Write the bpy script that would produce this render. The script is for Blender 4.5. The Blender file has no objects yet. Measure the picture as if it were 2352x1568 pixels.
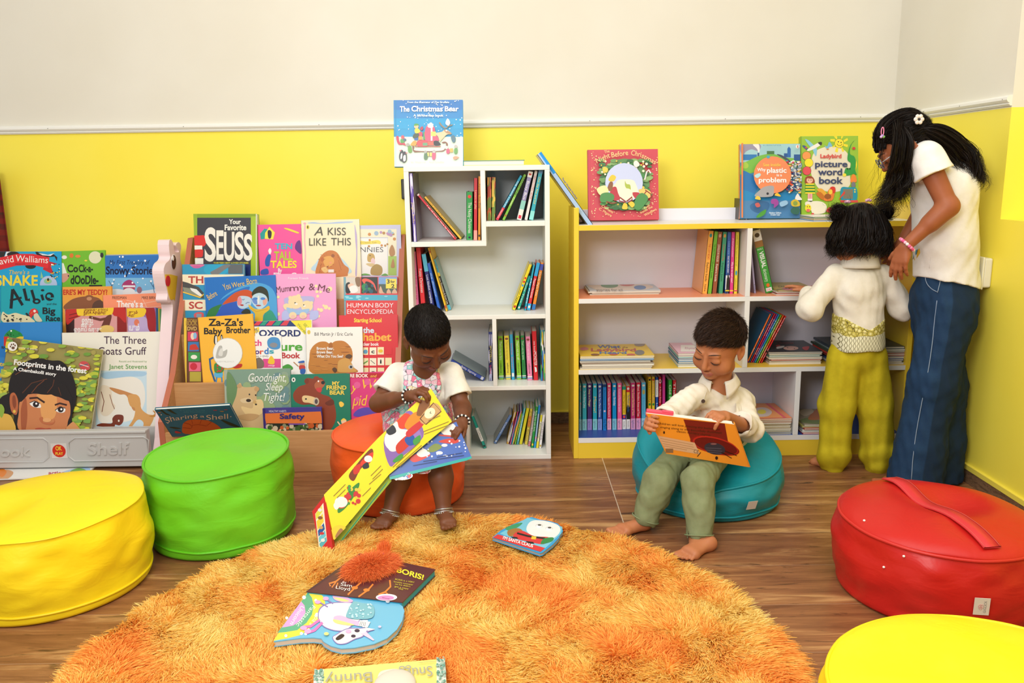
import bpy, bmesh, math, random
import numpy as np
from mathutils import Vector, Matrix, noise
sc = bpy.context.scene
COL = sc.collection

# ---------------------------------------------------------------- camera
H, F, PITCH, ROLL, YAW = 1.08, 1903.35, .1982, .0143, .0008
def _axes():
    c, s = math.cos(YAW), math.sin(YAW); r = np.array([c, -s, 0]); fh = np.array([s, c, 0]); z = np.array([0, 0, 1.])
    c, s = math.cos(PITCH), math.sin(PITCH); fw = c*fh - s*z; up = s*fh + c*z
    c, s = math.cos(ROLL), math.sin(ROLL); return c*r - s*up, s*r + c*up, fw
CR, CU, CF = _axes(); CC = np.array([0, 0, H])
cam = bpy.data.cameras.new('camera'); cam_ob = bpy.data.objects.new('camera', cam); COL.objects.link(cam_ob)
cam.sensor_width = 36; cam.lens = F/2352*36; cam.clip_start = .05
M4 = Matrix.Identity(4)
for i in range(3):
    M4[i][0], M4[i][1], M4[i][2], M4[i][3] = CR[i], CU[i], -CF[i], CC[i]
cam_ob.matrix_world = M4
sc.camera = cam_ob
# ---------------------------------------------------------------- world, lamps, exposure
w = bpy.data.worlds.new('world'); sc.world = w; w.use_nodes = True
w.node_tree.nodes['Background'].inputs[0].default_value = (.93, .96, 1, 1)
w.node_tree.nodes['Background'].inputs[1].default_value = .5
def area(name, loc, target, sx, sy, power, col=(1, 1, 1)):
    l = bpy.data.lights.new(name, 'AREA'); l.shape = 'RECTANGLE'; l.size, l.size_y = sx, sy; l.energy = power; l.color = col
    o = bpy.data.objects.new(name, l); COL.objects.link(o); o.location = loc
    o.rotation_euler = (Vector(target)-Vector(loc)).to_track_quat('-Z', 'Y').to_euler(); return o
area('flash_softbox', (-.75, -.1, 1.85), (.1, 3, .55), .9, .7, 37, (1, .995, .985))
area('ceiling_bounce_fill', (-.1, 1.2, 2.75), (0, 1.7, 0), 3.2, 2.2, 52, (1, 1, .99))  # added fill standing in for flash bounced off the ceiling, not a fixture
sc.view_settings.view_transform = 'Standard'; sc.view_settings.look = 'None'
sc.view_settings.exposure = 0.17; sc.view_settings.gamma = 1; sc.view_settings.use_curve_mapping = False
try: sc.cycles.use_denoising = True
except Exception: pass

# ---------------------------------------------------------------- helpers
def ray(px, py): return CR*((px-1176)/F) + CU*((784-py)/F) + CF
def atY(px, py, Y): d = ray(px, py); return CC + d*(Y/d[1])
def atZ(px, py, Z): d = ray(px, py); return CC + d*((Z-H)/d[2])
def atX(px, py, X): d = ray(px, py); return CC + d*(X/d[0])
def proj(P):
    d = np.asarray(P, float)-CC; k = d@CF; return 1176+F*(d@CR)/k, 784-F*(d@CU)/k
def nrm(v): v = np.asarray(v, float); return v/np.linalg.norm(v)
def lin(hexs):
    h = hexs.lstrip('#'); o = []
    if len(h) == 3: h = ''.join(c*2 for c in h)
    for i in (0, 2, 4):
        c = int(h[i:i+2], 16)/255; o.append(c/12.92 if c < .04045 else ((c+.055)/1.055)**2.4)
    return tuple(o)+(1,)
_M = {}
def mat(hexs, rough=.5, spec=.5, metal=0, coat=0):
    k = (hexs, rough, spec, metal, coat)
    if k not in _M:
        m = bpy.data.materials.new('colour_'+hexs.strip('#')); m.use_nodes = True; b = m.node_tree.nodes['Principled BSDF']
        b.inputs['Base Color'].default_value = lin(hexs); b.inputs['Roughness'].default_value = rough
        b.inputs['Specular IOR Level'].default_value = spec; b.inputs['Metallic'].default_value = metal; b.inputs['Coat Weight'].default_value = coat
        _M[k] = m
    return _M[k]
class NM:   # tiny node-material helper
    def __init__(s, name):
        s.m = bpy.data.materials.new(name); s.m.use_nodes = True; s.t = s.m.node_tree; s.b = s.t.nodes['Principled BSDF']
    def n(s, typ, **kw):
        o = s.t.nodes.new(typ)
        for k, v in kw.items():
            if k.startswith('i_'): o.inputs[k[2:].replace('_', ' ')].default_value = v
            else: setattr(o, k, v)
        return o
    def l(s, a, b): s.t.links.new(a, b)
    def coord(s, scale=(1, 1, 1), out='Object', rot=(0, 0, 0)):
        c = s.n('ShaderNodeTexCoord'); m = s.n('ShaderNodeMapping'); m.inputs['Scale'].default_value = scale; m.inputs['Rotation'].default_value = rot
        s.l(c.outputs[out], m.inputs[0]); return m.outputs[0]
    def noise(s, vec, scale, detail=4, rough=.5, dist=0):
        o = s.n('ShaderNodeTexNoise'); o.inputs['Scale'].default_value = scale; o.inputs['Detail'].default_value = detail
        o.inputs['Roughness'].default_value = rough; o.inputs['Distortion'].default_value = dist; s.l(vec, o.inputs['Vector']); return o.outputs[0]
    def ramp(s, fac, stops):
        r = s.n('ShaderNodeValToRGB'); e = r.color_ramp.elements
        while len(e) < len(stops): e.new(.5)
        for q, (p, c) in zip(e, stops): q.position = p; q.color = lin(c) if isinstance(c, str) else (c, c, c, 1)
        s.l(fac, r.inputs[0]); return r.outputs[0]
    def mix(s, fac, a, b, typ='MIX'):
        o = s.n('ShaderNodeMix', data_type='RGBA', blend_type=typ)
        for v, i in ((fac, 0), (a, 6), (b, 7)):
            if isinstance(v, (int, float)): o.inputs[i].default_value = v
            elif isinstance(v, str): o.inputs[i].default_value = lin(v)
            else: s.l(v, o.inputs[i])
        return o.outputs[2]
    def math(s, op, a, b=0):
        o = s.n('ShaderNodeMath', operation=op)
        for v, i in ((a, 0), (b, 1)):
            if isinstance(v, (int, float)): o.inputs[i].default_value = v
            else: s.l(v, o.inputs[i])
        return o.outputs[0]
    def bump(s, h, strength=.3, dist=.01):
        o = s.n('ShaderNodeBump'); o.inputs['Strength'].default_value = strength; o.inputs['Distance'].default_value = dist
        s.l(h, o.inputs['Height']); s.l(o.outputs[0], s.b.inputs['Normal'])
    def col(s, c):
        if isinstance(c, str): s.b.inputs['Base Color'].default_value = lin(c)
        else: s.l(c, s.b.inputs['Base Color'])
    def rough(s, r, spec=.5): s.b.inputs['Roughness'].default_value = r; s.b.inputs['Specular IOR Level'].default_value = spec

class MB:   # mesh builder
    def __init__(s): s.v = []; s.f = []; s.mi = []; s.mats = []; s.sm = []
    def m(s, material):
        if material not in s.mats: s.mats.append(material)
        return s.mats.index(material)
    def add(s, verts, faces, material, smooth=False):
        o = len(s.v); i = s.m(material)
        s.v.extend([tuple(map(float, p)) for p in verts])
        for f in faces: s.f.append(tuple(k+o for k in f)); s.mi.append(i); s.sm.append(smooth)
    def obox(s, O, ex, ey, ez, material):   # box from a corner and three edge vectors
        O, ex, ey, ez = (np.asarray(q, float) for q in (O, ex, ey, ez))
        c = [O+a*ex+b*ey+d*ez for d in (0, 1) for b in (0, 1) for a in (0, 1)]
        fs = [(0, 2, 3, 1), (4, 5, 7, 6), (0, 1, 5, 4), (2, 6, 7, 3), (0, 4, 6, 2), (1, 3, 7, 5)]
        if np.dot(np.cross(ex, ey), ez) < 0: fs = [f[::-1] for f in fs]
        s.add(c, fs, material)
    def box(s, a, b, material): s.obox(a, (b[0]-a[0], 0, 0), (0, b[1]-a[1], 0), (0, 0, b[2]-a[2]), material)
    def prism(s, pts, d, material, smooth=False):   # closed outline extruded along d
        pts = [np.asarray(p, float) for p in pts]; n = len(pts); d = np.asarray(d, float)
        nn = sum((np.cross(pts[i], pts[(i+1) % n]) for i in range(n)), np.zeros(3))
        if np.dot(nn, d) < 0: pts = pts[::-1]
        s.add(pts+[p+d for p in pts], [tuple(range(n))[::-1], tuple(range(n, 2*n))], material)
        s.add(pts+[p+d for p in pts], [(i, (i+1) % n, n+(i+1) % n, n+i) for i in range(n)], material, smooth)
    def tube(s, path, rad, material, n=8, closed=False, flat=1, smooth=True):
        P = [np.asarray(p, float) for p in path]; k = len(P); R = rad if hasattr(rad, '__len__') else [rad]*k
        vs = []; up = np.array([.13, .27, .95])
        for i in range(k):
            a = P[(i-1) % k] if (closed or i) else P[0]; b = P[(i+1) % k] if (closed or i < k-1) else P[-1]
            t = nrm(b-a+1e-12); u = nrm(np.cross(t, up)); v_ = np.cross(u, t); up = v_
            for j in range(n):
                q = 2*math.pi*j/n; vs.append(P[i]+R[i]*(math.cos(q)*u+flat*math.sin(q)*v_))
        fs = []
        for i in range(k if closed else k-1):
            for j in range(n): fs.append((i*n+j, i*n+(j+1) % n, ((i+1) % k)*n+(j+1) % n, ((i+1) % k)*n+j))
        if not closed: fs += [tuple(range(n))[::-1], tuple((k-1)*n+j for j in range(n))]
        s.add(vs, fs, material, smooth)
    def ball(s, c, r, material, nu=12, nv=8, R=None):
        r = np.ones(3)*r if np.isscalar(r) else np.asarray(r, float); c = np.asarray(c, float); R = np.eye(3) if R is None else R
        vs = [c+R@(r*np.array([math.sin(math.pi*i/nv)*math.cos(2*math.pi*j/nu), math.sin(math.pi*i/nv)*math.sin(2*math.pi*j/nu), math.cos(math.pi*i/nv)])) for i in range(nv+1) for j in range(nu)]
        fs = [(i*nu+j, (i+1)*nu+j, (i+1)*nu+(j+1) % nu, i*nu+(j+1) % nu) for i in range(nv) for j in range(nu)]
        s.add(vs, fs, material, True)
    def lathe(s, prof, c, material, n=64):
        k = len(prof); vs = [(c[0]+r*math.cos(2*math.pi*j/n), c[1]+r*math.sin(2*math.pi*j/n), c[2]+z) for r, z in prof for j in range(n)]
        s.add(vs, [(i*n+j, i*n+(j+1) % n, (i+1)*n+(j+1) % n, (i+1)*n+j) for i in range(k-1) for j in range(n)], material, True)
    def build(s, name, parent=None, org=None, bevel=0):
        if parent is not None:
            q = parent
            while q.parent: q = q.parent
            org = q.location
        elif org is None: org = (0, 0, 0)
        org = np.array(tuple(org)); me = bpy.data.meshes.new(name)
        me.from_pydata([tuple(np.asarray(p)-org) for p in s.v], [], s.f); me.update()
        for q in s.mats: me.materials.append(q)
        me.polygons.foreach_set('material_index', s.mi); me.polygons.foreach_set('use_smooth', s.sm)
        o = bpy.data.objects.new(name, me); COL.objects.link(o)
        if parent is not None: o.parent = parent
        else: o.location = org
        if bevel:
            md = o.modifiers.new('bevel', 'BEVEL'); md.width = bevel; md.segments = 2; md.limit_method = 'ANGLE'; md.angle_limit = .8
        return o
def empty(name, loc, label, cat, group=None):
    o = bpy.data.objects.new(name, None); COL.objects.link(o); o.location = [float(q) for q in loc]; o.empty_display_size = .05
    return tag(o, label, cat, group)
def tag(o, label, cat, group=None):
    for w_ in ('the ', 'a ', 'its ', 'of '):
        while len(label.split()) > 16 and ' '+w_ in label: label = label.replace(' '+w_, ' ', 1)
    o['label'] = label; o['category'] = cat
    if group: o['group'] = group
    return o
def struct(o): o['kind'] = 'structure'; return o

# text outlines from the built-in font, cached at cap height 1
_T = {}; CAP = 1
def text_mesh(t, bold=0, shear=0):
    k = (t, bold, shear)
    if k not in _T:
        cu = bpy.data.curves.new('t', 'FONT'); cu.body = t; cu.size = 1; cu.offset = bold; cu.shear = shear; cu.resolution_u = 4
        ob = bpy.data.objects.new('t', cu); me = ob.to_mesh()
        v = np.array([q.co[:2] for q in me.vertices]).reshape(-1, 2); f = [tuple(p.vertices) for p in me.polygons]
        ob.to_mesh_clear(); bpy.data.objects.remove(ob); bpy.data.curves.remove(cu)
        if len(v): v = v - np.array([v[:, 0].min(), 0]); v = v/CAP
        _T[k] = (v, f, (v[:, 0].max() if len(v) else 1))
    return _T[k]

_v = text_mesh('H')[0]; CAP = float(_v[:, 1].max()); _T.clear()

# ================================================================ room
WY, WX = 3.538, 1.5945
def wall_paint(name, c, bumpy=.05):
    k = NM(name); v = k.coord(); n = k.noise(v, 2.2, 3); f = k.noise(v, 300, 2)
    k.col(k.mix(k.ramp(n, [(.35, 0), (.7, 1)]), c[0], c[1])); k.rough(.42, .3); k.bump(f, bumpy, .001); return k.m
CREAM = wall_paint('cream_paint', ('e2ddcd', 'e7e3d5')); YEL = wall_paint('yellow_paint', ('fdea4e', 'feee5a'))
TRIMW = mat('efeee6', .35); YELTRIM = mat('f4e258', .4)
def baseboard_mat():
    k = NM('stained_skirting'); v = k.coord((6, 6, 30)); n = k.noise(v, 3, 6, .65, 1.2)
    k.col(k.ramp(n, [(.3, '4a3826'), (.45, '6d5139'), (.55, '8a6a4b'), (.62, '55422f'), (.75, 'a58767')])); k.rough(.6); return k.m
def floor_mat():
    k = NM('wood_look_tiles'); tc = k.n('ShaderNodeTexCoord'); sx = k.n('ShaderNodeSeparateXYZ'); k.l(tc.outputs['Object'], sx.inputs[0]); X, Y = sx.outputs[0], sx.outputs[1]
    row = k.math('FLOOR', k.math('DIVIDE', Y, .2145)); sh = k.math('ADD', X, k.math('MULTIPLY', k.math('FRACT', k.math('MULTIPLY', row, .618)), .0))
    colx = k.math('FLOOR', k.math('DIVIDE', k.math('SUBTRACT', sh, .344), 1.17))
    cid = k.n('ShaderNodeCombineXYZ'); k.l(colx, cid.inputs[0]); k.l(row, cid.inputs[1])
    wn = k.n('ShaderNodeTexWhiteNoise', noise_dimensions='2D'); k.l(cid.outputs[0], wn.inputs[0])
    off = k.n('ShaderNodeVectorMath', operation='MULTIPLY'); k.l(wn.outputs[1], off.inputs[0]); off.inputs[1].default_value = (9, 5, 3)
    av = k.n('ShaderNodeVectorMath', operation='ADD'); k.l(tc.outputs['Object'], av.inputs[0]); k.l(off.outputs[0], av.inputs[1])
    def st(scale):
        m = k.n('ShaderNodeMapping'); m.inputs['Scale'].default_value = scale; k.l(av.outputs[0], m.inputs[0]); return m.outputs[0]
    g = k.noise(st((1.1, 9, 1)), 2.6, 6, .62, .8); g2 = k.noise(st((3, 60, 1)), 3, 4, .6, .3); kn = k.noise(st((4.2, 22, 1)), 1.5, 5, .62, 1.2)
    base = k.ramp(g, [(.24, '5a3822'), (.4, '835636'), (.54, 'a06e45'), (.68, 'd0a26a')])
    tint = k.mix(k.math('MULTIPLY', wn.outputs[0], .8), base, k.mix(.55, base, '6e3e26'))
    tint = k.mix(k.ramp(g2, [(.45, 0), (.75, .45)]), tint, '6b452b')
    tint = k.mix(k.ramp(kn, [(.60, 0), (.72, .85)]), tint, '2e2016')
    fy = k.math('FRACT', k.math('DIVIDE', Y, .2145)); gy = k.math('LESS_THAN', fy, .008)
    fx = k.math('FRACT', k.math('DIVIDE', k.math('SUBTRACT', sh, .344), 1.17)); gx = k.math('LESS_THAN', fx, .0026)
    gr = k.math('MAXIMUM', k.math('MULTIPLY', gy, .3), gx)
    k.col(k.mix(gr, tint, 'cdb8a0')); k.rough(.33, .45); k.bump(g2, .06, .002); return k.m
FLOORM = floor_mat(); BASEM = baseboard_mat()
ZT0, ZT1, ZSILL = 1.2731, 1.3066, .917
def plane(name, quads, org=None):
    b = MB()
    for q, m_ in quads: b.add(q, [(0, 1, 2, 3)], m_)
    return struct(b.build(name))
plane('floor', [([(-3.2, -1.5, 0), (2.0, -1.5, 0), (2.0, 3.7, 0), (-3.2, 3.7, 0)], FLOORM)])
plane('ceiling', [([(-3.2, -1.5, 3.0), (-3.2, 3.7, 3.0), (2.0, 3.7, 3.0), (2.0, -1.5, 3.0)], mat('f2efe6', .7))])
b = MB(); zm = 1.288
b.box((-3.2, WY, 0), (WX, WY+.12, zm), YEL); b.box((-3.2, WY, zm), (WX, WY+.12, 3), CREAM); struct(b.build('wall_back'))
NY = 2.712   # where the right wall steps back into the window recess
b = MB(); b.box((WX, NY, 0), (WX+.4, WY+.12, zm-.02), YEL); b.box((WX, NY, zm-.02), (WX+.4, WY+.12, 3), CREAM)
b.box((WX, -1.5, 0), (WX+.4, NY, ZSILL), YEL); b.box((WX+.2, -1.5, ZSILL), (WX+.4, NY, zm-.02), YEL); b.box((WX+.2, -1.5, zm-.02), (WX+.4, NY, 3), CREAM)
struct(b.build('wall_right'))
def moulding(name, A, B, nvec, ext=0):   # profiled picture rail along a wall
    A, B, nvec = map(lambda q: np.asarray(q, float), (A, B, nvec)); h = ZT1-ZT0
    prof = [(0, 0), (.006, 0), (.007, .10), (.011, .13), (.011, .2), (.008, .23), (.009, .3), (.014, .36), (.018, .55), (.017, .78), (.011, .95), (0, 1)]
    b = MB(); n = len(prof)
    vs = [A+nvec*p+np.array([0, 0, q*h]) for p, q in prof]+[B+nvec*p+np.array([0, 0, q*h]) for p, q in prof]
    b.add(vs, [(i, i+1, n+i+1, n+i) for i in range(n-1)], TRIMW); b.add(vs[:n], [tuple(range(n))], TRIMW); b.add(vs[n:], [tuple(range(n))[::-1]], TRIMW)
    for t in np.linspace(.04, .97, 9 if ext else 4):   # countersunk nail heads
        b.ball(A+(B-A)*t+nvec*.0175+np.array([0, 0, h*.62]), .0018, mat('6b675c', .6), 6, 4)
    return struct(b.build(name))
moulding('trim_1', (-3.2, WY, ZT0), (WX, WY, ZT0), (0, -1, 0), 1)
moulding('trim_2', (WX, WY, ZT0), (WX, NY, ZT0), (-1, 0, 0))
b = MB(); b.box((-3.2, WY-.008, 0), (WX, WY, .049), BASEM); struct(b.build('baseboard_back'))
b = MB(); b.box((WX-.008, -1.5, 0), (WX, WY-.008, .049), BASEM); struct(b.build('baseboard_right'))
b = MB(); b.box((WX-.011, -1.5, .049), (WX, WY, .066), YELTRIM); struct(b.build('trim_3'))
b = MB(); b.box((-3.2, WY-.010, .049), (WX-.011, WY, .053), YELTRIM); struct(b.build('trim_4'))

# socket plates
P0 = atX(2254, 588, WX); y0, z1 = P0[1], P0[2]
t = empty('switch_plate', (WX-.03, y0-.02, .69), 'white switch plate on the yellow right wall behind the girl in jeans', 'switch')
b = MB(); b.box((WX-.03, y0-.075, z1-.098), (WX-.001, y0+.07, z1), mat('e9e6da', .4)); b.build('back_box', t, bevel=.006)
b = MB(); b.box((WX-.036, y0-.08, z1-.104), (WX-.03, y0+.075, z1+.004), mat('f2efe2', .3)); b.build('face_plate', t, bevel=.003)
P0 = atY(922, 411, WY); P1 = atY(936, 457, WY)
t = empty('switch_box', (P0[0], WY-.02, P1[2]), 'small dark grey box on the yellow wall, left of the white bookcase', 'socket')
b = MB(); b.box((P0[0], WY-.022, P1[2]), (P0[0]+.07, WY-.001, P0[2]), mat('35332f', .4)); b.build('box_body', t, bevel=.004)
b = MB(); b.box((P0[0]+.008, WY-.026, P1[2]+.01), (P0[0]+.062, WY-.022, P0[2]-.01), mat('474540', .35)); b.build('face_plate', t)
# curtain at the left edge
def curtain_mat():
    k = NM('curtain_cloth'); v = k.coord((1, 1, 1)); n = k.noise(v, 9, 3, .6, 1.5); wv = k.n('ShaderNodeTexWave', bands_direction='Z'); wv.inputs['Scale'].default_value = 7; wv.inputs['Distortion'].default_value = 3; k.l(v, wv.inputs[0])
    k.col(k.mix(k.ramp(wv.outputs[1], [(.4, 0), (.6, 1)]), k.ramp(n, [(.4, '6d1206'), (.6, '4a2410')]), '7c1a0a')); k.rough(.8); return k.m
xe = atY(8, 510, 3.44)[0]; b = MB(); n = 40; vs = []
for k_ in range(2):
    for i in range(n): vs.append((xe-.5*i/(n-1), 3.44+.022*math.sin(i*1.05)+.01*k_-.01, .02 if k_ == 0 else .02))
pts = [(xe-.45*i/(n-1), 3.45+.02*math.sin(i*1.05)) for i in range(n)]
vs = [(x, y, z) for z in (.04, 1.13) for x, y in pts]+[(x, y+.006, z) for z in (.04, 1.13) for x, y in pts]
b.add(vs, [(i, i+1, n+i+1, n+i) for i in range(n-1)]+[(2*n+i, 3*n+i, 3*n+i+1, 2*n+i+1) for i in range(n-1)]+[(0, n, 3*n, 2*n), (n-1, 3*n-1, 4*n-1, 2*n-1)][:1], curtain_mat(), True)
tag(b.build('curtain'), 'dark red and brown patterned cloth hanging at the left edge of the yellow wall', 'curtain')

# ================================================================ furniture
FY = 3.058
def zf(py, px=1176, Y=FY): return atY(px, py, Y)[2]
def xf(px, py=700, Y=FY): return atY(px, py, Y)[0]
LAM = mat('eeeee6', .35); LAMB = mat('e2e6e4', .45)
BD = .265
t = empty('bookcase', (-.117, FY, 0), 'tall narrow white bookcase with staggered compartments of books against the yellow wall', 'bookcase')
xl, xr, zt = -.381, .1473, 1.1146; th = .018; YB = FY+BD
def part(name, root, a, b_, m_, bev=.0012):
    q = MB(); q.box(a, b_, m_); return q.build(name, root, bevel=bev)
xdu0, xdu1 = xf(1104.4, 470), xf(1115.5, 470); zsl = (zf(566, 1040), zf(554.5, 1040)); zsr = (zf(519.5, 1190), zf(507.5, 1190))
zm1 = (zf(732, 1200), zf(722, 1200)); zm2 = (zf(895.5, 1200), zf(886, 1200)); xd2 = (xf(1131.5, 800), xf(1141, 800)); xd3 = (xf(1069.8, 950), xf(1077.5, 950))
part('top_panel', t, (xl, FY, zt-th), (xr, YB, zt), LAM); part('bottom_panel', t, (xl, FY, 0), (xr, YB, th), LAM)
part('side_panel', t, (xl, FY+.0005, th), (xl+th, YB, zt-th), LAM); part('side_panel', t, (xr-th, FY+.0005, th), (xr, YB, zt-th), LAM)
part('back_panel', t, (xl+th, YB-.006, th), (xr-th, YB, zt-th), LAMB, 0)
part('shelf', t, (xl+th, FY, zsl[0]), (xdu1, YB-.006, zsl[1]), LAM); part('divider', t, (xdu0, FY, zsl[1]), (xdu1, YB-.006, zt-th), LAM)
part('shelf', t, (xdu1, FY, zsr[0]), (xr-th, YB-.006, zsr[1]), LAM)
part('shelf', t, (xl+th, FY, zm1[0]), (xr-th, YB-.006, zm1[1]), LAM); part('shelf', t, (xl+th, FY, zm2[0]), (xr-th, YB-.006, zm2[1]), LAM)
part('divider', t, (xd2[0], FY, zm2[1]), (xd2[1], YB-.006, zm1[0]), LAM); part('divider', t, (xd3[0], FY, th), (xd3[1], YB-.006, zm2[0]), LAM)

# low yellow-edged bookcase
YC = mat('f2cf3c', .3); WH = mat('ecebe8', .35); BKP = mat('dad4dd', .4)
xl2, xr2, zh2 = .2351, 1.512, .959; yb2 = FY+.275; tl = .0185
zt2 = zf(516, 1400), zf(529, 1400); zt2 = (zf(529.6, 1330), zf(517.6, 1330))
zA = (zf(697, 1330), zf(686.5, 1330)); zB = (zf(860, 1330), zf(849.5, 1330)); zC = (zf(1017, 1330), zf(1005.9, 1330))
xm1 = (xf(1714.5, 600), xf(1726, 600)); xm2 = (xf(1707.6, 780), xf(1719, 780)); xm3 = (xf(1826.5, 900), xf(1838, 900))
t = empty('bookcase', ((xl2+xr2)/2, FY, 0), 'low wide bookcase with yellow edges and orange, yellow and blue shelf surfaces', 'bookcase')
part('side_panel', t, (xl2, FY, 0), (xl2+tl, yb2, zh2), YC); part('side_panel', t, (xr2-tl, FY, 0), (xr2, yb2, zh2), YC)
def shelf2(name, z, x0, x1, surf, edge):
    q = MB(); q.box((x0, FY+.0015, z[0]), (x1, yb2-.006, z[1]), WH); q.box((x0, FY, z[0]), (x1, FY+.0015, z[1]), edge); q.box((x0, FY+.0018, z[1]), (x1, yb2-.006, z[1]+.0006), surf); return q.build(name, t)
xi0, xi1 = xl2+tl, xr2-tl
shelf2('top_panel', zt2, xi0, xi1, mat('e6e6e6', .3), YC); shelf2('shelf', zA, xi0, xi1, mat('f09a70', .4), WH)
shelf2('shelf', zB, xi0, xi1, mat('eec53e', .4), WH); shelf2('bottom_shelf', zC, xi0, xi1, mat('2c4c9c', .4), WH)
part('plinth', t, (xi0, FY+.001, 0), (xi1, FY+.018, zC[0]), YC, 0)
part('back_panel', t, (xi0, yb2-.006, zC[1]), (xi1, yb2, zt2[0]), BKP, 0)
zr = zf(478, 1550, yb2); part('back_rail', t, (xi0, yb2-.016, zt2[1]), (xi1, yb2, zr), mat('ebe9ee', .35))
part('divider', t, (xm1[0], FY, zA[1]), (xm1[1], yb2-.006, zt2[0]), WH); part('divider', t, (xm2[0], FY, zB[1]), (xm2[1], yb2-.006, zA[0]), WH); part('divider', t, (xm3[0], FY, zC[1]), (xm3[1], yb2-.006, zB[0]), WH)

# wooden display rack
def wood_mat(name, c, sc_=(2, 30, 30)):
    k = NM(name); v = k.coord(sc_); n = k.noise(v, 3, 5, .6, .6); k.col(k.ramp(n, [(.3, c[0]), (.55, c[1]), (.75, c[2])])); k.rough(.42, .4); return k.m
BEECH = wood_mat('beech_laminate', ('c08b58', 'c99562', 'd2a06d')); REDW = mat('b9684c', .45)
RX0, RX1 = -1.312, -.428; RYF = 2.955
t = empty('book_rack', (-.87, RYF, 0), 'stepped beech display rack of picture books between the plastic rack and white bookcase', 'book rack')
for x in (RX0, RX1-.02):
    q = MB(); pr_ = [(RYF, 0), (RYF, .2), (3.10, .35), (3.40, .845), (3.46, .845), (3.46, 0)]
    q.prism([(x, a, c) for a, c in pr_], (.02, 0, 0), BEECH)
    for a, c in zip(pr_[1:4], pr_[2:5]):
        L = np.array([0, c[0]-a[0], c[1]-a[1]]); nn = nrm(np.cross(L, (1, 0, 0)));  nn = nn if nn[1] < 0 or nn[2] > 0 else -nn
        q.obox(np.array([x-.0006, a[0], a[1]]), (.0212, 0, 0), L, nn*.0014, REDW)
    q.obox((x-.0006, RYF-.0014, 0), (.0212, 0, 0), (0, .0014, 0), (0, 0, .2), REDW)
    q.build('side_panel', t)
# tiers: (Y of fascia, top of fascia z, pocket floor z)
ZP = zf(990, 700, RYF)
TIER = [(RYF, ZP, .03), (3.075, zf(880, 460, 3.075), .2), (3.19, zf(768, 470, 3.19)+.0, .36), (3.30, .60, .5)]
for i, (y, z1, z0) in enumerate(TIER):
    lo = 0.0 if i == 0 else TIER[i-1][2]
    part('fascia_board' if i < 2 else 'step_board', t, (RX0+.02, y, lo if i else .0), (RX1-.02, y+.016, z1), BEECH, .001)
    ny = TIER[i+1][0] if i < 3 else 3.44
    part('pocket_floor', t, (RX0+.02, y+.016, z0), (RX1-.02, ny, z0+.012), BEECH, 0)
part('back_board', t, (RX0+.02, 3.44, .5), (RX1-.02, 3.455, .84), BEECH, 0)

# plastic book rack with animal side panel
GREY = mat('c3c1bd', .4); PINK = mat('efd6d8', .38)
PX0, PX1 = -2.15, -1.385; PYF = 3.005; ZPF = zf(990, 200, PYF)
t = empty('book_rack', (-1.77, PYF, 0), 'grey plastic book rack with embossed front panel and pink animal-shaped side', 'book rack')
zg = zf(1075, 180, PYF)
q = MB(); q.box((PX0, PYF, max(zg, .012)), (PX1, PYF+.035, ZPF), GREY); q.box((PX0, PYF-.004, ZPF-.012), (PX1, PYF+.004, ZPF), GREY); fp = q.build('front_panel', t, bevel=.006)
def onY(px, py, y): return atY(px, py, y)
def groove(pxs, y, r, m_):
    q_ = MB(); q_.tube([onY(a, b_, y) for a, b_ in pxs], r, m_, 6, closed=True); return q_
oct_r = [(172, 1005), (330, 1003), (341, 1010), (341, 1044), (330, 1056), (172, 1059), (158, 1048), (158, 1016)]
oct_l = [(-60, 1008), (100, 1006), (112, 1016), (112, 1050), (100, 1060), (-60, 1062)]
for o_ in (oct_r, oct_l): groove(o_, PYF, .0035, GREY).build('panel_ridge', fp)
def emboss(txt, x0, x1, yb, h, y, m_, d=.003, bold=0):
    v, f, wd = text_mesh(txt, bold); A = onY(x0, yb, y); B = onY(x1, yb-(x1-x0)*.014, y); C_ = onY(x0, yb-h, y)
    q_ = MB(); P = [A+(B-A)*(a/wd)+(C_-A)*c for a, c in v]; n_ = len(P); q_.add([p+np.array([0, -d, 0]) for p in P], f, m_)
    ed = {}
    for fc in f:
        for i in range(len(fc)):
            e = (fc[i], fc[(i+1) % len(fc)]); ed[tuple(sorted(e))] = ed.get(tuple(sorted(e)), 0)+1
    q_.add([p+np.array([0, -d, 0]) for p in P]+P, [(a, c, c+n_, a+n_) for (a, c), k in ed.items() if k == 1], m_); return q_
emboss('Shelf', 202, 297, 1044, 26, PYF, GREY, .004, .015).build('embossed_word', fp); emboss('ook', 2, 70, 1048, 21, PYF, GREY, .004, .015).build('embossed_word', fp)
E0 = onY(120, 1052, PYF); E1 = onY(152, 1018, PYF)
q = MB(); q.box((E0[0], PYF-.001, E0[2]), (E1[0], PYF+.001, E1[2]), mat('d9d3cd', .4))
c_ = (E0+E1)/2; r_ = (E1[0]-E0[0])*.42; c2 = c_.copy(); c2[1] = PYF-.0012
q.add([c2+r_*np.array([math.cos(a), 0, math.sin(a)]) for a in np.linspace(0, 2*math.pi, 33)[:-1]], [tuple(range(32))[::-1]], mat('d02818', .4))
for tx, zz, ww, hh in (('OK', .1, .95, .62), ('PLAY', -.62, 1.15, .42)):
    v, f, wd = text_mesh(tx, .03); q.add([(c2[0]+(a/wd-.5)*r_*ww, PYF-.0016, c2[2]+r_*(zz+cc*hh)) for a, cc in v], f, mat('f4d03a', .4))
sticker = q.build('round_sticker', fp); sticker['label'] = 'red and yellow round sticker'
PT = [(PYF, .03, .02), (3.13, .36, .1), (3.25, .52, .36), (3.35, .60, .5)]
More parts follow.
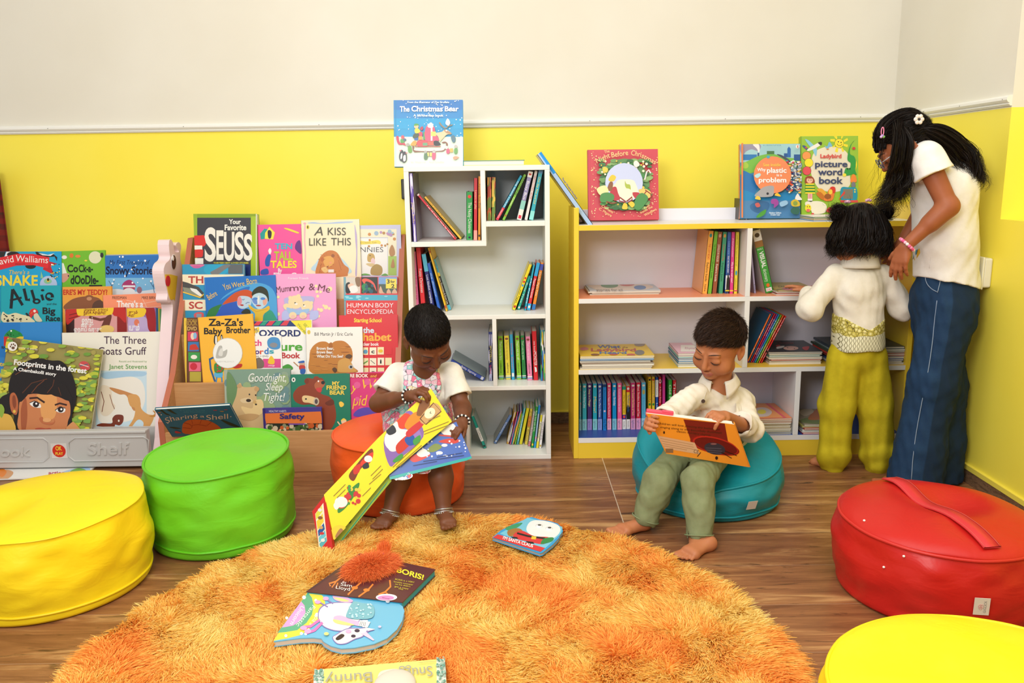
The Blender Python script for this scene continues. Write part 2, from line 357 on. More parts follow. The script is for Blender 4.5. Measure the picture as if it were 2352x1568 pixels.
for i in range(1, 4):
    part('step_board', t, (PX0, PT[i][0], PT[i-1][2]), (PX1, PT[i][0]+.014, PT[i][2]+(.02, .03, .06, .06)[i]), GREY, 0)
for i in range(4): part('pocket_floor', t, (PX0, PT[i][0]+.012, PT[i][2]), (PX1, PT[i+1][0] if i < 3 else 3.45, PT[i][2]+.01), GREY, 0)
part('back_board', t, (PX0, 3.44, .5), (PX1, 3.45, .78), GREY, 0)
XG = -1.338
def yz(l, x=XG): return [(a[1], a[2]) for a in (atX(px, py, x) for px, py in l)]
# outline of the right face of the animal side panel, read along its edge (front edge first)
head = [(389, 552), (393, 550), (398, 560), (401, 577), (410, 579), (410, 574), (404, 562), (411, 556), (416, 566), (414, 590), (420, 620)]
front = [(382, 1005), (385, 930), (388, 860), (392, 800), (395, 745), (397, 705), (393, 693), (388, 695), (384, 688), (385, 674), (380, 650), (376, 622), (380, 606), (388, 598), (391, 590), (389, 578), (388, 562)]
def spline_open(pts, sub=8):
    P = [np.asarray(p, float) for p in pts]; P = [2*P[0]-P[1]]+P+[2*P[-1]-P[-2]]; o = []
    for i in range(1, len(P)-2):
        for j in range(sub):
            t = j/sub; p0, p1, p2, p3 = P[i-1:i+3]; o.append(.5*(2*p1+(p2-p0)*t+(2*p0-5*p1+4*p2-p3)*t*t+(3*p1-p0-3*p2+p3)*t**3))
    o.append(P[-2]); return o
front, head = spline_open(front, 4), spline_open(head, 4)
fr = yz(front); hd = yz(head); ymin = 3.005
prof = [(max(a, ymin), c) for a, c in fr]+[(max(a, ymin), c) for a, c in hd]
ytop = max(a for a, c in prof); prof += [(ytop+.02, prof[-1][1]-.05), (3.44, .55), (3.45, .0), (3.005, 0)]
q = MB(); q.prism([(XG-.045, a, c) for a, c in prof], (.045, 0, 0), PINK, False); sp = q.build('side_panel', t, bevel=.006)
def facepoly(px, m_, off): 
    q_ = MB(); P = [atX(a, c, XG+off) for a, c in px]; n_ = np.array([1, 0, 0]); q_.prism(P, (.0015, 0, 0), m_); return q_
def ellpx(cx, cy, rx, ry, n=28): return [(cx+rx*math.cos(a), cy+ry*math.sin(a)) for a in np.linspace(0, 2*math.pi, n+1)[:-1]]
facepoly([(378.5, 630), (392, 630), (407, 634), (404, 664), (401, 690), (398, 686), (394, 689), (390, 686), (386, 672), (382, 650)], mat('e8bf38', .4), .0002).build('muzzle_patch', sp)
facepoly(ellpx(385.5, 645, 5.2, 12.5), mat('d01c2c', .4), .002).build('nostril_patch', sp)
facepoly(ellpx(398.8, 601.5, 5.8, 17.5), mat('f4f2f2', .4), .0002).build('eye_white', sp)
facepoly(ellpx(398.8, 602, 5, 16), mat('3d2320', .3), .002).build('pupil', sp)
facepoly(ellpx(397, 593, 2.1, 5.5), mat('f8f8f8', .3), .0038).build('eye_glint', sp)

# ================================================================ ottomans
def leather(name, c, rough=.38):
    k = NM(name); v = k.coord(); n = k.noise(v, 5, 4, .55, .4); f = k.noise(v, 55, 3); w_ = k.noise(k.coord((1, 1, 2.2)), 9, 3, .5, 1.2)
    k.col(k.mix(k.ramp(n, [(.45, 0), (.72, .35)]), c[0], c[1])); k.rough(rough, .35)
    h = k.math('ADD', k.math('MULTIPLY', w_, .8), k.math('MULTIPLY', f, .08)); k.bump(h, .28, .012); return k.m
def smooth01(x): x = max(0., min(1., x)); return x*x*(3-2*x)
def ottoman(name, c, r, h, cols, label, seed=0, tilt=(0, 0), dome=.012, dents=(), bulge=.02, seam=True, rot=0, lip=None, lowerseam=True):
    m_ = leather(name+'_leatherette', cols[:2]); pm = leather('piping_leatherette', (cols[2], cols[2]))
    t = empty('ottoman', (c[0], c[1], 0), label, 'ottoman', 'round leatherette ottomans'); n = 120
    prof = [(.0, .004), (r*.5, .003), (r-.02, .002), (r-.006, .004)]   # underside then wall then top
    wall = [(r-.004+bulge*math.sin(math.pi*u)**.8, .006+(h-.006)*u) for u in np.linspace(0.02, 1, 26)]
    top = [(r*math.cos(a)**.75 if a < 1.5 else 0, h+dome*math.sin(a)) for a in np.linspace(.06, math.pi/2, 22)]
    P = prof+wall+[(r-.003, h+.002)]+top[1:]
    P[-1] = (0.0005, h+dome)
    vs = []
    def deform(x, y, z):
        u = max(0., z/h)
        z2 = z+u*u*(tilt[0]*x+tilt[1]*y)
        for dx, dy, rad, dep in dents:
            q_ = math.hypot(x-dx, y-dy)/rad
            if q_ < 1: z2 -= dep*(1-q_*q_)**2*u*u
        return x, y, z2
    for i, (rr, z) in enumerate(P):
        for j in range(n):
            a = 2*math.pi*j/n; x, y = rr*math.cos(a), rr*math.sin(a); u = z/h
            wv = noise.noise((x*7+seed, y*7, z*13))*.009+noise.noise((x*16+seed, y*16+3, z*26))*.004
            fold = .005*math.sin(a*9+seed+2.2*noise.noise((x*4, y*4, seed)))*smooth01((z-h*.35)/(h*.6))*smooth01((h*1.02-z)/(h*.3))
            edge = smooth01((rr)/(r*.4)); am = edge*smooth01(u*6)*(1.15-.75*smooth01((u-.8)*5))
            k_ = 1+(wv*am+fold)/max(rr, .05)
            zz = z+(noise.noise((x*6, y*6, seed+5))*.006 if u > 1 else 0)
            vs.append(np.array(deform(x*k_, y*k_, zz))+np.array([c[0], c[1], 0]))
    b = MB(); fs = [(i*n+j, i*n+(j+1) % n, (i+1)*n+(j+1) % n, (i+1)*n+j) for i in range(len(P)-1) for j in range(n)]
    b.add(vs, fs, m_, True); body = b.build('cushion_body', t)
    iw = len(prof)+len(wall)-1
    if seam:
        ring = [vs[iw*n+j]+np.array([0, 0, .002])+nrm(vs[iw*n+j]-np.array([c[0], c[1], vs[iw*n+j][2]]))*.0015 for j in range(n)]
        q = MB(); q.tube(ring, .0042, pm, 8, True); q.build('seam_piping', t)
    if lowerseam:
        i2 = len(prof)+2; ring = [vs[i2*n+j]+nrm(vs[i2*n+j]-np.array([c[0], c[1], vs[i2*n+j][2]]))*.001 for j in range(n)]
        q = MB(); q.tube(ring, .0035, pm, 8, True); q.build('hem_piping', t)
    def surf(ang, u):   # a point on the side wall
        i = len(prof)+int(u*(len(wall)-1)); j = int(round(ang/(2*math.pi)*n)) % n; return vs[i*n+j], nrm(np.array([math.cos(ang), math.sin(ang), 0]))
    def topz(x, y):
        rr = math.hypot(x, y); a = math.acos(min(1, (rr/r)**(1/.75))); return np.array(deform(x, y, h+dome*math.sin(a)))+np.array([c[0], c[1], 0])
    return t, surf, topz
def tag_label(t, surf, ang, u0, u1, wid, txt=None):
    q = MB(); A, n_ = surf(ang, u0); B, _ = surf(ang, u1); side = nrm(np.cross(n_, (0, 0, 1)))*-1; side = np.array([-n_[1], n_[0], 0])
    A = A+n_*.004; B = B+n_*.006; LM = mat('d9d2c4', .7)
    q.obox(A, side*wid, B-A, n_*.0012, LM); up = B-A
    if txt:
        v, f, wd = text_mesh(txt); base = A+side*wid*.78+up*.14+n_*.0017; P = [base+up*.72*(a/wd)-side*wid*.16*cc for a, cc in v]; q.add(P, f, mat('8d8a88', .6))
        for k_, (du, ds) in enumerate([(0, 0), (.1, -.05), (.1, .07)]):
            cc = A+side*wid*(.42+ds)+up*(.42+du)+n_*.0018; ring = [cc+up*.11*math.cos(a)*(1 if k_ else .8)+side*wid*.1*math.sin(a) for a in np.linspace(0, 2*math.pi, 17)]
            q.tube(ring, .0006, mat('e0a9a2', .6), 4)
    q.build('tag_label', t)
o_g, sg, tg = ottoman('green', (-.905, 2.425), .213, .258, ('6cc824', '75cd35', '62bd22'), 'bright green ottoman with piped top in front of the wooden book rack', 1, (.02, .045), .008, ((-.02, -.12, .14, .014), (.1, .06, .1, .006)), .012)
o_y, sy, ty = ottoman('yellow', (-1.262, 2.112), .247, .225, ('f5d61a', 'f2d424', 'ebcc18'), 'yellow ottoman cut by the left edge, beside the green ottoman', 2, (.02, .03), .02, ((-.12, -.06, .14, .018),), .012, seam=False)
o_r, sr, tr = ottoman('red', (1.10, 2.01), .243, .192, ('c4201a', 'cc352e', 'cc3028'), 'red ottoman with a strap handle across its top, by the right wall', 3, (-.01, .01), .045, ((.03, .03, .14, .02),), .014, lowerseam=False)
o_k, sk, tk = ottoman('yellow', (.79, 1.20), .27, .23, ('f5db18', 'f2d83a', 'ecd21a'), 'yellow ottoman in the bottom right corner in front of the red ottoman', 4, (0, 0), .022, ((-.05, .05, .16, .008),), .012, seam=True)
o_o, so, to = ottoman('orange', (-.392, 2.722), .222, .225, ('ee5a22', 'f0703a', 'ea5a24'), 'orange ottoman under the girl with the open picture book', 5, (0, .02), .02, ((.08, -.04, .17, .05), (.1, -.22, .12, .03)), .012, lowerseam=False)
o_t, st_, tt = ottoman('teal', (.658, 2.665), .236, .17, ('0f8a96', '2a98a0', '128f9b'), 'teal ottoman squashed under the boy in the cream shirt', 6, (-.02, .22), .05, ((-.08, -.1, .2, .05), (-.1, -.24, .1, .02)), .016)
tag_label(o_t, st_, -1.32, .3, .56, .032)
tag_label(o_r, sr, -1.72, .33, .58, .034, 'GIGLICK')
# strap handle on the red ottoman
q = MB(); RED2 = leather('strap_leatherette', ('d2353a', 'cf2f2c')); L = []; A_ = np.array([-.045, .19]); B_ = np.array([.01, -.222])
for i in range(25):
    u = i/24; p = A_*(1-u)+B_*u; bow = math.sin(math.pi*u); z = tr(p[0], p[1]); L.append(z+np.array([0, 0, .005+.004*bow*math.sin(u*9)**2]))
wv = np.array([.022, .003, 0])
vs = [p+s_*wv+np.array([0, 0, dz]) for dz in (0, .004) for p in L for s_ in (-1, 1)]; n = 25
fs = [(2*i, 2*i+2, 2*i+3, 2*i+1) for i in range(24)]+[(50+2*i, 50+2*i+1, 50+2*i+3, 50+2*i+2) for i in range(24)]+[(2*i, 50+2*i, 52+2*i, 2*i+2) for i in range(24)]+[(2*i+1, 2*i+3, 53+2*i, 51+2*i) for i in range(24)]
q.add(vs, fs, RED2, True)
for s_ in (-1, 1): q.tube([p+s_*wv*.86+np.array([0, 0, .0045]) for p in L], .0008, mat('dd5a50', .5), 4)
q.build('strap_handle', o_r)
q = MB()
for px, py in ((1985, 1195), (2076, 1277), (2030, 1302)):
    best = None
    for k_ in range(160):
        P = CC+ray(px, py)*(1.5+k_*.005)
        d = math.hypot(P[0]-1.10, P[1]-2.01)
        if d < .25 and P[2] < tr(P[0]-1.10, P[1]-2.01)[2]+.002: best = P; break
    if best is not None: b = MB(); b.ball(best, (.0034, .0034, .0028), mat('f2ece8', .6), 8, 6); b.build('paint_speck', o_r)

# ================================================================ shaggy rug
RC, RR = np.array([-.19, 1.68]), .80
rng = np.random.default_rng(7)
t = empty('rug', (RC[0], RC[1], 0), 'round shaggy orange and yellow rug covering the middle of the floor', 'rug')
q = MB(); q.lathe([(0.001, .012), (RR*.5, .012), (RR-.015, .012), (RR-.008, .008), (RR-.008, .0)], (RC[0], RC[1], 0), mat('ffc066', .9), 96); q.build('backing', t)
def strands(name, roots, dirs, length, wid, bend, mats, parent, seg=3, seed=0, mi=None, cross=False, taper=(1, .9, .75, .25), smooth=True):
    """one mesh of narrow ribbons; roots Nx3, dirs Nx3 (first direction), bend Nx3 (added towards the tip)"""
    g = np.random.default_rng(seed); N = len(roots); side = np.cross(dirs, g.normal(size=(N, 3))); side /= np.linalg.norm(side, axis=1)[:, None]+1e-9
    V = np.zeros((N, seg+1, 2, 3))
    for k_ in range(seg+1):
        u = k_/seg; c = roots+dirs*(length*u)[:, None]+bend*(length*u*u)[:, None]; tw = np.interp(u, np.linspace(0, 1, len(taper)), taper)
        V[:, k_, 0] = c-side*(wid*tw)[:, None]; V[:, k_, 1] = c+side*(wid*tw)[:, None]
    base = (np.arange(N)*(seg+1)*2)[:, None, None]; kk = np.arange(seg)[None, :, None]*2
    Fc = (base+kk+np.array([0, 1, 3, 2])[None, None, :]).reshape(-1, 4)
    me = bpy.data.meshes.new(name); V = V.reshape(-1, 3)
    rt = parent
    while rt is not None and rt.parent: rt = rt.parent
    V = V-np.array(tuple(rt.location)) if rt is not None else V
    me.vertices.add(len(V)); me.vertices.foreach_set('co', V.astype('f').ravel())
    me.loops.add(Fc.size); me.loops.foreach_set('vertex_index', Fc.astype('i').ravel())
    me.polygons.add(len(Fc)); me.polygons.foreach_set('loop_start', np.arange(0, Fc.size, 4, dtype='i'))
    try: me.polygons.foreach_set('loop_total', np.full(len(Fc), 4, 'i'))
    except Exception: pass
    for m_ in mats: me.materials.append(m_)
    if mi is None: mi = g.integers(0, len(mats), N)
    me.polygons.foreach_set('material_index', np.repeat(mi, seg).astype('i'))
    if smooth: me.polygons.foreach_set('use_smooth', np.ones(len(Fc), bool))
    me.update(calc_edges=True); o = bpy.data.objects.new(name, me); COL.objects.link(o); o.parent = parent; return o
def fibre(c, rough=.45, spec=.35, tr=.4):   # yarn: light passes partly through it
    m_ = bpy.data.materials.new('yarn_'+c); m_.use_nodes = True; nt = m_.node_tree; out = nt.nodes['Material Output']; nt.nodes.remove(nt.nodes['Principled BSDF'])
    d = nt.nodes.new('ShaderNodeBsdfDiffuse'); r_ = nt.nodes.new('ShaderNodeBsdfTranslucent'); x = nt.nodes.new('ShaderNodeMixShader'); x.inputs[0].default_value = tr
    for q in (d, r_): q.inputs[0].default_value = lin(c)
    nt.links.new(d.outputs[0], x.inputs[1]); nt.links.new(r_.outputs[0], x.inputs[2]); nt.links.new(x.outputs[0], out.inputs[0]); return m_
N = 270000
rr = RR*np.sqrt(rng.random(N)); aa = rng.random(N)*2*np.pi; XY = RC+np.stack([rr*np.cos(aa), rr*np.sin(aa)], 1); keep = XY[:, 1] > 1.35; XY = XY[keep]; N = len(XY)
# matted lay: smooth random direction field, tufts leaning together
def field(xy, s, ph, kx):
    g = np.random.default_rng(ph); o = np.zeros(len(xy))
    for _ in range(10):
        k_ = g.normal(size=2)*s; o += np.sin(xy@k_+g.random()*6.28)
    return o/10**.5
fx, fy = field(XY, 16, 1, 0), field(XY, 16, 2, 0); gx, gy = field(XY, 48, 3, 0), field(XY, 48, 4, 0)
dx = .8*fx+.6*gx+rng.normal(size=N)*.3; dy = .8*fy+.6*gy-.25+rng.normal(size=N)*.3
out = (XY-RC)/RR; edge = np.clip((np.linalg.norm(out, axis=1)-.92)/.08, 0, 1)
dx += edge*out[:, 0]*.8; dy += edge*out[:, 1]*.8
D = np.stack([dx*.5, dy*.5, np.ones(N)*1.0], 1); D /= np.linalg.norm(D, axis=1)[:, None]
Bn = np.stack([dx*.55, dy*.55, -.22*np.ones(N)], 1)
Ls = rng.uniform(.017, .027, N); roots = np.concatenate([XY, np.full((N, 1), .01)], 1)
tone = .6*field(XY, 9, 11, 0)+.6*field(XY, 26, 12, 0)+rng.normal(size=N)*.5
mi = np.digitize(tone, [-.6, -.05, .7])
strands('pile', roots, D, Ls, np.full(N, .0017), Bn, [fibre('ffb65e'), fibre('ffcd6c'), fibre('ffdb7e'), fibre('ffe794')], t, 3, 5, mi)['kind'] = 'stuff'

# ================================================================ books: builders
def lay(P0, N):   # map a photo pixel onto the plane through P0 with normal N
    P0 = np.asarray(P0, float); N = nrm(N); k = (P0-CC)@N
    return lambda x, y: CC+ray(x, y)*(k/(ray(x, y)@N))
def clip_poly(pts, rect):
    for ax, lim, sg in ((0, rect[0], 1), (0, rect[1], -1), (1, rect[2], 1), (1, rect[3], -1)):
        out = []; n = len(pts)
        for i in range(n):
            a, b = pts[i], pts[(i+1) % n]; ia, ib = sg*(a[ax]-lim) >= 0, sg*(b[ax]-lim) >= 0
            if ia: out.append(a)
            if ia != ib: t_ = (lim-a[ax])/(b[ax]-a[ax]); out.append(a+(b-a)*t_)
        pts = out
        if len(pts) < 3: return []
    return pts
def spline(pts, sub=5):
    n = len(pts); o = []
    for i in range(n):
        p0, p1, p2, p3 = (np.array(pts[(i+k) % n], float) for k in (-1, 0, 1, 2))
        for j in range(sub):
            t = j/sub; o.append(.5*(2*p1+(p2-p0)*t+(2*p0-5*p1+4*p2-p3)*t*t+(3*p1-p0-3*p2+p3)*t**3))
    return o
class Art:
    """draws printed matter into a mesh: fn maps drawing coordinates to 3D, frame=(O, ex, ey, w, h, n) is the printed face"""
    def __init__(s, mb, fn, frame, rough=.35): s.mb, s.fn, s.fr, s.k, s.rough = mb, fn, frame, 0, rough; s.tr = (0, 0, 1)
    def eps(s): s.k += 1; return .00025+.00006*s.k
    def poly(s, pts, c, clip=True):
        O, ex, ey, w_, h_, n_ = s.fr; e = s.eps(); q = []
        for p in pts:
            P = s.fn(s.tr[0]+p[0]/s.tr[2], s.tr[1]+p[1]/s.tr[2]); q.append(np.array([(P-O)@ex, (P-O)@ey]))
        if clip: q = clip_poly(q, (0.0004, w_-.0004, .0004, h_-.0004))
        if len(q) >= 3: s.mb.add([O+ex*a[0]+ey*a[1]+n_*e for a in q], [tuple(range(len(q)))], mat(c, s.rough))
    def text(s, x0, y0, x1, y1, h, c, t, bold=0, shear=0):
        f_ = lambda a, b: s.fn(s.tr[0]+a/s.tr[2], s.tr[1]+b/s.tr[2]); L = math.hypot(x1-x0, y1-y0); dx, dy = (x1-x0)/L, (y1-y0)/L
        A, B, C_ = f_(x0, y0), f_(x1, y1), f_(x0+dy*h, y0-dx*h); v, f, wd = text_mesh(t, bold, shear); e = s.eps()
        if len(v): s.mb.add([A+(B-A)*(p[0]/wd)+(C_-A)*p[1]+s.fr[5]*e for p in v], f, mat(c, s.rough))
    def run(s, txt):
        for it in txt.split('|'):
            it = it.strip()
            if not it: continue
            k, a = it[0], it[1:].split(None, 7)
            if k == 'Z': s.tr = tuple(float(q) for q in a[:3]); continue
            if k in 'TBUVI':
                if k in 'TBI': x0, y0, x1, h, c = a[:5]; y1 = y0; t = it[1:].split(None, 5)[5]
                else: x0, y0, x1, y1, h, c = a[:6]; t = it[1:].split(None, 6)[6]
                s.text(float(x0), float(y0), float(x1), float(y1), float(h), c, t, .028 if k in 'BV' else 0, .25 if k == 'I' else 0); continue
            a = it[1:].split()
            if k == 'R': x0, y0, x1, y1 = map(float, a[:4]); s.poly([(x0, y0), (x1, y0), (x1, y1), (x0, y1)], a[4])
            elif k == 'E':
                cx, cy, rx, ry = map(float, a[:4]); ro = math.radians(float(a[5])) if len(a) > 5 else 0; cr, sr_ = math.cos(ro), math.sin(ro)
                s.poly([(cx+rx*math.cos(q)*cr-ry*math.sin(q)*sr_, cy+rx*math.cos(q)*sr_+ry*math.sin(q)*cr) for q in np.linspace(0, 2*math.pi, 25)[:-1]], a[4])
            elif k in 'PC':
                q = list(map(float, a[1:])); p = [np.array(z) for z in zip(q[::2], q[1::2])]; s.poly(spline(p) if k == 'C' else p, a[0])
            elif k == 'L':   # stroke: colour, width, points
                wd = float(a[1])/2; q = list(map(float, a[2:])); p = [np.array(z) for z in zip(q[::2], q[1::2])]; u = []; d_ = []
                for i in range(len(p)):
                    tt_ = p[min(i+1, len(p)-1)]-p[max(i-1, 0)]; nn = np.array([-tt_[1], tt_[0]])/(np.linalg.norm(tt_)+1e-9); u.append(p[i]+nn*wd); d_.append(p[i]-nn*wd)
                s.poly(u+d_[::-1], a[0])
            elif k == 'S':   # scatter: colours(comma), count, radius, box, seed
                g = random.Random(int(a[7])); x0, y0, x1, y1 = map(float, a[3:7]); cs = a[0].split(','); r0 = float(a[2])
                for _ in range(int(a[1])):
                    cx, cy, r_ = g.uniform(x0, x1), g.uniform(y0, y1), r0*g.uniform(.6, 1.3); m_ = 5 if len(a) < 9 else 4; ph = g.random()*6; el = 1 if len(a) < 9 else float(a[8])
                    m_ = 8 if el == 1 else 10
                    s.poly([(cx+r_*math.cos(ph+6.283*i/m_), cy+r_*el*math.sin(ph+6.283*i/m_)) for i in range(m_)], g.choice(cs))
PAPER = mat('ebe5d6', .7); PAPER2 = mat('dcd5c6', .7)
def book(label, O, ex, ey, ez, w_, h_, t_, c, cat='book', group=None, board=.0018, inset=.003, name='book', round_=None, face='front', art=None, fn=None, spine_c=None, back_c=None, rough=.35, page=None, hard=True):
    """box O + [0,w]ex + [0,h]ey + [0,t]ez; spine at ex=0, front cover at ez=t"""
    O, ex, ey, ez = (np.asarray(q, float) for q in (O, ex, ey, ez)); cm = mat(c, rough); b = MB(); bd = min(board, t_*.3)
    cs = [O+a*ex*w_+d*ey*h_+e*ez*t_ for a in (0, 1) for d in (0, 1) for e in (0, 1)]; lo = min(cs, key=lambda p: p[2])
    base = np.mean(cs, axis=0); base[2] = lo[2]
    root = empty(name, base, label, cat, group)
    ins = inset if hard else .0
    b.obox(O, ex*w_, ey*h_, ez*bd, mat(back_c or c, rough)); b.obox(O+ez*(t_-bd), ex*w_, ey*h_, ez*bd, cm); b.obox(O, ex*bd, ey*h_, ez*t_, mat(spine_c or c, rough))
    if art:
        fr = (O+ez*t_, ex, ey, w_, h_, ez) if face == 'front' else ((O, ez, ey, t_, h_, -ex) if face == 'spine' else (O, ex, ey, w_, h_, -ez))
        Art(b, fn or lay(fr[0], fr[5]), fr, rough).run(art)
    b.build('cover', root)
    q = MB(); q.obox(O+ex*bd+ey*ins+ez*bd, ex*(w_-bd-ins), ey*(h_-2*ins), ez*(t_-2*bd), page or PAPER)
    q.build('page_block', root); return root
def faceout(label, TL, TR, Yb, zb, lean, c, art='', t_=.009, group='picture books face out on the rack', board=.0016, cat='book', fn_bottom=None, page=None, name='picture_book', spine_c=None, hard=True, rough=.35):
    L = math.radians(lean); n_ = np.array([0, -math.cos(L), math.sin(L)]); P0 = np.array([0, Yb, zb]); f = lay(P0, n_)
    A, B = f(*TL), f(*TR); ex = nrm(B-A); ey = np.cross(n_, ex); w_ = np.linalg.norm(B-A)
    # height down to the support: lowest corner at zb
    h_ = min((A[2]-zb)/max(ey[2], .2), (B[2]-zb)/max(ey[2], .2)); O = A-ey*h_-n_*t_
    return book(label, O, ex, ey, n_, w_, h_, t_, c, cat, group, board, .003, name, art=art, fn=f, page=page, spine_c=spine_c, hard=hard, rough=rough)

# ---------------------------------------------------------------- books on the plastic rack
G1 = 'picture books standing face out on the grey plastic rack'; G2 = 'picture books standing face out on the wooden rack'
def pr(label, TL, TR, tier, dy, lean, c, art, **k): return faceout(label, TL, TR, PT[tier][0]+.022+dy, PT[tier][2]+.011, lean, c, art, group=G1, **k)
pr('blue book with a red banner across its top, leftmost on the top tier of the plastic rack', (-50, 578), (141, 577), 3, 0, 11, '1aa3d6',
 'Z 0 560 6.535|P 2a2420 -100 200 -60 110 90 110 60 200|P eee 70 190 100 110 160 112 110 190|E 200 160 95 45 2a2420|E 460 330 80 45 2a2420|P 222 530 120 560 118 700 170 800 150 860 200 855 260 820 190 700 200 560 180|P eee 575 135 720 165 820 140 760 180 640 170|P c81f2a 640 380 720 255 862 298 760 330 815 465|P e02a2e -200 260 0 205 250 150 500 150 745 205 720 365 500 318 250 325 0 390 -200 460|'
 'U -90 330 210 270 95 f4f0ea David|U 235 262 720 290 95 f4f0ea Walliams|T 232 318 380 26 7a1010 PRESENTS|I 140 455 440 62 f2c63a There\'s a|B -60 625 570 150 f6d93a SNAKE|E 730 610 130 130 b9c8e6|E 720 560 60 40 8ec79a|P f0c020 700 540 730 505 750 560 710 575|E 725 535 16 22 222|P 8ec79a 620 410 655 510 610 520|S fff,f2c63a,222 26 9 760 300 900 520 3')
pr('green book with black hand lettering on the top tier of the plastic rack', (140, 577), (241, 574), 3, .004, 11, '74bb2c',
 'Z 0 560 6.535|E 965 200 40 28 f0e8da|P e8ecdc 930 285 955 290 1005 440 935 455|C d59a86 930 460 1000 440 1040 450 1035 500 990 560 935 575|E 1027 480 9 16 222|E 1075 175 30 35 e07a2a|E 1170 185 40 22 e8893a|E 1290 250 22 12 efd04a|'
 'Z 0 450 2.341|E 512 330 34 33 e2e0bc|E 548 318 9 14 333|B 362 408 420 38 1c2016 Co|B 424 408 500 38 1c2016 Ck-a-|B 380 472 530 44 1c2016 dOoDle-|R 480 478 550 486 222')
pr('blue winter book with a snowman and bare trees, right end of the top tier of the plastic rack', (241, 587), (373, 584), 3, .002, 11, '3f86cc',
 'Z 0 450 2.341|R 566 320 880 400 2f72bb|R 566 440 880 535 7db9de|C dfe4ea 566 510 640 500 720 515 880 500 880 560 566 560|I 588 368 806 24 15204a My First Treasury of|B 570 420 840 40 12183c Snowy Stories|C a8326a 660 490 665 465 695 450 720 465 728 490|R 660 480 728 490 e9e6ea|R 664 492 726 503 b53a5a|E 694 520 34 26 e8e6e6|E 750 505 14 18 9a6a7a|L 3a5a80 3 590 520 600 480 585 455|L 3a5a80 3 600 490 615 455|L 3a5a80 3 830 520 825 480 845 450|L 3a5a80 3 825 490 805 455|S f4f6fa 22 5 572 325 870 480 8')
pr('teal book with big black brush lettering, left of the second tier of the plastic rack', (1, 656), (140, 655), 2, 0, 12, '17a4b2',
 'Z 0 560 6.535|L 14181a 46 165 970 190 680|L 14181a 42 190 680 340 920|L 14181a 30 150 850 325 805|L 14181a 44 360 670 400 840 450 835|L 14181a 40 475 690 530 880|E 550 860 60 42 14181a|E 552 862 26 16 17a4b2|L 14181a 38 625 760 650 845|E 640 695 26 16 14181a|E 745 790 66 64 14181a|E 735 782 30 26 17a4b2|R 750 805 815 822 17a4b2|T 703 915 850 30 222 and the|B 640 1048 832 92 14181a Big|B 690 1155 905 78 14181a Race|'
 'C e8dcae 40 1020 120 1060 230 1035 330 1060 420 1080 480 1120 500 1180 60 1180|S 222 26 15 60 1030 470 1160 5 .8|C d8342c 445 1040 470 985 530 970 575 1010 570 1050 500 1075 480 1110 455 1090|E 525 1008 20 20 f2e8d8|C d8d3b2 515 1060 560 1040 600 1090 640 1160 560 1165 520 1120|L e08a2a 8 470 1050 490 1020')
pr('orange book with a brown bear and red lettering, second tier of the plastic rack', (143, 659), (256, 657), 2, .004, 12, 'e89f3c',
 'Z 0 450 2.341|C 8a5230 350 610 380 560 450 540 520 545 550 570 560 620|E 480 550 26 18 8a5230|E 480 552 14 10 c08a62|C 5a3a28 500 580 540 560 580 600 560 640 500 640|B 340 530 578 26 c02818 ERE\'S MY TEDDY?')
pr('coral orange book with thin web lines, right end of the second tier of the plastic rack', (236, 678), (377, 672), 2, .002, 12, 'f6936c',
 'Z 0 450 2.341|L f7b89c 4 680 560 760 580 860 560|L f7b89c 4 760 540 790 600|L f7b89c 4 640 600 720 590 800 600 880 590|T 604 554 680 15 4a2c22 FREEDMAN|T 762 554 845 15 4a2c22 MIKE BIRNE|B 628 598 770 34 f6efe8 There\'s a')
pr('maroon book framed by red stage curtains with white script, second tier of the plastic rack', (149, 710), (289, 705), 2, -.02, 9, 'd99a98',
 'Z 0 450 2.341|R 352 600 400 735 3a1c18|R 630 596 682 732 8e1c16|C c22a22 358 606 430 602 440 640 400 660 360 690|C c22a22 602 600 668 598 676 680 640 650 610 640|L 6a1410 4 372 640 430 625|L 6a1410 4 370 660 420 645|C f2c92e 412 602 420 600 600 598 612 600 604 632 580 640 440 644 416 634|B 452 617 580 12 7a1c10 பிதலையை உணர்த்தும்|B 450 636 572 18 7a1c10 நீதிக் கதைகள்|C 6a3524 545 700 570 650 600 640 590 690 570 732 530 732|L 6a3524 14 480 650 540 665 590 655|E 575 716 40 22 e3c06a|B 440 682 500 26 f6f2ee ஓநாய்|B 436 704 506 20 f6f2ee வருது|B 398 727 548 20 f6f2ee ஓநாய் வருது')
pr('purple book with a yellow title banner behind the maroon curtained book, plastic rack', (288, 708), (358, 706), 2, -.012, 9, '9a6fae',
 'Z 0 450 2.341|R 688 600 700 735 c9a0c8|C c0a8d0 700 650 740 640 790 660 800 735 690 735|C a61e20 778 604 830 604 836 735 800 720 790 660|C f2c92e 660 602 776 602 778 640 750 652 690 650|B 692 632 740 14 7a1c10 தும்|B 690 650 726 16 7a1c10 கள்|E 735 680 14 18 e07a5a|B 694 722 750 30 f4f0f4 யும்')
for i, (x0, x1, cc, nm) in enumerate([(358, 363, '2a5a7a', 'dark blue'), (362.5, 366, 'd8c83a', 'yellow'), (365.5, 371, '4a8a4a', 'green')]):
    pr(f'thin {nm} booklet edge beside the purple curtained book on the plastic rack', (x0, 707+i), (x1, 707+i), 2, -.014+.002*i, 9, cc, '', t_=.004)
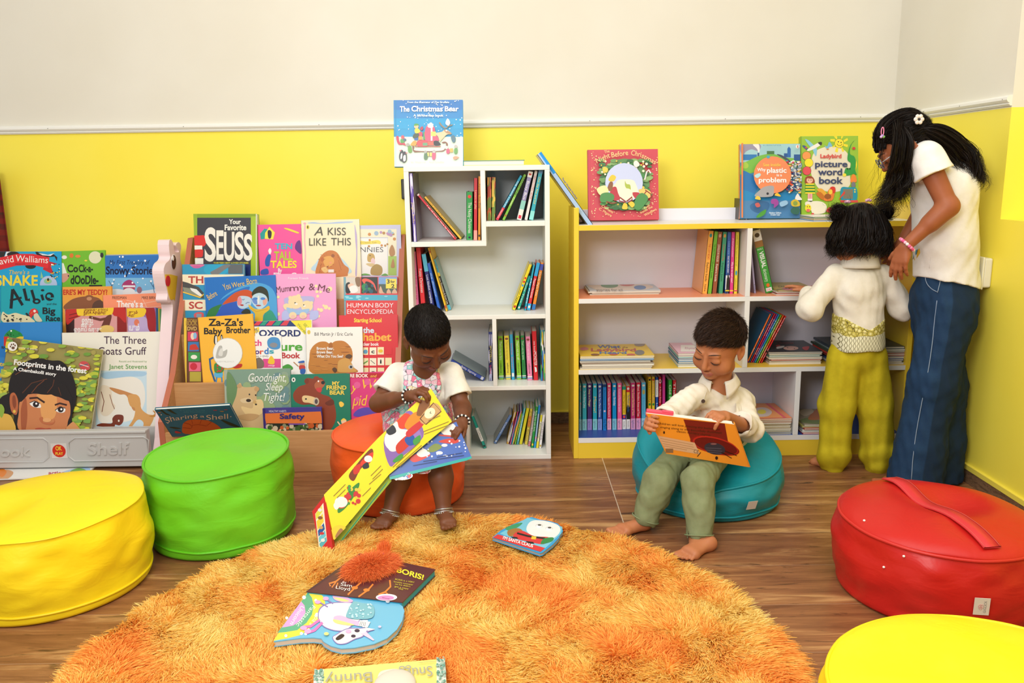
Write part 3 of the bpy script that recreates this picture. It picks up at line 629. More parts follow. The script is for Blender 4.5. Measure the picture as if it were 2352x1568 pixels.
pr('blue book with a green cartoon reptile top, left of the front tier of the plastic rack', (-60, 741), (140, 739), 1, 0, 12, '2f86cc',
 'Z 0 560 6.535|R -200 1180 300 1700 1d78c4|C 1e8a3c 60 1400 100 1330 180 1280 250 1300 320 1340 345 1400 300 1420 120 1430|S 0f5a26 10 10 110 1340 330 1390 4|E 170 1305 12 12 fff|R 60 1390 140 1530 d02c22|P f0c83a 240 1410 300 1390 360 1390 350 1440|Z 0 760 6.19|B 25 250 80 34 222 RH|B 0 498 80 60 f2c83a te|B 0 665 34 90 f2c83a n')
pr('large white book with a goat picture and thin serif title, front tier of the plastic rack', (142, 764), (373, 761), 1, .004, 11, 'efe9da',
 'Z 0 760 6.19|R 1360 563 2085 1420 c9dfe8|C efe9dc 1400 700 1700 640 2000 700 2060 1000 1900 1250 1600 1300 1400 1250|C a9cbe2 1450 600 1700 570 2060 580 2040 640 1800 650 1500 680|C e8d8c0 1430 800 1500 770 1580 830 1600 1000 1640 1080 1540 1200 1440 1180 1400 1000|L 7a3a1e 10 1440 860 1480 1000 1450 1150|L 7a3a1e 8 1560 900 1600 1040 1630 1110|C c98a52 1560 800 1700 830 1850 880 1960 930 2000 1060 1900 1130 1800 920 1700 900 1600 850|C d9a05c 1820 920 1930 900 1990 960 2010 1100 2100 1180 2180 1200 2170 1280 2100 1390 2030 1410 2040 1300 1960 1260 1850 1390 1800 1400 1900 1240 1920 1100 1850 1060|C c98a3a 2120 1210 2200 1180 2170 1130 2210 1150 2200 1220|C 7a3420 1600 1240 1650 1190 1750 1200 1750 1290 1700 1340 1640 1330 1610 1360 1380 1350 1440 1310 1590 1310|E 1690 1275 12 16 f0e8da|'
 'T 1480 180 2080 105 3a1638 The Three|T 1400 335 2082 105 3a1638 Goats Gruff|T 1695 442 2090 24 8fae7c Retold and illustrated by|T 1548 535 2090 62 52983a Janet Stevens', t_=.008)
pr('tilted leafy book with a large painted face of a dark haired child, front of the plastic rack', (19, 774), (237, 803), 0, .045, 14, '9a8f4e',
 'Z 0 760 6.19|S 7d6a3e,8a7a46,a89a50 40 60 0 100 1450 1420 3|S 8fae3e,b7c23a,dcd23c,6f9a3a,e3d94a 120 62 20 110 1440 900 7 .45|S 8fae3e,b7c23a,dcd23c,7aa34a 50 66 1060 700 1420 1420 9 .45|S 9fb64a,d2cc42 24 60 -40 400 160 1200 6 .45|'
 'C 1c120e 150 830 190 640 330 470 560 390 760 420 900 430 1020 560 1100 760 1110 980 1060 1160 960 1420 300 1420 220 1180 120 1180 20 1020 60 930 160 880|C b8653a 180 900 240 880 290 1000 270 1180 200 1150 170 1020|C 8a4426 210 930 245 920 262 1040 240 1100 210 1040|E 236 1140 20 22 e8bc4a|'
 'C cc7f4e 330 1420 300 1150 320 980 420 880 700 870 900 930 1010 1000 1030 1150 1000 1260 900 1420|C e3a05c 560 900 800 910 840 1010 800 1230 640 1240 600 1080|C a85832 340 1420 330 1100 400 950 420 1200 390 1420|P 1c120e 300 1010 340 860 500 700 740 660 960 760 1060 960 1050 1180 1030 1000 960 980 900 950 860 935 810 925 760 900 700 905 620 900 560 890 500 890 430 900 380 960 340 1000|'
 'L 5a3018 12 350 880 480 740 700 680|L 7a4020 9 480 880 560 780 660 700|L 6a3820 9 700 880 780 780 800 690|L 8a5030 7 250 620 420 520 640 470|L 5a3018 9 900 920 860 800|L 3a1c10 26 450 955 560 945 665 1015|L 3a1c10 24 810 1050 880 1025 980 1050|C f2eee8 455 1020 520 995 600 1030 610 1085 540 1085 480 1060|E 543 1040 44 42 241410|E 548 1030 14 14 fff|C f2eee8 820 1125 880 1075 955 1095 950 1145 890 1160|E 893 1112 42 42 241410|E 903 1110 14 14 fff|L 1c100c 10 455 1018 520 992 600 1028|L 1c100c 10 815 1125 880 1075 960 1095|'
 'C c06a3e 590 1240 640 1220 640 1290 720 1300 800 1290 800 1250 810 1290 760 1330 640 1310|E 700 1262 60 30 e6a66a|C b2503a 530 1385 600 1370 680 1380 740 1375 760 1400 700 1425 600 1420|C d8955c 970 1385 990 1350 1060 1290 1090 1300 1180 1400 1200 1420 960 1420|C e0b04a -20 1200 100 1170 200 1220 250 1420 -20 1420|C 8fae3e 5 1060 60 1040 100 1120 60 1230 20 1160|'
 'C c84a4a 1150 480 1200 430 1280 450 1310 530 1260 560 1200 560|L 3a6a7a 12 1160 500 1280 470|L e8dcd0 10 1165 470 1290 510|E 213 220 68 66 f0ebe2|E 222 242 24 20 6a4a34|E 185 222 10 14 6a4a34|E 200 195 10 14 6a4a34|E 228 190 10 14 6a4a34|E 250 208 10 14 6a4a34|U 295 248 565 276 26 e8e4d2 world of words|V 232 476 1260 604 72 f4f2ee Footprints in the forest|V 222 556 832 638 44 f4f2ee A Chembakolli story', t_=.007, hard=False)
# ---------------------------------------------------------------- books on the wooden rack
def wr(label, TL, TR, tier, dy, lean, c, art, **k): return faceout(label, TL, TR, TIER[tier][0]+.026+dy, TIER[tier][2]+.013, lean, c, art, group=G2, **k)
wr('lime green and black book with huge white letters, top row of the wooden rack', (444, 491), (590, 491), 3, 0, 6, '86a423',
 'Z 410 480 6.03|R 200 60 260 960 93b32c|R 1005 100 1075 960 a4c22a|R 1072 60 1084 960 e8eadc|R 260 120 1000 1000 403d42|C d8302a 200 380 300 365 360 370 385 450 370 500 330 520 280 500 200 495|R 200 505 330 560 f0ece2|C d8302a 200 575 330 560 340 610 330 660 270 670 200 665|R 200 680 345 760 f0ece2|B 700 205 865 62 f4f0e6 Your|B 640 290 940 72 f4f0e6 Favorite|B 362 705 520 430 efeade S|B 525 690 625 380 efeade E|B 630 700 775 370 efeade U|B 780 690 905 360 efeade S|B 905 700 1025 340 efeade S|B 485 755 970 20 d8d23a THIRTEEN BEST-LOVED STORIES|R 700 770 1000 920 1c2c6a', t_=.03)
wr('hot pink book with cyan, green and yellow capitals, top row of the wooden rack', (591, 516), (692, 514), 3, .006, 6, 'f0569c',
 'Z 410 480 6.03|R 1088 214 1112 960 d93f85|P 1f9a96 1130 340 1190 270 1240 280 1200 330 1210 410 1140 420|P f2e24a 1195 410 1200 330 1260 245 1335 325 1310 420|C 3a2038 1235 310 1260 290 1290 320 1280 400 1245 400|Z 400 480 2.45|C 2a58b0 513 285 530 255 545 262 540 290 535 320 515 318|C f2f0ea 530 235 540 220 548 235 540 255|C 2a58b0 490 345 525 335 530 365 490 368|C 6a2a80 690 185 710 180 716 250 690 235 680 215|C e8d83a 620 110 640 108 700 130 690 136|B 567 224 665 30 35b8d0 TEN|B 563 286 668 46 b4cc2c TALL|B 543 330 690 38 f2e22e TALES|B 585 356 607 22 f6f2ee By|B 560 385 690 26 f6f2ee Dr. S', t_=.022)
wr('cream book with a golden lion drawing, third in the top row on the wooden rack', (691, 506), (825, 503), 3, -.008, 7, 'f1e6c0',
 'Z 640 490 6.534|C a9bfe0 430 145 520 130 640 145 760 140 900 125 1100 120 1090 138 900 150 700 155 520 152|C e9b4bc 385 180 405 180 400 400 410 600 400 900 380 900 392 600 380 400|C b7a6cc 1140 170 1160 240 1180 400 1175 900 1150 900 1165 600 1150 400|E 392 150 22 14 eba8b4|E 438 205 26 30 e8d64a|R 430 185 446 225 222|C b9d6e2 520 860 560 740 700 600 900 640 1040 780 1060 900|C c87a35 580 940 590 740 650 620 760 555 880 590 980 760 1050 820 1040 900 990 945|C e0a450 665 690 700 650 780 640 830 690 820 760 740 805 690 780|E 655 690 26 34 b9652c|E 815 635 26 26 9a5a2c|E 735 800 16 10 8a4a2a|E 780 740 20 16 e89a6a|C e6bd74 640 830 690 800 730 820 740 870 690 890|R 745 840 830 885 e9e4da|L a85a24 5 880 620 960 760|L a85a24 5 640 760 610 900|L a85a24 5 900 700 940 850|S a85a24 24 9 600 600 960 900 4 .3|I 530 330 665 128 4a4638 A|T 738 325 1010 110 45412f KISS|T 460 482 715 110 45412f LIKE|T 790 478 1085 110 45412f THIS', hard=False)
wr('pale lavender bordered book with rabbits, right end of the top row on the wooden rack', (800, 518), (920, 516), 3, .012, 6, 'c7c6e4',
 'Z 640 490 6.534|R 1000 235 1770 930 efe8c8|R 1000 360 1640 900 b9bfd8|R 1000 370 1635 920 f2f0ea|R 1645 640 1770 930 a9c65a|C f0dc5a 1210 410 1320 420 1480 400 1530 425 1525 460 1470 455 1310 465 1210 460|I 1225 448 1470 26 b0902a e Classic Tale|T 1225 580 1570 74 55565a NNIES|C c9a55a 1330 660 1350 605 1410 600 1440 640 1440 700 1390 730 1340 720|C e9c8c8 1385 700 1420 665 1450 720 1430 770 1395 750|C b0924e 1380 900 1390 820 1460 760 1540 790 1560 860 1530 925 1420 925|C d8c08a 1310 760 1360 745 1440 760 1390 800|E 1372 632 8 8 222|S d08a3a,b9863a 9 20 1250 280 1740 500 3|S b98ab8,9ab8d0 8 26 1420 250 1740 330 6|C b5824a 1660 560 1700 470 1740 540 1740 620 1680 640|C b5824a 1690 760 1720 680 1740 800 1690 810|C 6aa84a 1220 925 1300 900 1380 925|C 6aa84a 1540 930 1600 900 1640 930')
wr('blue reference book with cream bands, red serif capitals and a train, second row of the wooden rack', (418, 607), (559, 606), 2, .008, 8, '2f93bd',
 'Z 410 480 6.03|C d86a9a 160 770 250 820 360 770|E 250 800 60 20 c8609a|E 520 840 170 90 2aa0c8|R 690 765 890 895 5f6468|C 77797a 440 880 520 830 640 770 720 780 640 840 520 920|R 50 905 915 1050 efe4c4|R 60 1255 900 1405 efe4c4|B 135 1025 345 92 b8423a TH|B 145 1378 335 92 b8423a SC|P 4a4a48 55 1000 130 1020 280 1080 350 1160 352 1240 280 1230 70 1160|P 8a8f7a 60 1080 180 1100 280 1180 290 1230 80 1160|P f0c23a 60 1140 300 1215 350 1170 352 1186 300 1232 60 1156|P e8e8e4 160 1090 250 1110 330 1190 300 1210 180 1130|C d85a5a 220 1450 280 1425 345 1440 340 1500 230 1500|R 250 1450 320 1500 8a98a8', t_=.02)
wr('deep blue book with two painted sleeping faces and yellow script, second row of the wooden rack', (469, 637), (633, 631), 2, -.006, 9, '1f6fc0',
 'Z 410 480 6.03|R 355 920 378 1560 2a7acc|C 4aa0d8 560 1300 800 1100 1100 1020 1330 1150 1340 1560 700 1560|C 1f6fc0 400 1400 600 1250 800 1130 990 1080 800 1300|C c8501e 610 1320 700 1220 800 1150 930 1115 1020 1150 1020 1230 900 1240 820 1270 700 1300|C 2f7a3a 390 1480 430 1390 520 1340 600 1320 560 1390 540 1560 390 1560|C 2a58b8 530 1560 560 1400 640 1320 800 1290 900 1380 980 1560|C 2b2f1c 1020 1200 1040 1120 1130 1068 1220 1110 1250 1200 1240 1280 1150 1200|C b9d0e0 815 1260 850 1205 960 1210 1010 1250 1000 1330 930 1370 870 1380 820 1340|C e08a92 815 1260 850 1210 880 1270 860 1330 825 1330|E 880 1330 24 12 b03a30|L 4a6a9a 8 880 1250 900 1260 915 1245|L 4a6a9a 8 930 1310 960 1290 985 1295|C b9d4e2 1018 1240 1040 1190 1120 1160 1200 1190 1235 1250 1220 1320 1130 1390 1060 1350 1020 1290|C e0a58e 1170 1260 1225 1240 1220 1310 1180 1330|C 6a8ad0 1020 1240 1080 1250 1090 1320 1040 1300|E 1065 1240 32 18 4a82cc|E 1170 1240 34 18 4a82cc|P e8e4de 1100 1200 1120 1200 1120 1310 1095 1310|E 1110 1335 36 10 b03a30|C 2f9a7a 1200 1440 1280 1400 1350 1500 1360 1560 1180 1560|C e0b830 975 1320 1060 1380 1170 1380 1250 1340 1260 1390 1180 1460 1160 1560 1060 1560 1060 1450 990 1380|L c8962a 8 1000 1370 1080 1420 1240 1380|C 2b2f1c 870 1440 930 1380 990 1400 990 1450|U 425 1262 545 1190 78 f2c85a Before|U 640 1130 730 1095 90 f2c85a You|U 745 1090 920 1060 70 f2c85a Were|U 950 1045 1090 1030 80 f2c85a Born', t_=.01)
wr('pink book with two teddy bears in a lilac armchair, second row of the wooden rack', (628, 629), (771, 628), 2, .004, 8, 'efa3cf',
 'Z 640 490 6.534|S f2e2a8 12 30 560 960 800 1560 5|S f2e2a8 5 24 -60 1000 60 1560 8|T 145 990 450 34 f6f0f4 Forever Friends|U -30 1190 165 1165 92 6a3442 Mum|U 170 1165 400 1150 92 6a3442 my|T 455 1150 545 100 6a3442 &|U 585 1150 765 1190 95 6a3442 Me|C b9b4e0 100 1270 280 1245 520 1250 520 1350 480 1500 120 1500 90 1350|C b9c0ea 60 1480 150 1460 170 1568 60 1600|C b9c0ea 480 1480 590 1460 590 1568 480 1600|E 255 1330 110 100 efd9a8|E 300 1240 34 30 efd9a8|E 175 1265 28 28 efd9a8|E 425 1390 90 82 efd9a8|E 495 1340 26 24 efd9a8|E 250 1345 12 14 222|E 265 1358 24 14 f4f0ea|E 380 1375 10 12 222|E 390 1388 18 12 f4f0ea|C efd9a8 70 1380 130 1350 200 1400 180 1450 100 1440|C 9fc2e4 125 1410 280 1450 460 1430 420 1500 280 1520 160 1500|E 215 1530 58 52 efd9a8|E 370 1530 56 50 efd9a8|E 220 1550 34 28 f0c4b0|E 375 1550 32 26 f0c4b0', hard=False)
wr('red reference book with a strip of three photos and a yellow price sticker, right of the second row', (789, 636), (913, 635), 2, .012, 8, 'e23c3a',
 'Z 640 490 6.534|R 975 955 1010 1568 7aa8b0|R 1010 955 1225 1200 d8cfc0|C 222 1010 1060 1070 1040 1080 1180 1010 1190|C e8c0a8 1040 1070 1110 1050 1130 1110 1060 1130|C f2eee8 1060 1110 1150 1080 1190 1160 1100 1195|C 8a6a4a 1150 970 1220 960 1220 1090 1170 1080|R 1240 955 1485 1200 1c2418|C e85a4a 1250 1000 1300 975 1380 1000 1440 1060 1470 1170 1430 1100 1380 1040 1300 1030 1310 1190 1280 1190 1290 1080|S 2f8a4a,1f5a6a 16 26 1270 1060 1440 1180 4|R 1500 955 1780 1200 7aa6da|R 1500 1060 1780 1200 4a5a4a|C d8b090 1510 1195 1530 1090 1570 1180 1600 1195|C d8b090 1620 1195 1650 1130 1690 1195|C d8b090 1700 1195 1740 1130 1780 1195|R 1610 980 1770 1125 f3df4a|B 1625 1050 1668 58 222 3|B 1680 1042 1745 40 222 for|B 1690 1115 1740 52 222 2|R 1010 1200 1785 1222 e23c3a|R 975 1222 1785 1305 4fb4cc|S 9adbe8 10 34 1020 1230 1760 1300 4 .3|R 1012 1305 1785 1600 e23c3a|T 1030 1410 1420 66 f4f0ee HUMAN|T 1455 1410 1725 66 f4f0ee BODY|T 1030 1505 1725 66 f4f0ee ENCYCLOPEDIA', t_=.02)
wr('brown picture strip book edge behind the yellow book, left of the third row on the wooden rack', (420, 730), (480, 728), 1, .006, 10, '6a4024',
 'Z 400 480 2.45|R 55 610 70 975 e8c03a|B 66 655 132 26 b08a3a BOOK|B 74 682 128 20 d8b060 DVD|B 68 636 130 16 b08a3a STORY|R 76 690 134 742 d8405a|R 78 747 140 800 3a78b0|R 80 805 146 855 3f9a4a|R 84 862 150 912 e86a82|C c83a2a 88 780 92 765 120 760 132 775 136 790 90 792|E 105 715 12 20 f0d0b8|E 118 712 10 18 8ab8d8|E 112 832 18 12 f0e8d8|E 110 885 20 20 c82a3a|R 88 915 152 970 b9a63a|L f0e8da 3 148 610 164 975')
wr('yellow book with a zebra outline and a round white sticker, third row of the wooden rack', (454, 729), (580, 720), 1, -.008, 10, 'f6b634',
 'Z 400 480 2.45|B 192 656 388 38 221c18 Za-Za\'s|B 168 703 270 34 221c18 Baby|B 294 697 430 34 221c18 Brother|C 222 228 760 226 715 240 708 246 755 262 755 262 712 272 712 275 770|C f0ebe2 232 758 232 720 239 716 241 757|C f0ebe2 265 757 266 718 270 718 271 760|L 2a5a8a 10 200 840 206 900 230 970|L 2a5a8a 10 200 845 230 830|C 5ab0d8 228 920 270 915 270 945 232 945|L 4a8ac0 8 240 945 236 975|L 4a8ac0 8 268 945 270 975|C 3f8a3a 230 868 280 880 272 918 230 918|S c83a2a 12 5 236 875 272 915 3|C c02c20 330 880 380 870 376 890 340 895|E 302 810 84 86 cfc9c0|E 302 810 81 83 f1efe9|C b9b6ae 235 830 250 775 270 770 275 800 300 790 290 830 250 840|C dcd9d2 250 820 262 785 275 790 272 825|T 240 862 340 8 c4c0b8 A NEW MILLIE M.C.F.')
wr('white word book with a pink panel and coloured lettering, third row of the wooden rack', (572, 772), (646, 770), 1, -.002, 10, 'f3efe9',
 'Z 400 480 2.45|C 4a90c8 525 740 550 720 590 730 596 780 560 790 530 775|E 560 765 22 14 8a8a90|B 446 768 492 32 e0407a ch|B 455 815 480 28 5a2a80 o|B 482 815 505 28 e0583a r|B 507 815 532 34 3a78c0 d|B 535 812 562 26 2aa0b0 s|T 446 832 530 9 555 Book + DVD|R 500 842 600 892 e04a8a|C 7a6a5a 455 850 480 835 505 860 500 892 455 892|C f0c02a 528 865 545 825 565 850 560 872|T 530 884 566 9 fff orange')
wr('white picture word book with diagonal red and green stripes on top, third row of the wooden rack', (575, 738), (716, 734), 1, .004, 10, 'f4f1ec',
 'Z 400 480 2.45|R 440 625 770 660 1f3a78|P d83a4a 445 655 470 628 500 628 475 655|P 2a9a7a 480 655 505 628 530 628 510 655|P d83a4a 515 655 540 628 570 628 548 655|P 2a9a7a 552 655 580 628 610 628 590 655|P d83a4a 596 655 622 628 650 628 634 655|P f4df3a 655 628 772 625 774 700 735 705|U 725 650 760 690 16 4a7a2a 500 First|U 690 650 735 700 14 4a7a2a Words|P f2d83a 442 675 478 662 480 690 446 700|I 446 692 476 22 3a4a9a My|B 478 715 712 34 1d2c66 OXFORD|B 598 795 722 44 4fa52e ure|B 604 838 710 30 c22c2c Book|C 4a9a3a 605 890 640 872 668 890 660 905 610 905|L b8783a 5 672 860 700 885|C d8a888 705 860 730 855 735 880 710 880|C 2f62b0 700 858 730 852 732 864 704 866|C c83a30 705 880 735 880 735 905 708 905|C 2f62b0 712 900 738 900 735 925 712 925')
wr('white book with a carved brown bear shape, third row of the wooden rack', (702, 752), (832, 750), 1, -.012, 10, 'f2ede4',
 'Z 400 480 2.45|E 758 692 9 12 e0c23a|T 790 712 1005 18 33302c Bill Martin Jr / Eric Carle|C c07a2a 762 830 775 780 810 750 850 745 880 758 910 742 960 745 1000 790 1002 850 985 870 1010 890 1020 920 780 925|C a8641e 870 760 890 755 890 830 875 800|S 9a5a1c,d08a36 26 20 775 760 990 915 5 .12|C d09a4a 920 890 930 850 980 840 1010 890 1024 915 930 918|C 5a3a1c 965 826 985 815 1002 826 990 840 970 838|C 5a3a1c 890 900 905 890 918 905 905 920|E 995 888 14 12 b9b0a4|E 996 888 7 7 222|B 803 791 900 15 f2ede4 Brown Bear,|B 803 812 895 15 f2ede4 Brown Bear,|B 803 835 952 15 f2ede4 What Do You See?', hard=False)
wr('red sticker activity book with letter tiles, right end of the third row on the wooden rack', (778, 724), (913, 722), 1, .012, 9, 'd8282e',
 'Z 400 480 2.45|B 1012 636 1167 22 f2d83a Starting School|B 1062 696 1125 30 cfe4ee the|B 1062 740 1222 42 f2b03a habet|B 1062 768 1152 17 f4ece8 cker book|R 1062 778 1092 820 efe2b0|R 1100 778 1138 820 f2ecd0|R 1144 776 1180 818 efe2b0|R 1062 838 1094 880 efe2b0|R 1100 838 1138 880 f2ecd0|R 1145 836 1182 878 f2ecd0|R 1188 836 1224 878 efe2b0|R 1062 892 1094 930 efe2b0|R 1100 892 1138 930 f2ecd0|R 1145 892 1182 930 efe2b0|E 1077 802 12 12 5a9ac0|B 1110 810 1128 20 222 c|E 1162 798 13 9 e8c02a|B 1158 868 1168 22 222 i|P 5a9a3a 1066 865 1090 850 1090 858 1066 873|L 555 3 1106 850 1130 870|B 1112 926 1130 20 222 n|R 1190 780 1226 818 d8282e', t_=.012)
wr('grey green book with a tan bear hugging a cub, front row of the wooden rack', (514, 849), (667, 846), 0, .014, 9, '7f9a86',
 'Z 400 480 2.45|R 280 895 300 1260 a8b09a|S 6f8a6a,8ea28a,93a878,6a8a8a 40 30 300 910 640 1220 5|C 6a8a5a 300 920 340 960 360 1040 330 1100 300 1080|C d0ad7c 360 990 375 978 390 1000 440 1000 460 995 478 1010 465 1040 470 1080 500 1150 500 1245 340 1250 335 1180 325 1120 350 1050|E 368 995 14 12 c49a68|E 466 1012 14 14 c49a68|C e0c396 375 1070 420 1060 445 1080 420 1090 385 1088|E 420 1076 14 9 3a2a20|E 425 1042 4 5 222|E 460 1046 4 5 222|C e6c48a 440 1120 450 1080 490 1070 505 1100 495 1150 440 1165 400 1150 380 1110|E 455 1085 10 10 d0a868|E 462 1098 6 5 3a2a20|C c49a68 350 1170 420 1150 480 1160 430 1190|I 420 970 632 46 f1efe6 Goodnight,|I 515 1020 612 42 f1efe6 Sleep|I 505 1078 625 44 f1efe6 Tight!')
wr('dark green book with a big brown bear and yellow capitals, front row of the wooden rack', (667, 860), (803, 857), 0, -.002, 10, '17785c',
 'Z 400 480 2.45|E 672 960 11 13 f0ece2|R 668 954 676 966 222|C 8a3a1c 670 1040 700 1000 740 985 735 965 750 950 790 955 830 950 848 980 825 1020 830 1040 880 1060 905 1110 910 1180 880 1240 840 1240 800 1110 720 1100 680 1080|E 746 968 13 15 7a3016|E 800 952 16 12 8a3a1c|C b0603a 790 985 820 960 850 975 835 1005 800 1015|E 838 976 11 10 222|E 812 968 4 5 fff|C c83a3a 800 1008 830 1005 826 1030 806 1025|C e6c48a 720 1060 735 1048 780 1055 815 1075 800 1100 760 1090 728 1085|E 800 1082 16 22 c8b89a|E 800 1082 9 14 5a4a4a|E 742 1068 5 5 222|C 6a2a14 850 1090 890 1070 900 1095 870 1105|C f2c84a 928 1090 940 1082 956 1095 950 1110 935 1112|B 890 990 932 20 f2d04a MY|B 858 1015 970 22 f2d04a FRIEND|B 876 1043 960 22 f2d04a BEAR|E 955 1195 15 17 f0c8a0|C f2d04a 938 1190 955 1176 972 1190 960 1186|C c02c2a 940 1215 975 1212 965 1245 938 1245|L f0c8a0 7 935 1215 920 1195', t_=.011)
wr('magenta book with yellow hand lettering half hidden behind the orange ottoman, wooden rack', (795, 857), (905, 852), 0, .012, 9, 'd83a7c',
 'Z 400 480 2.45|R 985 922 1240 950 b81e2a|B 990 946 1092 18 f6f0e8 RE BOOK|I 1104 946 1140 16 f2d04a and|I 992 1025 1035 48 f2c63a y|I 1060 1010 1150 52 f2c63a Wi|I 1002 1105 1088 60 f2c63a pid|S e05a94 12 16 1000 960 1130 1160 3|C 5a4ab0 1015 1165 1030 1130 1080 1115 1140 1125 1140 1165')
def quadbook(label, TL, YTL, TR, YTR, BL, YBL, c, art, t_, **k):
    A, B, D = atY(*TL, YTL), atY(*TR, YTR), atY(*BL, YBL); ex = nrm(B-A); ey = (A-D)-ex*((A-D)@ex); h_ = np.linalg.norm(ey); ey /= h_; n_ = np.cross(ex, ey)
    O = A-ey*h_-n_*t_; return book(label, O, ex, ey, n_, np.linalg.norm(B-A), h_, t_, c, art=art, fn=lay(A, n_), name='picture_book', **k)
quadbook('teal book with an orange shell tipping forward out of the wooden rack behind the green ottoman', (355, 941), 2.83, (528, 931), 2.83, (398, 1003), 2.94, '1c6a82',
 'Z 350 860 10.45|C 24341c 170 840 230 840 330 920 440 975 330 960 230 890|C 24341c 330 830 420 830 520 900 600 950 480 920|C 24341c 1640 1080 1800 1120 2100 1250 2000 1260 1800 1190|C 24341c 400 1260 520 1255 690 1290 550 1300|T 665 865 1265 26 4a97a4 By the author of The Gruffalo|T 750 905 1250 28 4a97a4 Julia Donaldson|C cf5c20 720 1260 760 1150 900 1080 1150 1075 1400 1120 1630 1270 1600 1400 800 1420|L a83c14 14 940 1085 970 1180|L a83c14 14 1180 1080 1140 1180|L a83c14 14 1420 1130 1310 1220|L a83c14 14 740 1270 930 1290|L a83c14 14 760 1150 900 1190 960 1250|L a83c14 12 940 1280 960 1210 1100 1190 1300 1230|U 340 1165 540 1090 130 e4bfa0 Sh|U 560 1095 1090 1010 96 e4bfa0 aring|T 1150 1020 1250 62 e4bfa0 a|U 1300 1085 1820 1050 118 e4bfa0 Shell|E 1510 846 50 10 c03a4a|E 1670 874 50 10 d08a3a|E 1765 833 44 9 c04a4a|E 170 903 40 12 c0703a|E 215 955 16 12 e8d0b8|E 1885 1000 14 10 e8d0b8|E 375 1160 14 10 b8c8c8|C b8303a 540 1380 560 1340 640 1360 700 1390 600 1400', .011, group=G2, page=PAPER)
wr('slim purple and orange book low in front of the green bear book, wooden rack', (603, 938), (738, 935), 0, -.022, 4, '4a3c8c',
 'Z 400 480 2.45|P e0763a 505 1150 825 1138 840 1220 700 1205 520 1215|R 520 1205 840 1290 2a2a22|S 3a5a2a,8a8a6a,c8b89a,c05a2a 40 12 525 1210 830 1250 6|R 498 1120 512 1290 3a2c70|T 535 1142 632 12 d8d4e4 HEALTHY HABITS|B 595 1178 735 27 2f2a78 Safety|R 645 1205 740 1212 7a4aa0', t_=.012)
# magazine on the floor under the plastic rack
P = [atZ(-30, 1090, .006), atZ(202, 1072, .006), atZ(190, 1099, .006)]
q0 = atZ(-40, 1104, .002); ex = nrm(atZ(190, 1095, .002)-q0); ey = np.cross((0, 0, 1), ex)
book('white illustrated magazine on the floor poking out under the plastic rack', q0, ex, ey, (0, 0, 1), np.linalg.norm(atZ(192, 1096, .002)-q0), .2, .005, 'eeece8', name='magazine',
 art='Z 0 970 2.622|C d8a070 -20 300 40 285 80 300 60 330 20 345 -20 345|C e8842a -20 290 20 280 40 300 10 330|C a9c8ea 300 350 400 290 540 275 500 350|C 7ab04a 420 300 470 275 520 290 490 320|B 292 314 392 20 c02c4a action|T 392 314 440 20 b9a0a8 aid', hard=False)
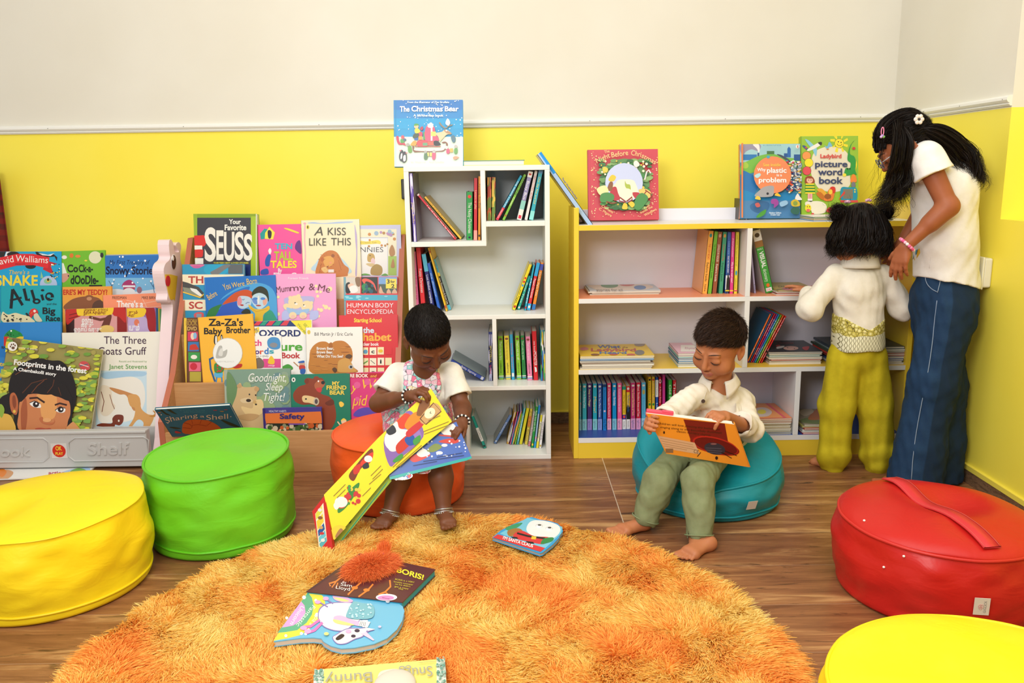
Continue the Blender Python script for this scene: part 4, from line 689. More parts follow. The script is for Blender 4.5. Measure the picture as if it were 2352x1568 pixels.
# ---------------------------------------------------------------- books on top of the two bookcases
ZW = 1.1146; ZY = zt2[1]
G3 = 'books standing on top of the bookcases'
quadbook('blue snowy picture book standing on top of the tall white bookcase', (903.8, 230), 3.24, (1063, 229), 3.24, (902, 383), 3.20, '2f9bd0',
 'Z 890 220 9.221|R 120 80 1600 470 3d7ec4|R 120 300 1600 480 3a8ccc|R 120 480 1600 700 2f9fd4|R 100 868 1600 1500 dcebd8|R 120 85 135 1490 6ab0dc|R 168 90 182 1490 2a88bb|R 168 868 182 1490 a9d8d4|S f4f8fa 60 11 200 100 1580 860 12|B 425 160 1310 40 dceaf2 From the illustrator of The Gruffalo|B 265 340 470 110 f6f8fa The|B 510 335 1170 110 f6f8fa Christmas|B 1215 330 1510 100 f6f8fa Bear|B 550 445 1190 48 e4f0f4 A lift-the-flap book|'
 'C c8455a 190 870 235 860 250 960 300 1010 360 1000 390 1060 330 1040 240 1035 200 960|C 5aa05a 280 930 350 920 360 990 290 1000|E 325 880 34 40 d85a62|E 368 935 34 28 5a6a8a|C 8a5a4a 530 1080 560 1190 700 1195 1050 1190 1200 1170 1280 1040 1230 975 1150 990 1180 1010 1240 1010 1220 1120 1100 1170 600 1165 570 1085|R 590 1070 1130 1088 b85a52|C c8525a 640 960 760 940 860 960 860 1060 640 1065|R 750 1000 850 1060 6aa27a|R 865 965 985 1055 c86a5a|R 570 870 650 940 3a6ab8|R 660 860 740 935 e0a04a|C e4506a 660 800 730 770 740 850 660 860|E 615 650 48 52 eec09a|C 5aa052 565 640 590 595 650 600 660 630|C efd04a 580 720 640 690 700 760 640 800 590 790|C b0485a 690 700 740 650 760 700 730 740|C 4a5a4a 560 820 620 800 680 830 620 900 540 890|R 760 770 830 935 5a9a5a|C df5a78 790 800 830 650 920 600 1000 680 1020 800 1080 900 1075 960 830 960 800 890|C f2f0ee 850 640 920 570 970 620 960 680 880 680|R 920 680 955 955 f4f2ee|R 925 765 1030 860 c8d86a|C 33333a 985 970 1060 960 1130 1040 1000 1055|C e0c8a0 1020 800 1150 770 1230 720 1340 780 1350 820 1260 830 1150 940 1110 980 1080 880|C b08a6a 1200 720 1340 780 1350 820 1240 790|L 9a8060 26 1230 700 1150 640 1100 570|L 9a8060 20 1240 700 1290 650 1380 620|E 1250 740 16 18 fff|C f0efe8 1235 560 1270 490 1310 520 1330 590 1290 640 1240 610|C 5a7a8a 1345 880 1400 840 1445 900 1430 985 1380 985|C 6aa04a 440 1090 500 1070 520 1190 450 1200|E 435 1040 36 34 a9a6a0|C e8a04a 490 1040 560 960 620 980 600 1060 520 1060|'
 'C 33363c 255 1250 300 1150 345 1200 330 1330 290 1390 255 1340|C 33363c 310 1330 350 1190 400 1210 415 1340 380 1410 320 1410|C f0eedc 290 1240 320 1230 310 1330 280 1340|C f0eedc 340 1290 385 1260 390 1370 345 1390|C d8707a 255 1170 290 1150 295 1180|C d8707a 390 1210 435 1210 395 1230|R 845 1210 945 1285 e6d26a|R 885 1200 900 1290 7a5a7a|C 5a7a5a 785 1230 845 1225 850 1340 780 1350|C d05a7a 950 1220 1020 1210 1015 1340 955 1350|E 810 1195 30 30 a9a4a0|E 990 1185 34 34 b9b4b0|C d05a7a 1255 1140 1310 1130 1315 1220 1255 1225|R 1325 1120 1390 1200 e8b05a|C 6aa05a 1420 1130 1480 1120 1480 1220 1420 1230|E 1250 1100 34 34 e0dcd2|E 1450 1080 34 34 b9b2aa|C c89a7a 1390 1310 1440 1285 1520 1310 1440 1360 1400 1345|T 500 1425 810 36 c8d0b4 Ian Whybrow|T 880 1425 1210 36 c8d0b4 Axel Scheffler', .02, group=G3, spine_c='2f9bd0')
O = atZ(1066, 379, ZW); zt_ = O[2]
book('thin green book lying flat on top of the tall white bookcase', (xf(1064, 378, 3.10), 3.10, ZW), (1, 0, 0), (0, 1, 0), (0, 0, 1), xf(1205, 378, 3.10)-xf(1064, 378, 3.10), .18, .019, '1d8a80', group=G3, back_c='b9c83a')
# leaning blue book between the two bookcases
A = atY(1243, 348, 3.10); B = atY(1362, 515, 3.10)
ey = nrm(A-B); n2 = np.array([ey[2], 0, -ey[0]]); n2 = -n2 if n2[0] < 0 else n2
book('blue spined book leaning between the tall white bookcase and the yellow edged bookcase', B+np.array([0, 0, 0])-n2*.018, (0, 1, 0), ey, n2, .2, np.linalg.norm(A-B), .018, 'a9c4e8', group=G3, face='spine',
 art='Z 1220 340 7.843|P 1690dc 140 90 240 30 490 405 400 470|E 352 245 36 22 f0f0f2 55|V 548 545 815 925 30 2a4a9a Thomas\' Wonderful Word Book', back_c='d8d0b0')
quadbook('red picture book with a green wreath standing on the yellow edged bookcase', (1349, 344), 3.30, (1511, 342), 3.30, (1354, 506), 3.24, 'cb4450',
 'Z 1340 335 8.711|R 80 75 105 1490 b83a48|R 130 75 140 1490 c03e4c|S f2dca0 46 10 160 110 260 1430 4|S f2dca0 36 10 1340 120 1480 1400 5|S f2dca0 12 9 300 1300 1300 1430 6|E 820 780 500 520 5f8f52|S 3f7a44,6f9a5a,4a8a4a,8ab06a,35683c 150 66 330 290 1320 1280 8 .5|S c8a838,e6c84a,7a2a2a,efe6c8 60 22 350 300 1300 1260 9|E 800 760 375 395 c5cdec|C efe4cc 560 1000 520 860 620 780 700 700 960 700 1040 800 1080 960 1000 1060 880 1110 700 1100|C b73440 520 980 560 860 640 840 680 960 720 1080 600 1110|C b73440 960 960 1080 950 1120 1000 1040 1080|C a8b84a 820 720 850 780 920 800 930 910 870 890 820 820|E 860 980 110 110 efe4cc|C 8a5a34 470 860 520 740 580 760 560 900 500 920|C e6c23a 490 690 560 600 640 640 600 720 520 730|C efe0a0 260 880 420 810 490 940 340 1010|C e6c46a 1090 900 1230 880 1340 960 1300 1060 1150 1000|L 8a2f24 22 1240 930 1190 1000 1150 1040|L 8a2f24 22 1220 900 1330 980 1340 1060|C 4a8a4a 340 990 480 950 600 1010 560 1130 340 1140|C 4a8a4a 1040 1050 1160 960 1280 1070 1120 1290 1000 1250|C e8c33a 760 1270 800 1160 860 1190 860 1280|C e8c33a 880 1160 960 1130 1010 1190 960 1250|L 8a2f24 26 840 1140 720 1050 700 1120 820 1150|L 8a2f24 26 850 1130 960 1040 960 1100 880 1150|L 8a2f24 22 450 1130 560 1170 650 1150|L efdede 26 1210 700 1250 540 1290 500 1330 570|C f0ebdc 1000 340 1050 320 1110 400 1040 450 990 400|C e6c84a 370 510 400 440 480 480 450 560|'
 'U 415 175 515 150 56 f0d48a The|U 262 370 530 250 100 f0d48a Night|U 555 255 885 205 100 f0d48a Before|U 935 205 1130 245 100 f0d48a Chri|U 1140 250 1415 395 90 f0d48a stmas|U 345 1235 570 1370 50 f0d48a Clement|U 295 1290 540 1440 50 f0d48a C. Moore|U 1215 1285 1320 1215 46 f0d48a Peek|U 1135 1375 1370 1250 46 f0d48a Inside the|U 1215 1430 1450 1300 52 f0d48a Windows', .02, group=G3)
quadbook('blue flap book with an orange circle on its cover standing on the yellow edged bookcase', (1699, 331), 3.30, (1838, 330), 3.30, (1702, 502), 3.25, '4a93b4',
 'Z 1690 305 7.648|R 60 190 1150 520 a3cfd4|C 9a94a8 90 200 420 200 400 320 280 290 180 330 110 400|C eceae6 300 205 400 200 420 300 400 350 370 280|R 110 380 370 480 2f7ab8|R 380 350 412 440 3a5a8a|P 2f6ab0 905 430 905 280 932 240 965 280 965 430|R 845 360 905 430 2a5a98|C 7cbc4a 100 560 240 480 420 400 640 370 860 430 1130 470 1150 620 700 600 100 740|C 4a5560 720 380 800 390 920 460 1000 540 950 545 860 470|R 545 320 675 375 4a7a4a|C a9cc4a 110 570 160 510 220 560 200 620 120 620|R 1020 380 1130 490 2a5a98|C 2f7ab8 100 700 220 700 400 850 300 1100 110 1100|C 2c8ac0 100 1000 400 1080 800 1040 1150 1080 1150 1200 100 1200|R 70 1190 1160 1520 5287b4|C 3f6f9c 260 1260 420 1200 580 1230 560 1360 400 1410 270 1350|S e85a3a,f2ede2,3a4a7a,f0c04a,fff,4aa0b8,d83a5a,efe9dc 240 24 870 500 1140 1060 7 .6|S f2ede2,3a4a7a,d8d4cc,8aa0b0 90 20 960 560 1140 1000 17 .7|E 615 755 328 325 ee8d5c|C a8a5a6 310 1130 380 1030 480 960 620 945 640 1010 600 1130|E 530 1082 22 22 33333a|E 522 630 1 1 fff|C eac84a 310 1170 350 1120 400 1150 400 1190|C f2c23a 650 1110 700 1070 760 1130|C efe9e2 1010 1180 1050 1080 1090 1130 1130 1190|C a04a9a 600 1180 690 1180 720 1260 640 1330 640 1270 590 1250|C 9ac0dc 740 1240 850 1200 880 1260 770 1310|C d8b83a 940 1220 1020 1180 1090 1240 1080 1300 960 1300|E 1012 1252 40 40 8aa04a|C 3a6a5a 930 1370 1000 1310 1090 1350 1060 1440 960 1430|C 4f9a3a 330 1490 400 1410 500 1360 480 1440 380 1500|C c8605a 310 1260 370 1240 400 1300 340 1320|C b9e0e4 300 770 380 725 410 760 350 810|E 540 442 30 26 4aa8c0|R 62 200 100 1500 e0824a|E 1050 262 30 32 f0e8d8|R 1046 240 1062 285 d05a5a|T 445 250 765 22 5a8a94 AN USBORNE FLAP BOOK|B 450 605 755 52 f2c45a See inside|B 345 690 495 52 f6f2ec Why|B 515 718 858 86 f6f2ec plastic|B 685 780 778 42 f6f2ec is a|B 372 885 855 82 f6f2ec problem|B 555 1430 765 26 d8e4ec Matthew Oldham|B 580 1462 742 26 d8e4ec & Lizzie Cope', .017, group=G3, spine_c='e0824a')
quadbook('tall green book with a cream blob and round navy letters standing on the yellow edged bookcase', (1839, 313), 3.31, (1971, 312), 3.31, (1842, 500), 3.25, '98c13a',
 'Z 1690 305 7.648|R 1132 60 1160 1500 86b032|C eae0c6 1390 330 1560 250 1700 240 1900 300 2010 460 2000 700 2010 900 1900 1000 1700 1040 1500 1000 1400 900 1320 700 1330 480|P f6e030 1780 60 1720 60 1780 130|P f6e030 1850 60 1890 60 1850 120|P f6e030 1890 130 1960 90 1970 130 1900 170|P f6e030 1890 190 1970 210 1960 255 1880 225|P f6e030 1740 110 1660 110 1660 150 1740 160|P f6e030 1740 200 1690 260 1740 250|P f6e030 1760 260 1740 330 1790 345 1800 270|P f6e030 1845 265 1870 335 1905 325 1870 250|E 1815 185 82 82 33301c|E 1815 185 78 78 f8e236|E 1800 158 10 12 33301c|E 1848 170 10 12 33301c|L 33301c 8 1775 190 1800 225 1840 225 1865 200|C 8cc8dc 1215 120 1270 130 1340 190 1380 240 1320 260|C 8cc8dc 1350 290 1420 270 1415 390 1395 400|C f0ece0 1250 300 1330 240 1480 160 1510 185 1470 230 1340 300 1270 320|C 33343a 1440 175 1500 160 1512 190 1490 220|C 3a5a8a 1165 230 1210 225 1260 270 1240 300|E 1232 262 18 14 d84a3a|C 7ab8d8 1555 220 1600 240 1640 160 1690 230 1640 250 1610 295 1580 260|E 1612 288 22 12 e0883a|E 1240 405 78 78 33301c|E 1240 405 74 74 f09a50|E 1280 527 78 78 33301c|E 1280 527 74 74 f8e030|E 1245 668 78 78 33301c|E 1245 668 74 74 e4525a|C 2f9a44 2085 130 2040 180 2000 300 2010 380 2080 420 2110 540 2090 640 2120 740 2060 720 1980 750 1900 740 1930 620 2000 620 2020 540 1960 480 1970 350 2010 220|C f6e030 2110 490 2125 560 2105 640|E 1905 742 32 30 f2e04a|E 1960 635 12 16 222|E 2000 632 12 16 222|C 9a4a2c 1210 880 1220 790 1280 755 1350 780 1385 860 1340 890 1250 890|E 1295 835 56 52 f2b89a|C 9a4a2c 1240 790 1290 765 1350 800 1290 805|E 1275 832 8 8 222|E 1318 832 8 8 222|P f4dc3a 1225 890 1370 890 1390 1070 1215 1070|R 1215 915 1380 940 3a8a3a|R 1212 965 1385 990 3a8a3a|R 1212 1015 1388 1045 3a8a3a|R 1260 1070 1295 1170 f0a8a8|R 1300 1070 1340 1170 f0a8a8|R 1258 1160 1342 1195 f4f0e8|R 1255 1195 1345 1208 222|C e8a83a 1420 1000 1500 980 1580 1050 1600 1110 1560 1140 1480 1060|C c8742a 1410 1060 1480 1040 1560 1130 1520 1180 1440 1120|C e8803a 1540 1170 1600 1080 1620 1010 1680 960 1730 1000 1720 1120 1680 1190 1580 1200|E 1610 1120 60 48 9a5a2c|C d83a30 1650 970 1690 945 1740 965 1740 1050 1690 1060 1670 1000|C f0d04a 1630 1010 1680 1000 1690 1060 1640 1080|C f0883a 2035 745 2090 745 2115 860 2010 865|C 7a7a84 2040 870 2080 870 2100 930 2060 960 2020 930|C 1f93b0 1845 970 1980 960 2110 975 2118 1170 2000 1195 1850 1185|R 1880 990 2050 1160 7d7a6c|E 2085 1000 14 14 f0d04a|E 2085 1040 14 14 f0d04a|C d8483a 1800 1180 1870 1060 1905 1030 1910 1070 1860 1120|R 1830 1185 2140 1225 d8504a|C efe8d0 1310 1230 1400 1200 1520 1220 1590 1290 1560 1400 1420 1430 1330 1400|C efe8d0 1210 1230 1260 1205 1330 1230 1320 1290 1230 1290|E 1265 1325 55 68 f2dc3a|E 1265 1365 34 28 e8706a|E 1250 1300 8 9 222|E 1290 1300 8 9 222|C d84a44 1580 1380 1630 1310 1700 1330 1680 1400|R 1320 1410 1365 1480 d85a54|E 2066 275 28 24 d03a38|B 1478 445 1848 66 d8443e Ladybird|B 1385 600 1955 100 3c466a picture|B 1435 745 1862 112 3c466a word|B 1455 895 1875 112 3c466a book', .022, group=G3)
# little board book standing open on the yellow bookcase
P = atZ(1697, 505, ZY)
t = empty('board_book', P, 'tiny board book standing on its edge beside the blue flap book', 'book', G3); h_ = atY(1697, 456, P[1])[2]-ZY; x0 = P[0]; wd = xf(1722, 480, P[1])-x0
for i, (a, e, cc) in enumerate([(0, .12, '3a342e'), (.14, .56, '9aa890'), (.58, .66, 'c8323a'), (.68, .76, 'e8dcd0'), (.77, .85, 'c03038'), (.87, .99, '5a6a4a')]):
    q = MB(); yy = P[1]-.0+.004*(i % 3); q.box((x0+wd*a, yy, ZY), (x0+wd*e, yy+(.07 if i else .075), ZY+h_), mat(cc, .4)); q.build('cover' if i == 0 else 'board_page', t)

# ================================================================ books seen by their spines
ORD = ['first', 'second', 'third', 'fourth', 'fifth', 'sixth', 'seventh', 'eighth', 'ninth', 'tenth', 'eleventh', 'twelfth', '13th', '14th', '15th', '16th', '17th', '18th', '19th', '20th', '21st', '22nd', '23rd']
def spines(where, zs, yb_lim, rows, depth=.17, dx=0):
    """rows: xb0 xb1 yb xt0 xt1 yt colour name ; art   (art x runs 0..1 across, y 0..1 from the top of the spine)"""
    rows = [r for r in rows.strip().split('\n') if r.strip()]; n = len(rows)
    for i, r in enumerate(rows):
        head, _, art = r.partition(';'); a = head.split(None, 7); xb0, xb1, yb, xt0, xt1, yt = map(float, a[:6]); c, nm = a[6], a[7].strip(); nm, *ex_ = nm.split(' @'); ex_ = {q[0]: q[1:].strip() for q in ex_}
        P = atZ((xb0+xb1)/2, yb, zs); Y = max(P[1], FY+.004); k = lambda x, y: atY(x, y, Y)
        M0, M1 = (k(xb0, yb)+k(xb1, yb))/2, (k(xt0, yt)+k(xt1, yt))/2; up = nrm(M1-M0); rt = np.array([up[2], 0, -up[0]]); th_ = abs((k(xb1, yb)-k(xb0, yb))@rt)*.97
        h_ = np.linalg.norm(M1-M0); O = M0-rt*th_/2; low = min(O[2], (O+rt*th_)[2]); O = O+np.array([0, 0, zs-low+.0003]); d_ = min(depth, yb_lim-Y-.004)
        fr_up, fr_rt = up, rt
        fn = (lambda O, up, rt, h_, th_: (lambda x, y: O+rt*(x*th_)+up*((1-y)*h_)))(O.copy(), up, rt, h_, th_)
        wh_ = where.replace('in the ', '').replace('on the ', '').replace('the ', ''); lab = f'{nm}, {ORD[i]} from left, {wh_}'
        book(lab, O, (0, 1, 0), up, rt, d_, h_, th_, ex_.get('f', c), spine_c=c, back_c=ex_.get('b', c), group='books shown by their spines '+where, board=.0012, inset=.002, face='spine', art=art.strip() or None, fn=fn)
WCB = YB-.006
W_ = 'in the white bookcase'
spines('in the top left compartment of the white bookcase', zsl[1], WCB, '''
949.3 958 555.3 938.5 948.3 398 6a4fb0 purple starred book @f8a8a98;S e8e0f4 10 .12 .2 0 .8 1 3|U .25 .42 .25 .72 .5 e8d0a0 Jingle Bells
1043 1050.5 551.5 956 962.5 447.5 d8303c red leaning book @fb8b8a8;U .2 .25 .2 .95 .6 f6eeee 1 to 10 how to have by seasons|R 0 0 1 .03 f0e0e0
1055 1063 550 972.5 980 454 f0c03c yellow leaning book;U .25 .1 .25 .7 .5 8a3a1c Duck and the Purple Ants
1071 1086 551 1070.5 1086.5 440.5 2c9a45 green book;E .5 .1 .28 .035 e8402c|U .3 .22 .3 .86 .5 f0efe0 The Nutty Christmas|E .5 .95 .2 .02 113
1087.5 1096.5 551.5 1088 1097.5 409 cf2c33 tall red book;U .3 .2 .3 .5 .5 f2c8a0 Letters to play|R 0 .84 1 1 f0a090
1097.5 1104 551.5 1098.3 1104.6 405 ea9a2c thin orange book;U .25 .12 .25 .5 .6 7a2a1c Faraway Fox Day|E .5 .93 .3 .02 222
''', .2)
spines('in the top right compartment of the white bookcase', zsr[1], WCB, '''
1118.8 1128.5 506.5 1118.6 1128.8 407 b5482a red-brown patterned book;S e0a03a,7a8a3a,d86a3a 22 .3 0 0 1 1 3 .4
1129.5 1138 506.5 1129.3 1138.4 407 c0642c brown patterned book;S e0c04a,6a8a3a,d84a3a 22 .3 0 0 1 1 5 .4
1137.5 1145 506.8 1194 1200.5 405 1fa0c8 blue leaning book with a red foot;R 0 .72 1 1 d83040|U .2 .12 .2 .7 .55 f0f4f4 THE WHITE CLOUD|U .25 .75 .25 .95 .5 f4e0e0 classics
1152.5 1160 506.8 1202.5 1210 402.5 7cb83a green leaning book;U .2 .05 .2 .45 .6 1c3a1a MADELINE|U .2 .5 .2 .68 .6 e8f0c0 Crows|E .5 .9 .25 .02 c03030
1186.5 1198 506.5 1213.5 1225 395 8d87ae lilac grey leaning book;R 0 0 1 .12 e9e4dc|R 0 .6 1 .78 8cc8bc|R 0 .78 1 1 e6e2d8|U .25 .2 .25 .58 .5 f2f0f4 Busy Bus|E .5 .06 .3 .02 c8402c|R .2 .9 .8 .97 d8304a
1204 1212 506 1227.5 1236 393 e6dfd8 white leaning book with red lettering;U .25 .1 .25 .58 .55 b82c3a SANTA'S COMING HELPERS
1214.5 1225 506 1238 1248 390 35a8b8 teal leaning book;R 0 .82 1 1 8ad8d0|R 0 0 1 .08 5a8ab0|U .3 .15 .3 .68 .45 e8d86a One day Ana and Sol
''', .17)
spines('on the second level of the white bookcase, left group', zm1[1], WCB, '''
956.5 963.5 716 949.5 954 578 f07ab0 pink book;U .25 .3 .25 .8 .5 c83a80 rabbit party
967.5 979 716 955 965.5 569 dd3038 red book with white lettering;U .3 .33 .3 .7 .5 f6f0ee Fuzzy Christmas
990 1000 716 967 979 584 2c2f78 navy book with a light blue top;R 0 0 1 .3 5ab8d8|U .25 .36 .25 .85 .5 e6e8f4 Lost blanket complete
1006 1014 716 981 987.5 605 2b62c4 blue leaning book;U .25 .2 .25 .7 .5 b0d0f0 the dinosaur
1023.5 1029 715 980.5 988.5 570 f0c02c yellow leaning book;E .5 .06 .3 .02 c83a2a|E .5 .93 .3 .03 c83a2a
1029.5 1037 712.5 992 1000 597 1a1a1e black leaning book with a light blue head @f8fb0b4;R 0 0 1 .26 4ab4d4|R 0 .26 1 .33 e8c83a|R 0 .9 1 1 4ab4d4|U .25 .04 .25 .24 .5 123 KATE'S YEAR|U .25 .36 .25 .88 .5 f0f0f0 Jane Thompson & Emm Lee
''', .17)
spines('on the second level of the white bookcase, right group', zm1[1], WCB, '''
1175.5 1184 712.5 1214.5 1222.5 609 f4dc28 yellow leaning board book;E .5 .3 .3 .025 d83030|E .5 .38 .3 .025 d83030|E .5 .46 .3 .025 3a9ad0|U .25 .55 .25 .85 .5 4a3a20 with Peppa|E .5 .93 .3 .03 c02020
1187 1194.5 711.5 1213.8 1218.5 635 1fae98 green leaning board book;U .25 .2 .25 .8 .5 e0f4e8 Busy Tree|E .5 .94 .3 .03 f0e0d0
1203.5 1209 713 1223.5 1230 609 2aa6be teal leaning board book;U .25 .3 .25 .85 .5 e8f4f8 My Peppa|E .5 .94 .3 .03 c02020
1209.5 1218 713 1233 1240.5 604 d82e34 red leaning board book with blue ends;R 0 0 1 .28 30a8dc|R 0 .86 1 1 30a8dc|U .25 .34 .25 .74 .5 f6f0ee Peppa's Christmas|E .5 .93 .3 .03 f0e0d0
1220.5 1229 712 1241.5 1249.5 604 ee8f2a orange leaning board book;R 0 .03 1 .16 4a5ab8|R 0 .88 1 1 2a7ac0|U .25 .2 .25 .7 .5 f6e4c0 Daddy Pig's Tale
''', .13)
spines('on the third level of the white bookcase, left group', zm2[1], WCB, '''
1103 1121.5 875 1030 1044 832 3550a8 blue spined book lying tilted @f8fa0a0;U .3 .3 .3 .75 .5 f0f0f4 Baby Signing|R .1 .9 .9 .97 d8d8e4
1122.3 1131.5 874.5 1121.8 1131 762 232a5e navy book;S c8c8e8 14 .12 0 0 1 1 3|R 0 0 1 .05 3a4a8a|U .3 .28 .3 .62 .5 e8d83a SPOTZILLA|U .3 .68 .3 .85 .5 d83a6a by friend
''', .17)
BB = '|U .3 .12 .3 .55 .45 {0} That\'s not my {1}|R 0 .91 1 .93 f0f0e8|R 0 .945 1 .965 6ab0d8|E .5 .07 .3 .025 8a4a3a|U .35 .62 .35 .85 .35 4a5a3a usborne'
spines('on the third level of the white bookcase, right group', zm2[1], WCB, f'''
1145.5 1157.5 871.5 1143 1155.5 772 86c62e light green board book;{BB.format('f0f4d8', 'fairy')}
1161.5 1174 871.5 1157 1169.5 771 f0dc4c yellow board book;{BB.format('b8922a', 'monkey')}
1174.5 1183 872 1169.8 1178 768 36a8d4 blue board book;U .3 .2 .3 .75 .4 d86a8a little farm|R .2 .85 .8 .93 f0f0f0
1187 1198 871.5 1182 1193.5 771 8cca34 bright green board book;{BB.format('f0f4d8', 'elf')}
1199.5 1209 871 1194.5 1204.8 770.5 1f8f48 dark green board book;{BB.format('d8ecd0', 'santa')}
1211.5 1223.5 873 1206.2 1218.5 773 f08cb4 pink board book;{BB.format('fae8f0', 'pony')}
1225.3 1236.5 873 1221 1232.5 760.5 d8202e red board book with white lettering;U .3 .2 .3 .42 .35 f4e8e8 one book|B .1 .2 .9 .08 c8402c .|U .25 .42 .25 .7 .6 f8f4f2 MONSTER|P e8e8e8 .3 .72 .7 .74 .8 .82 .4 .84
1241.5 1252.5 874 1240.5 1251.5 758 2f9ab8 multicoloured chequered board book;S f0d83a,d8403a,f4f4f0,2a7ab8,3aa85a,222 70 .16 0 0 1 1 4
''', .12)
spines('on the bottom level of the white bookcase', th, WCB, '''
1110.5 1118 1030 1082 1089 957 20a898 teal leaning board book with a white panel @f9fb8b0;R 0 .36 1 .78 f2f2ee|U .3 .42 .3 .72 .5 444 Colours|E .5 .93 .3 .03 222
1132.5 1140.5 1019.5 1169 1176.5 955 6a8cc4 blue leaning book @bb8b8b4;U .25 .25 .25 .65 .5 e4ecf4 Colours|E .5 .92 .25 .03 e0e8f0
1163 1169.5 1019.5 1180.5 1186.8 947 edb83a orange yellow leaning book;S c8402c,3a6ab0,e8e0d0 9 .25 .2 .1 .8 .9 2
1170.2 1174.2 1021 1188 1193 945 2a2a38 black leaning book;S d84a8a,4a9ad0,e8c83a 14 .3 0 .1 1 .9 5
1175 1180 1021 1193.8 1199 944 a06ac0 purple leaning book;S e8b83a,4ab8c8 8 .3 0 .1 1 .9 5
1180.8 1185 1021 1196.8 1201.5 951 86c43a light green leaning book;U .25 .2 .25 .7 .5 f0e070 Tickle
1185.6 1191.2 1021 1202 1208.5 938 6cc4c4 aqua leaning book;U .25 .2 .25 .8 .5 f4f8f4 SQUISH AND SQUEEZE|R 0 .9 1 1 4aa0a8
1191.8 1199.8 1020.5 1209.3 1216 938 e8e02c bright yellow leaning book;
1204.7 1211.8 1021 1216.8 1224 939 e8d452 yellow leaning book with an orange patch;R 0 .2 1 .5 e0903a|U .3 .05 .3 .9 .4 7a5a2a Zoe and Beans
1212.4 1218.3 1025.5 1225 1230.5 945 dcd4d4 white leaning book with pink stripes;U .25 .1 .25 .7 .5 a8585a Without Peep|R 0 .86 1 .89 d84a6a|R 0 .91 1 .94 d84a6a|R 0 .96 1 .985 d84a6a
1219 1225.4 1028.5 1230.5 1236 934 259a44 green leaning book;U .25 .1 .25 .6 .5 e8f0d8 Really Goat with Santa|E .5 .92 .3 .03 f0d03a
1225.6 1230.6 1028.5 1236.4 1242.3 930.5 9cc0e0 pale blue leaning book;R 0 0 1 .2 2a8ad0|R 0 .85 1 1 2a9ad8|E .5 .76 .3 .03 f0a0b8
1231 1236.8 1029 1241.8 1246.5 953 ece8b8 cream leaning book with yellow ends;R 0 .8 1 1 eedc3a|R 0 0 1 .2 e4dc3a|U .25 .25 .25 .7 .5 8a9a9a Pirate
1237.2 1244 1029 1246.8 1251.8 953 f0eeec white leaning book with dark lettering;U .25 .2 .25 .75 .5 5a3a5a WHAT'S BOBO UP TO|E .5 .93 .3 .03 c8a83a
''', .12)
YCB = yb2-.008
spines('on the orange shelf left of the divider', zA[1], YCB, '''
1612 1624.5 675 1626.5 1641 531 f3ab4a thick orange book @be8a860;U .3 .2 .3 .45 .4 c83a2a THE LOST BOAT|U .3 .5 .3 .8 .4 2a2420 Explore Inside|E .5 .07 .25 .03 2a8a8a|U .35 .85 .35 .96 .3 5a3a20 katha
1625 1634.5 674.8 1641.8 1649 532 74b83a green book;U .3 .2 .3 .5 .4 1c4a1c THE CHRISTMAS NATURE|U .3 .5 .3 .75 .4 1c3a1c Explore Inside
1635 1646 674.5 1649.8 1659.3 533 96543a brown book;U .3 .2 .3 .48 .4 f0e2d0 JUNGLE IN HOUSE|U .3 .52 .3 .8 .4 f4ece0 Explore Inside|E .5 .06 .25 .03 d8a08a
1650 1660.5 674.3 1661 1669.8 533 3f9c78 sea green book;U .3 .5 .3 .8 .4 16382c Explore Inside|U .3 .2 .3 .47 .4 c84a3a Creature of Play|E .5 .06 .25 .03 d89a4a
1665 1674.5 674.3 1671 1680 533 3560a8 blue book with a white foot;R 0 .7 1 .93 e4e8ee|S 222 14 .12 .1 .72 .9 .9 2|R 0 .94 1 .96 f0d83a|U .3 .15 .3 .36 .35 9ac0f0 LOOK INSIDE|U .3 .38 .3 .66 .4 f4f4f0 WHAT WE THROW AWAY
1675.5 1684 674.5 1680.5 1688.5 533 e0408c magenta book;U .3 .1 .3 .4 .35 f8e0ec LIFT-THE-FLAP Questions and Answers|U .3 .48 .3 .82 .45 fff Why do we need water?|R 0 .94 1 .96 f0d83a
1685 1693.5 674.5 1689.5 1699 533 ecd83e yellow book;U .3 .05 .3 .55 .35 7a6a1a LOOK INSIDE What happens when you eat?|E .5 .66 .25 .04 2aa0c0|R 0 .94 1 .96 d84a6a|U .3 .75 .3 .92 .35 8a7a2a usborne
''', .24)
spines('on the orange shelf right of the divider', zA[1], YCB, '''
1731.5 1737 673.5 1722.5 1727 572 b6b0d8 lilac slim book;U .3 .8 .3 .95 .5 6a6a8a little
1757.5 1777.5 674 1727 1745.5 531 3d9c3a thick white and green reference book @be4ddd0;R 0 0 1 .2 ece6da|R 0 .17 1 .27 9a6a3a|E .5 .08 .3 .035 4a3020|U .7 .1 .3 .1 .02 444 .|T .15 .315 .85 .025 e8f0d8 FAMILY|V .28 .34 .28 .6 .5 f4f6ee VISUAL|U .3 .62 .3 .82 .42 e8f4e0 dictionary|E .5 .88 .2 .03 e8702a|R .15 .92 .85 .975 f0e8e4|T .25 .965 .75 .03 c83a3a DK
''', .22)
sp = '|R 0 .76 1 1 {0}|U .32 .8 .32 .96 .4 5a6a9a igloo|E .5 .06 .28 .022 e8e0d0'
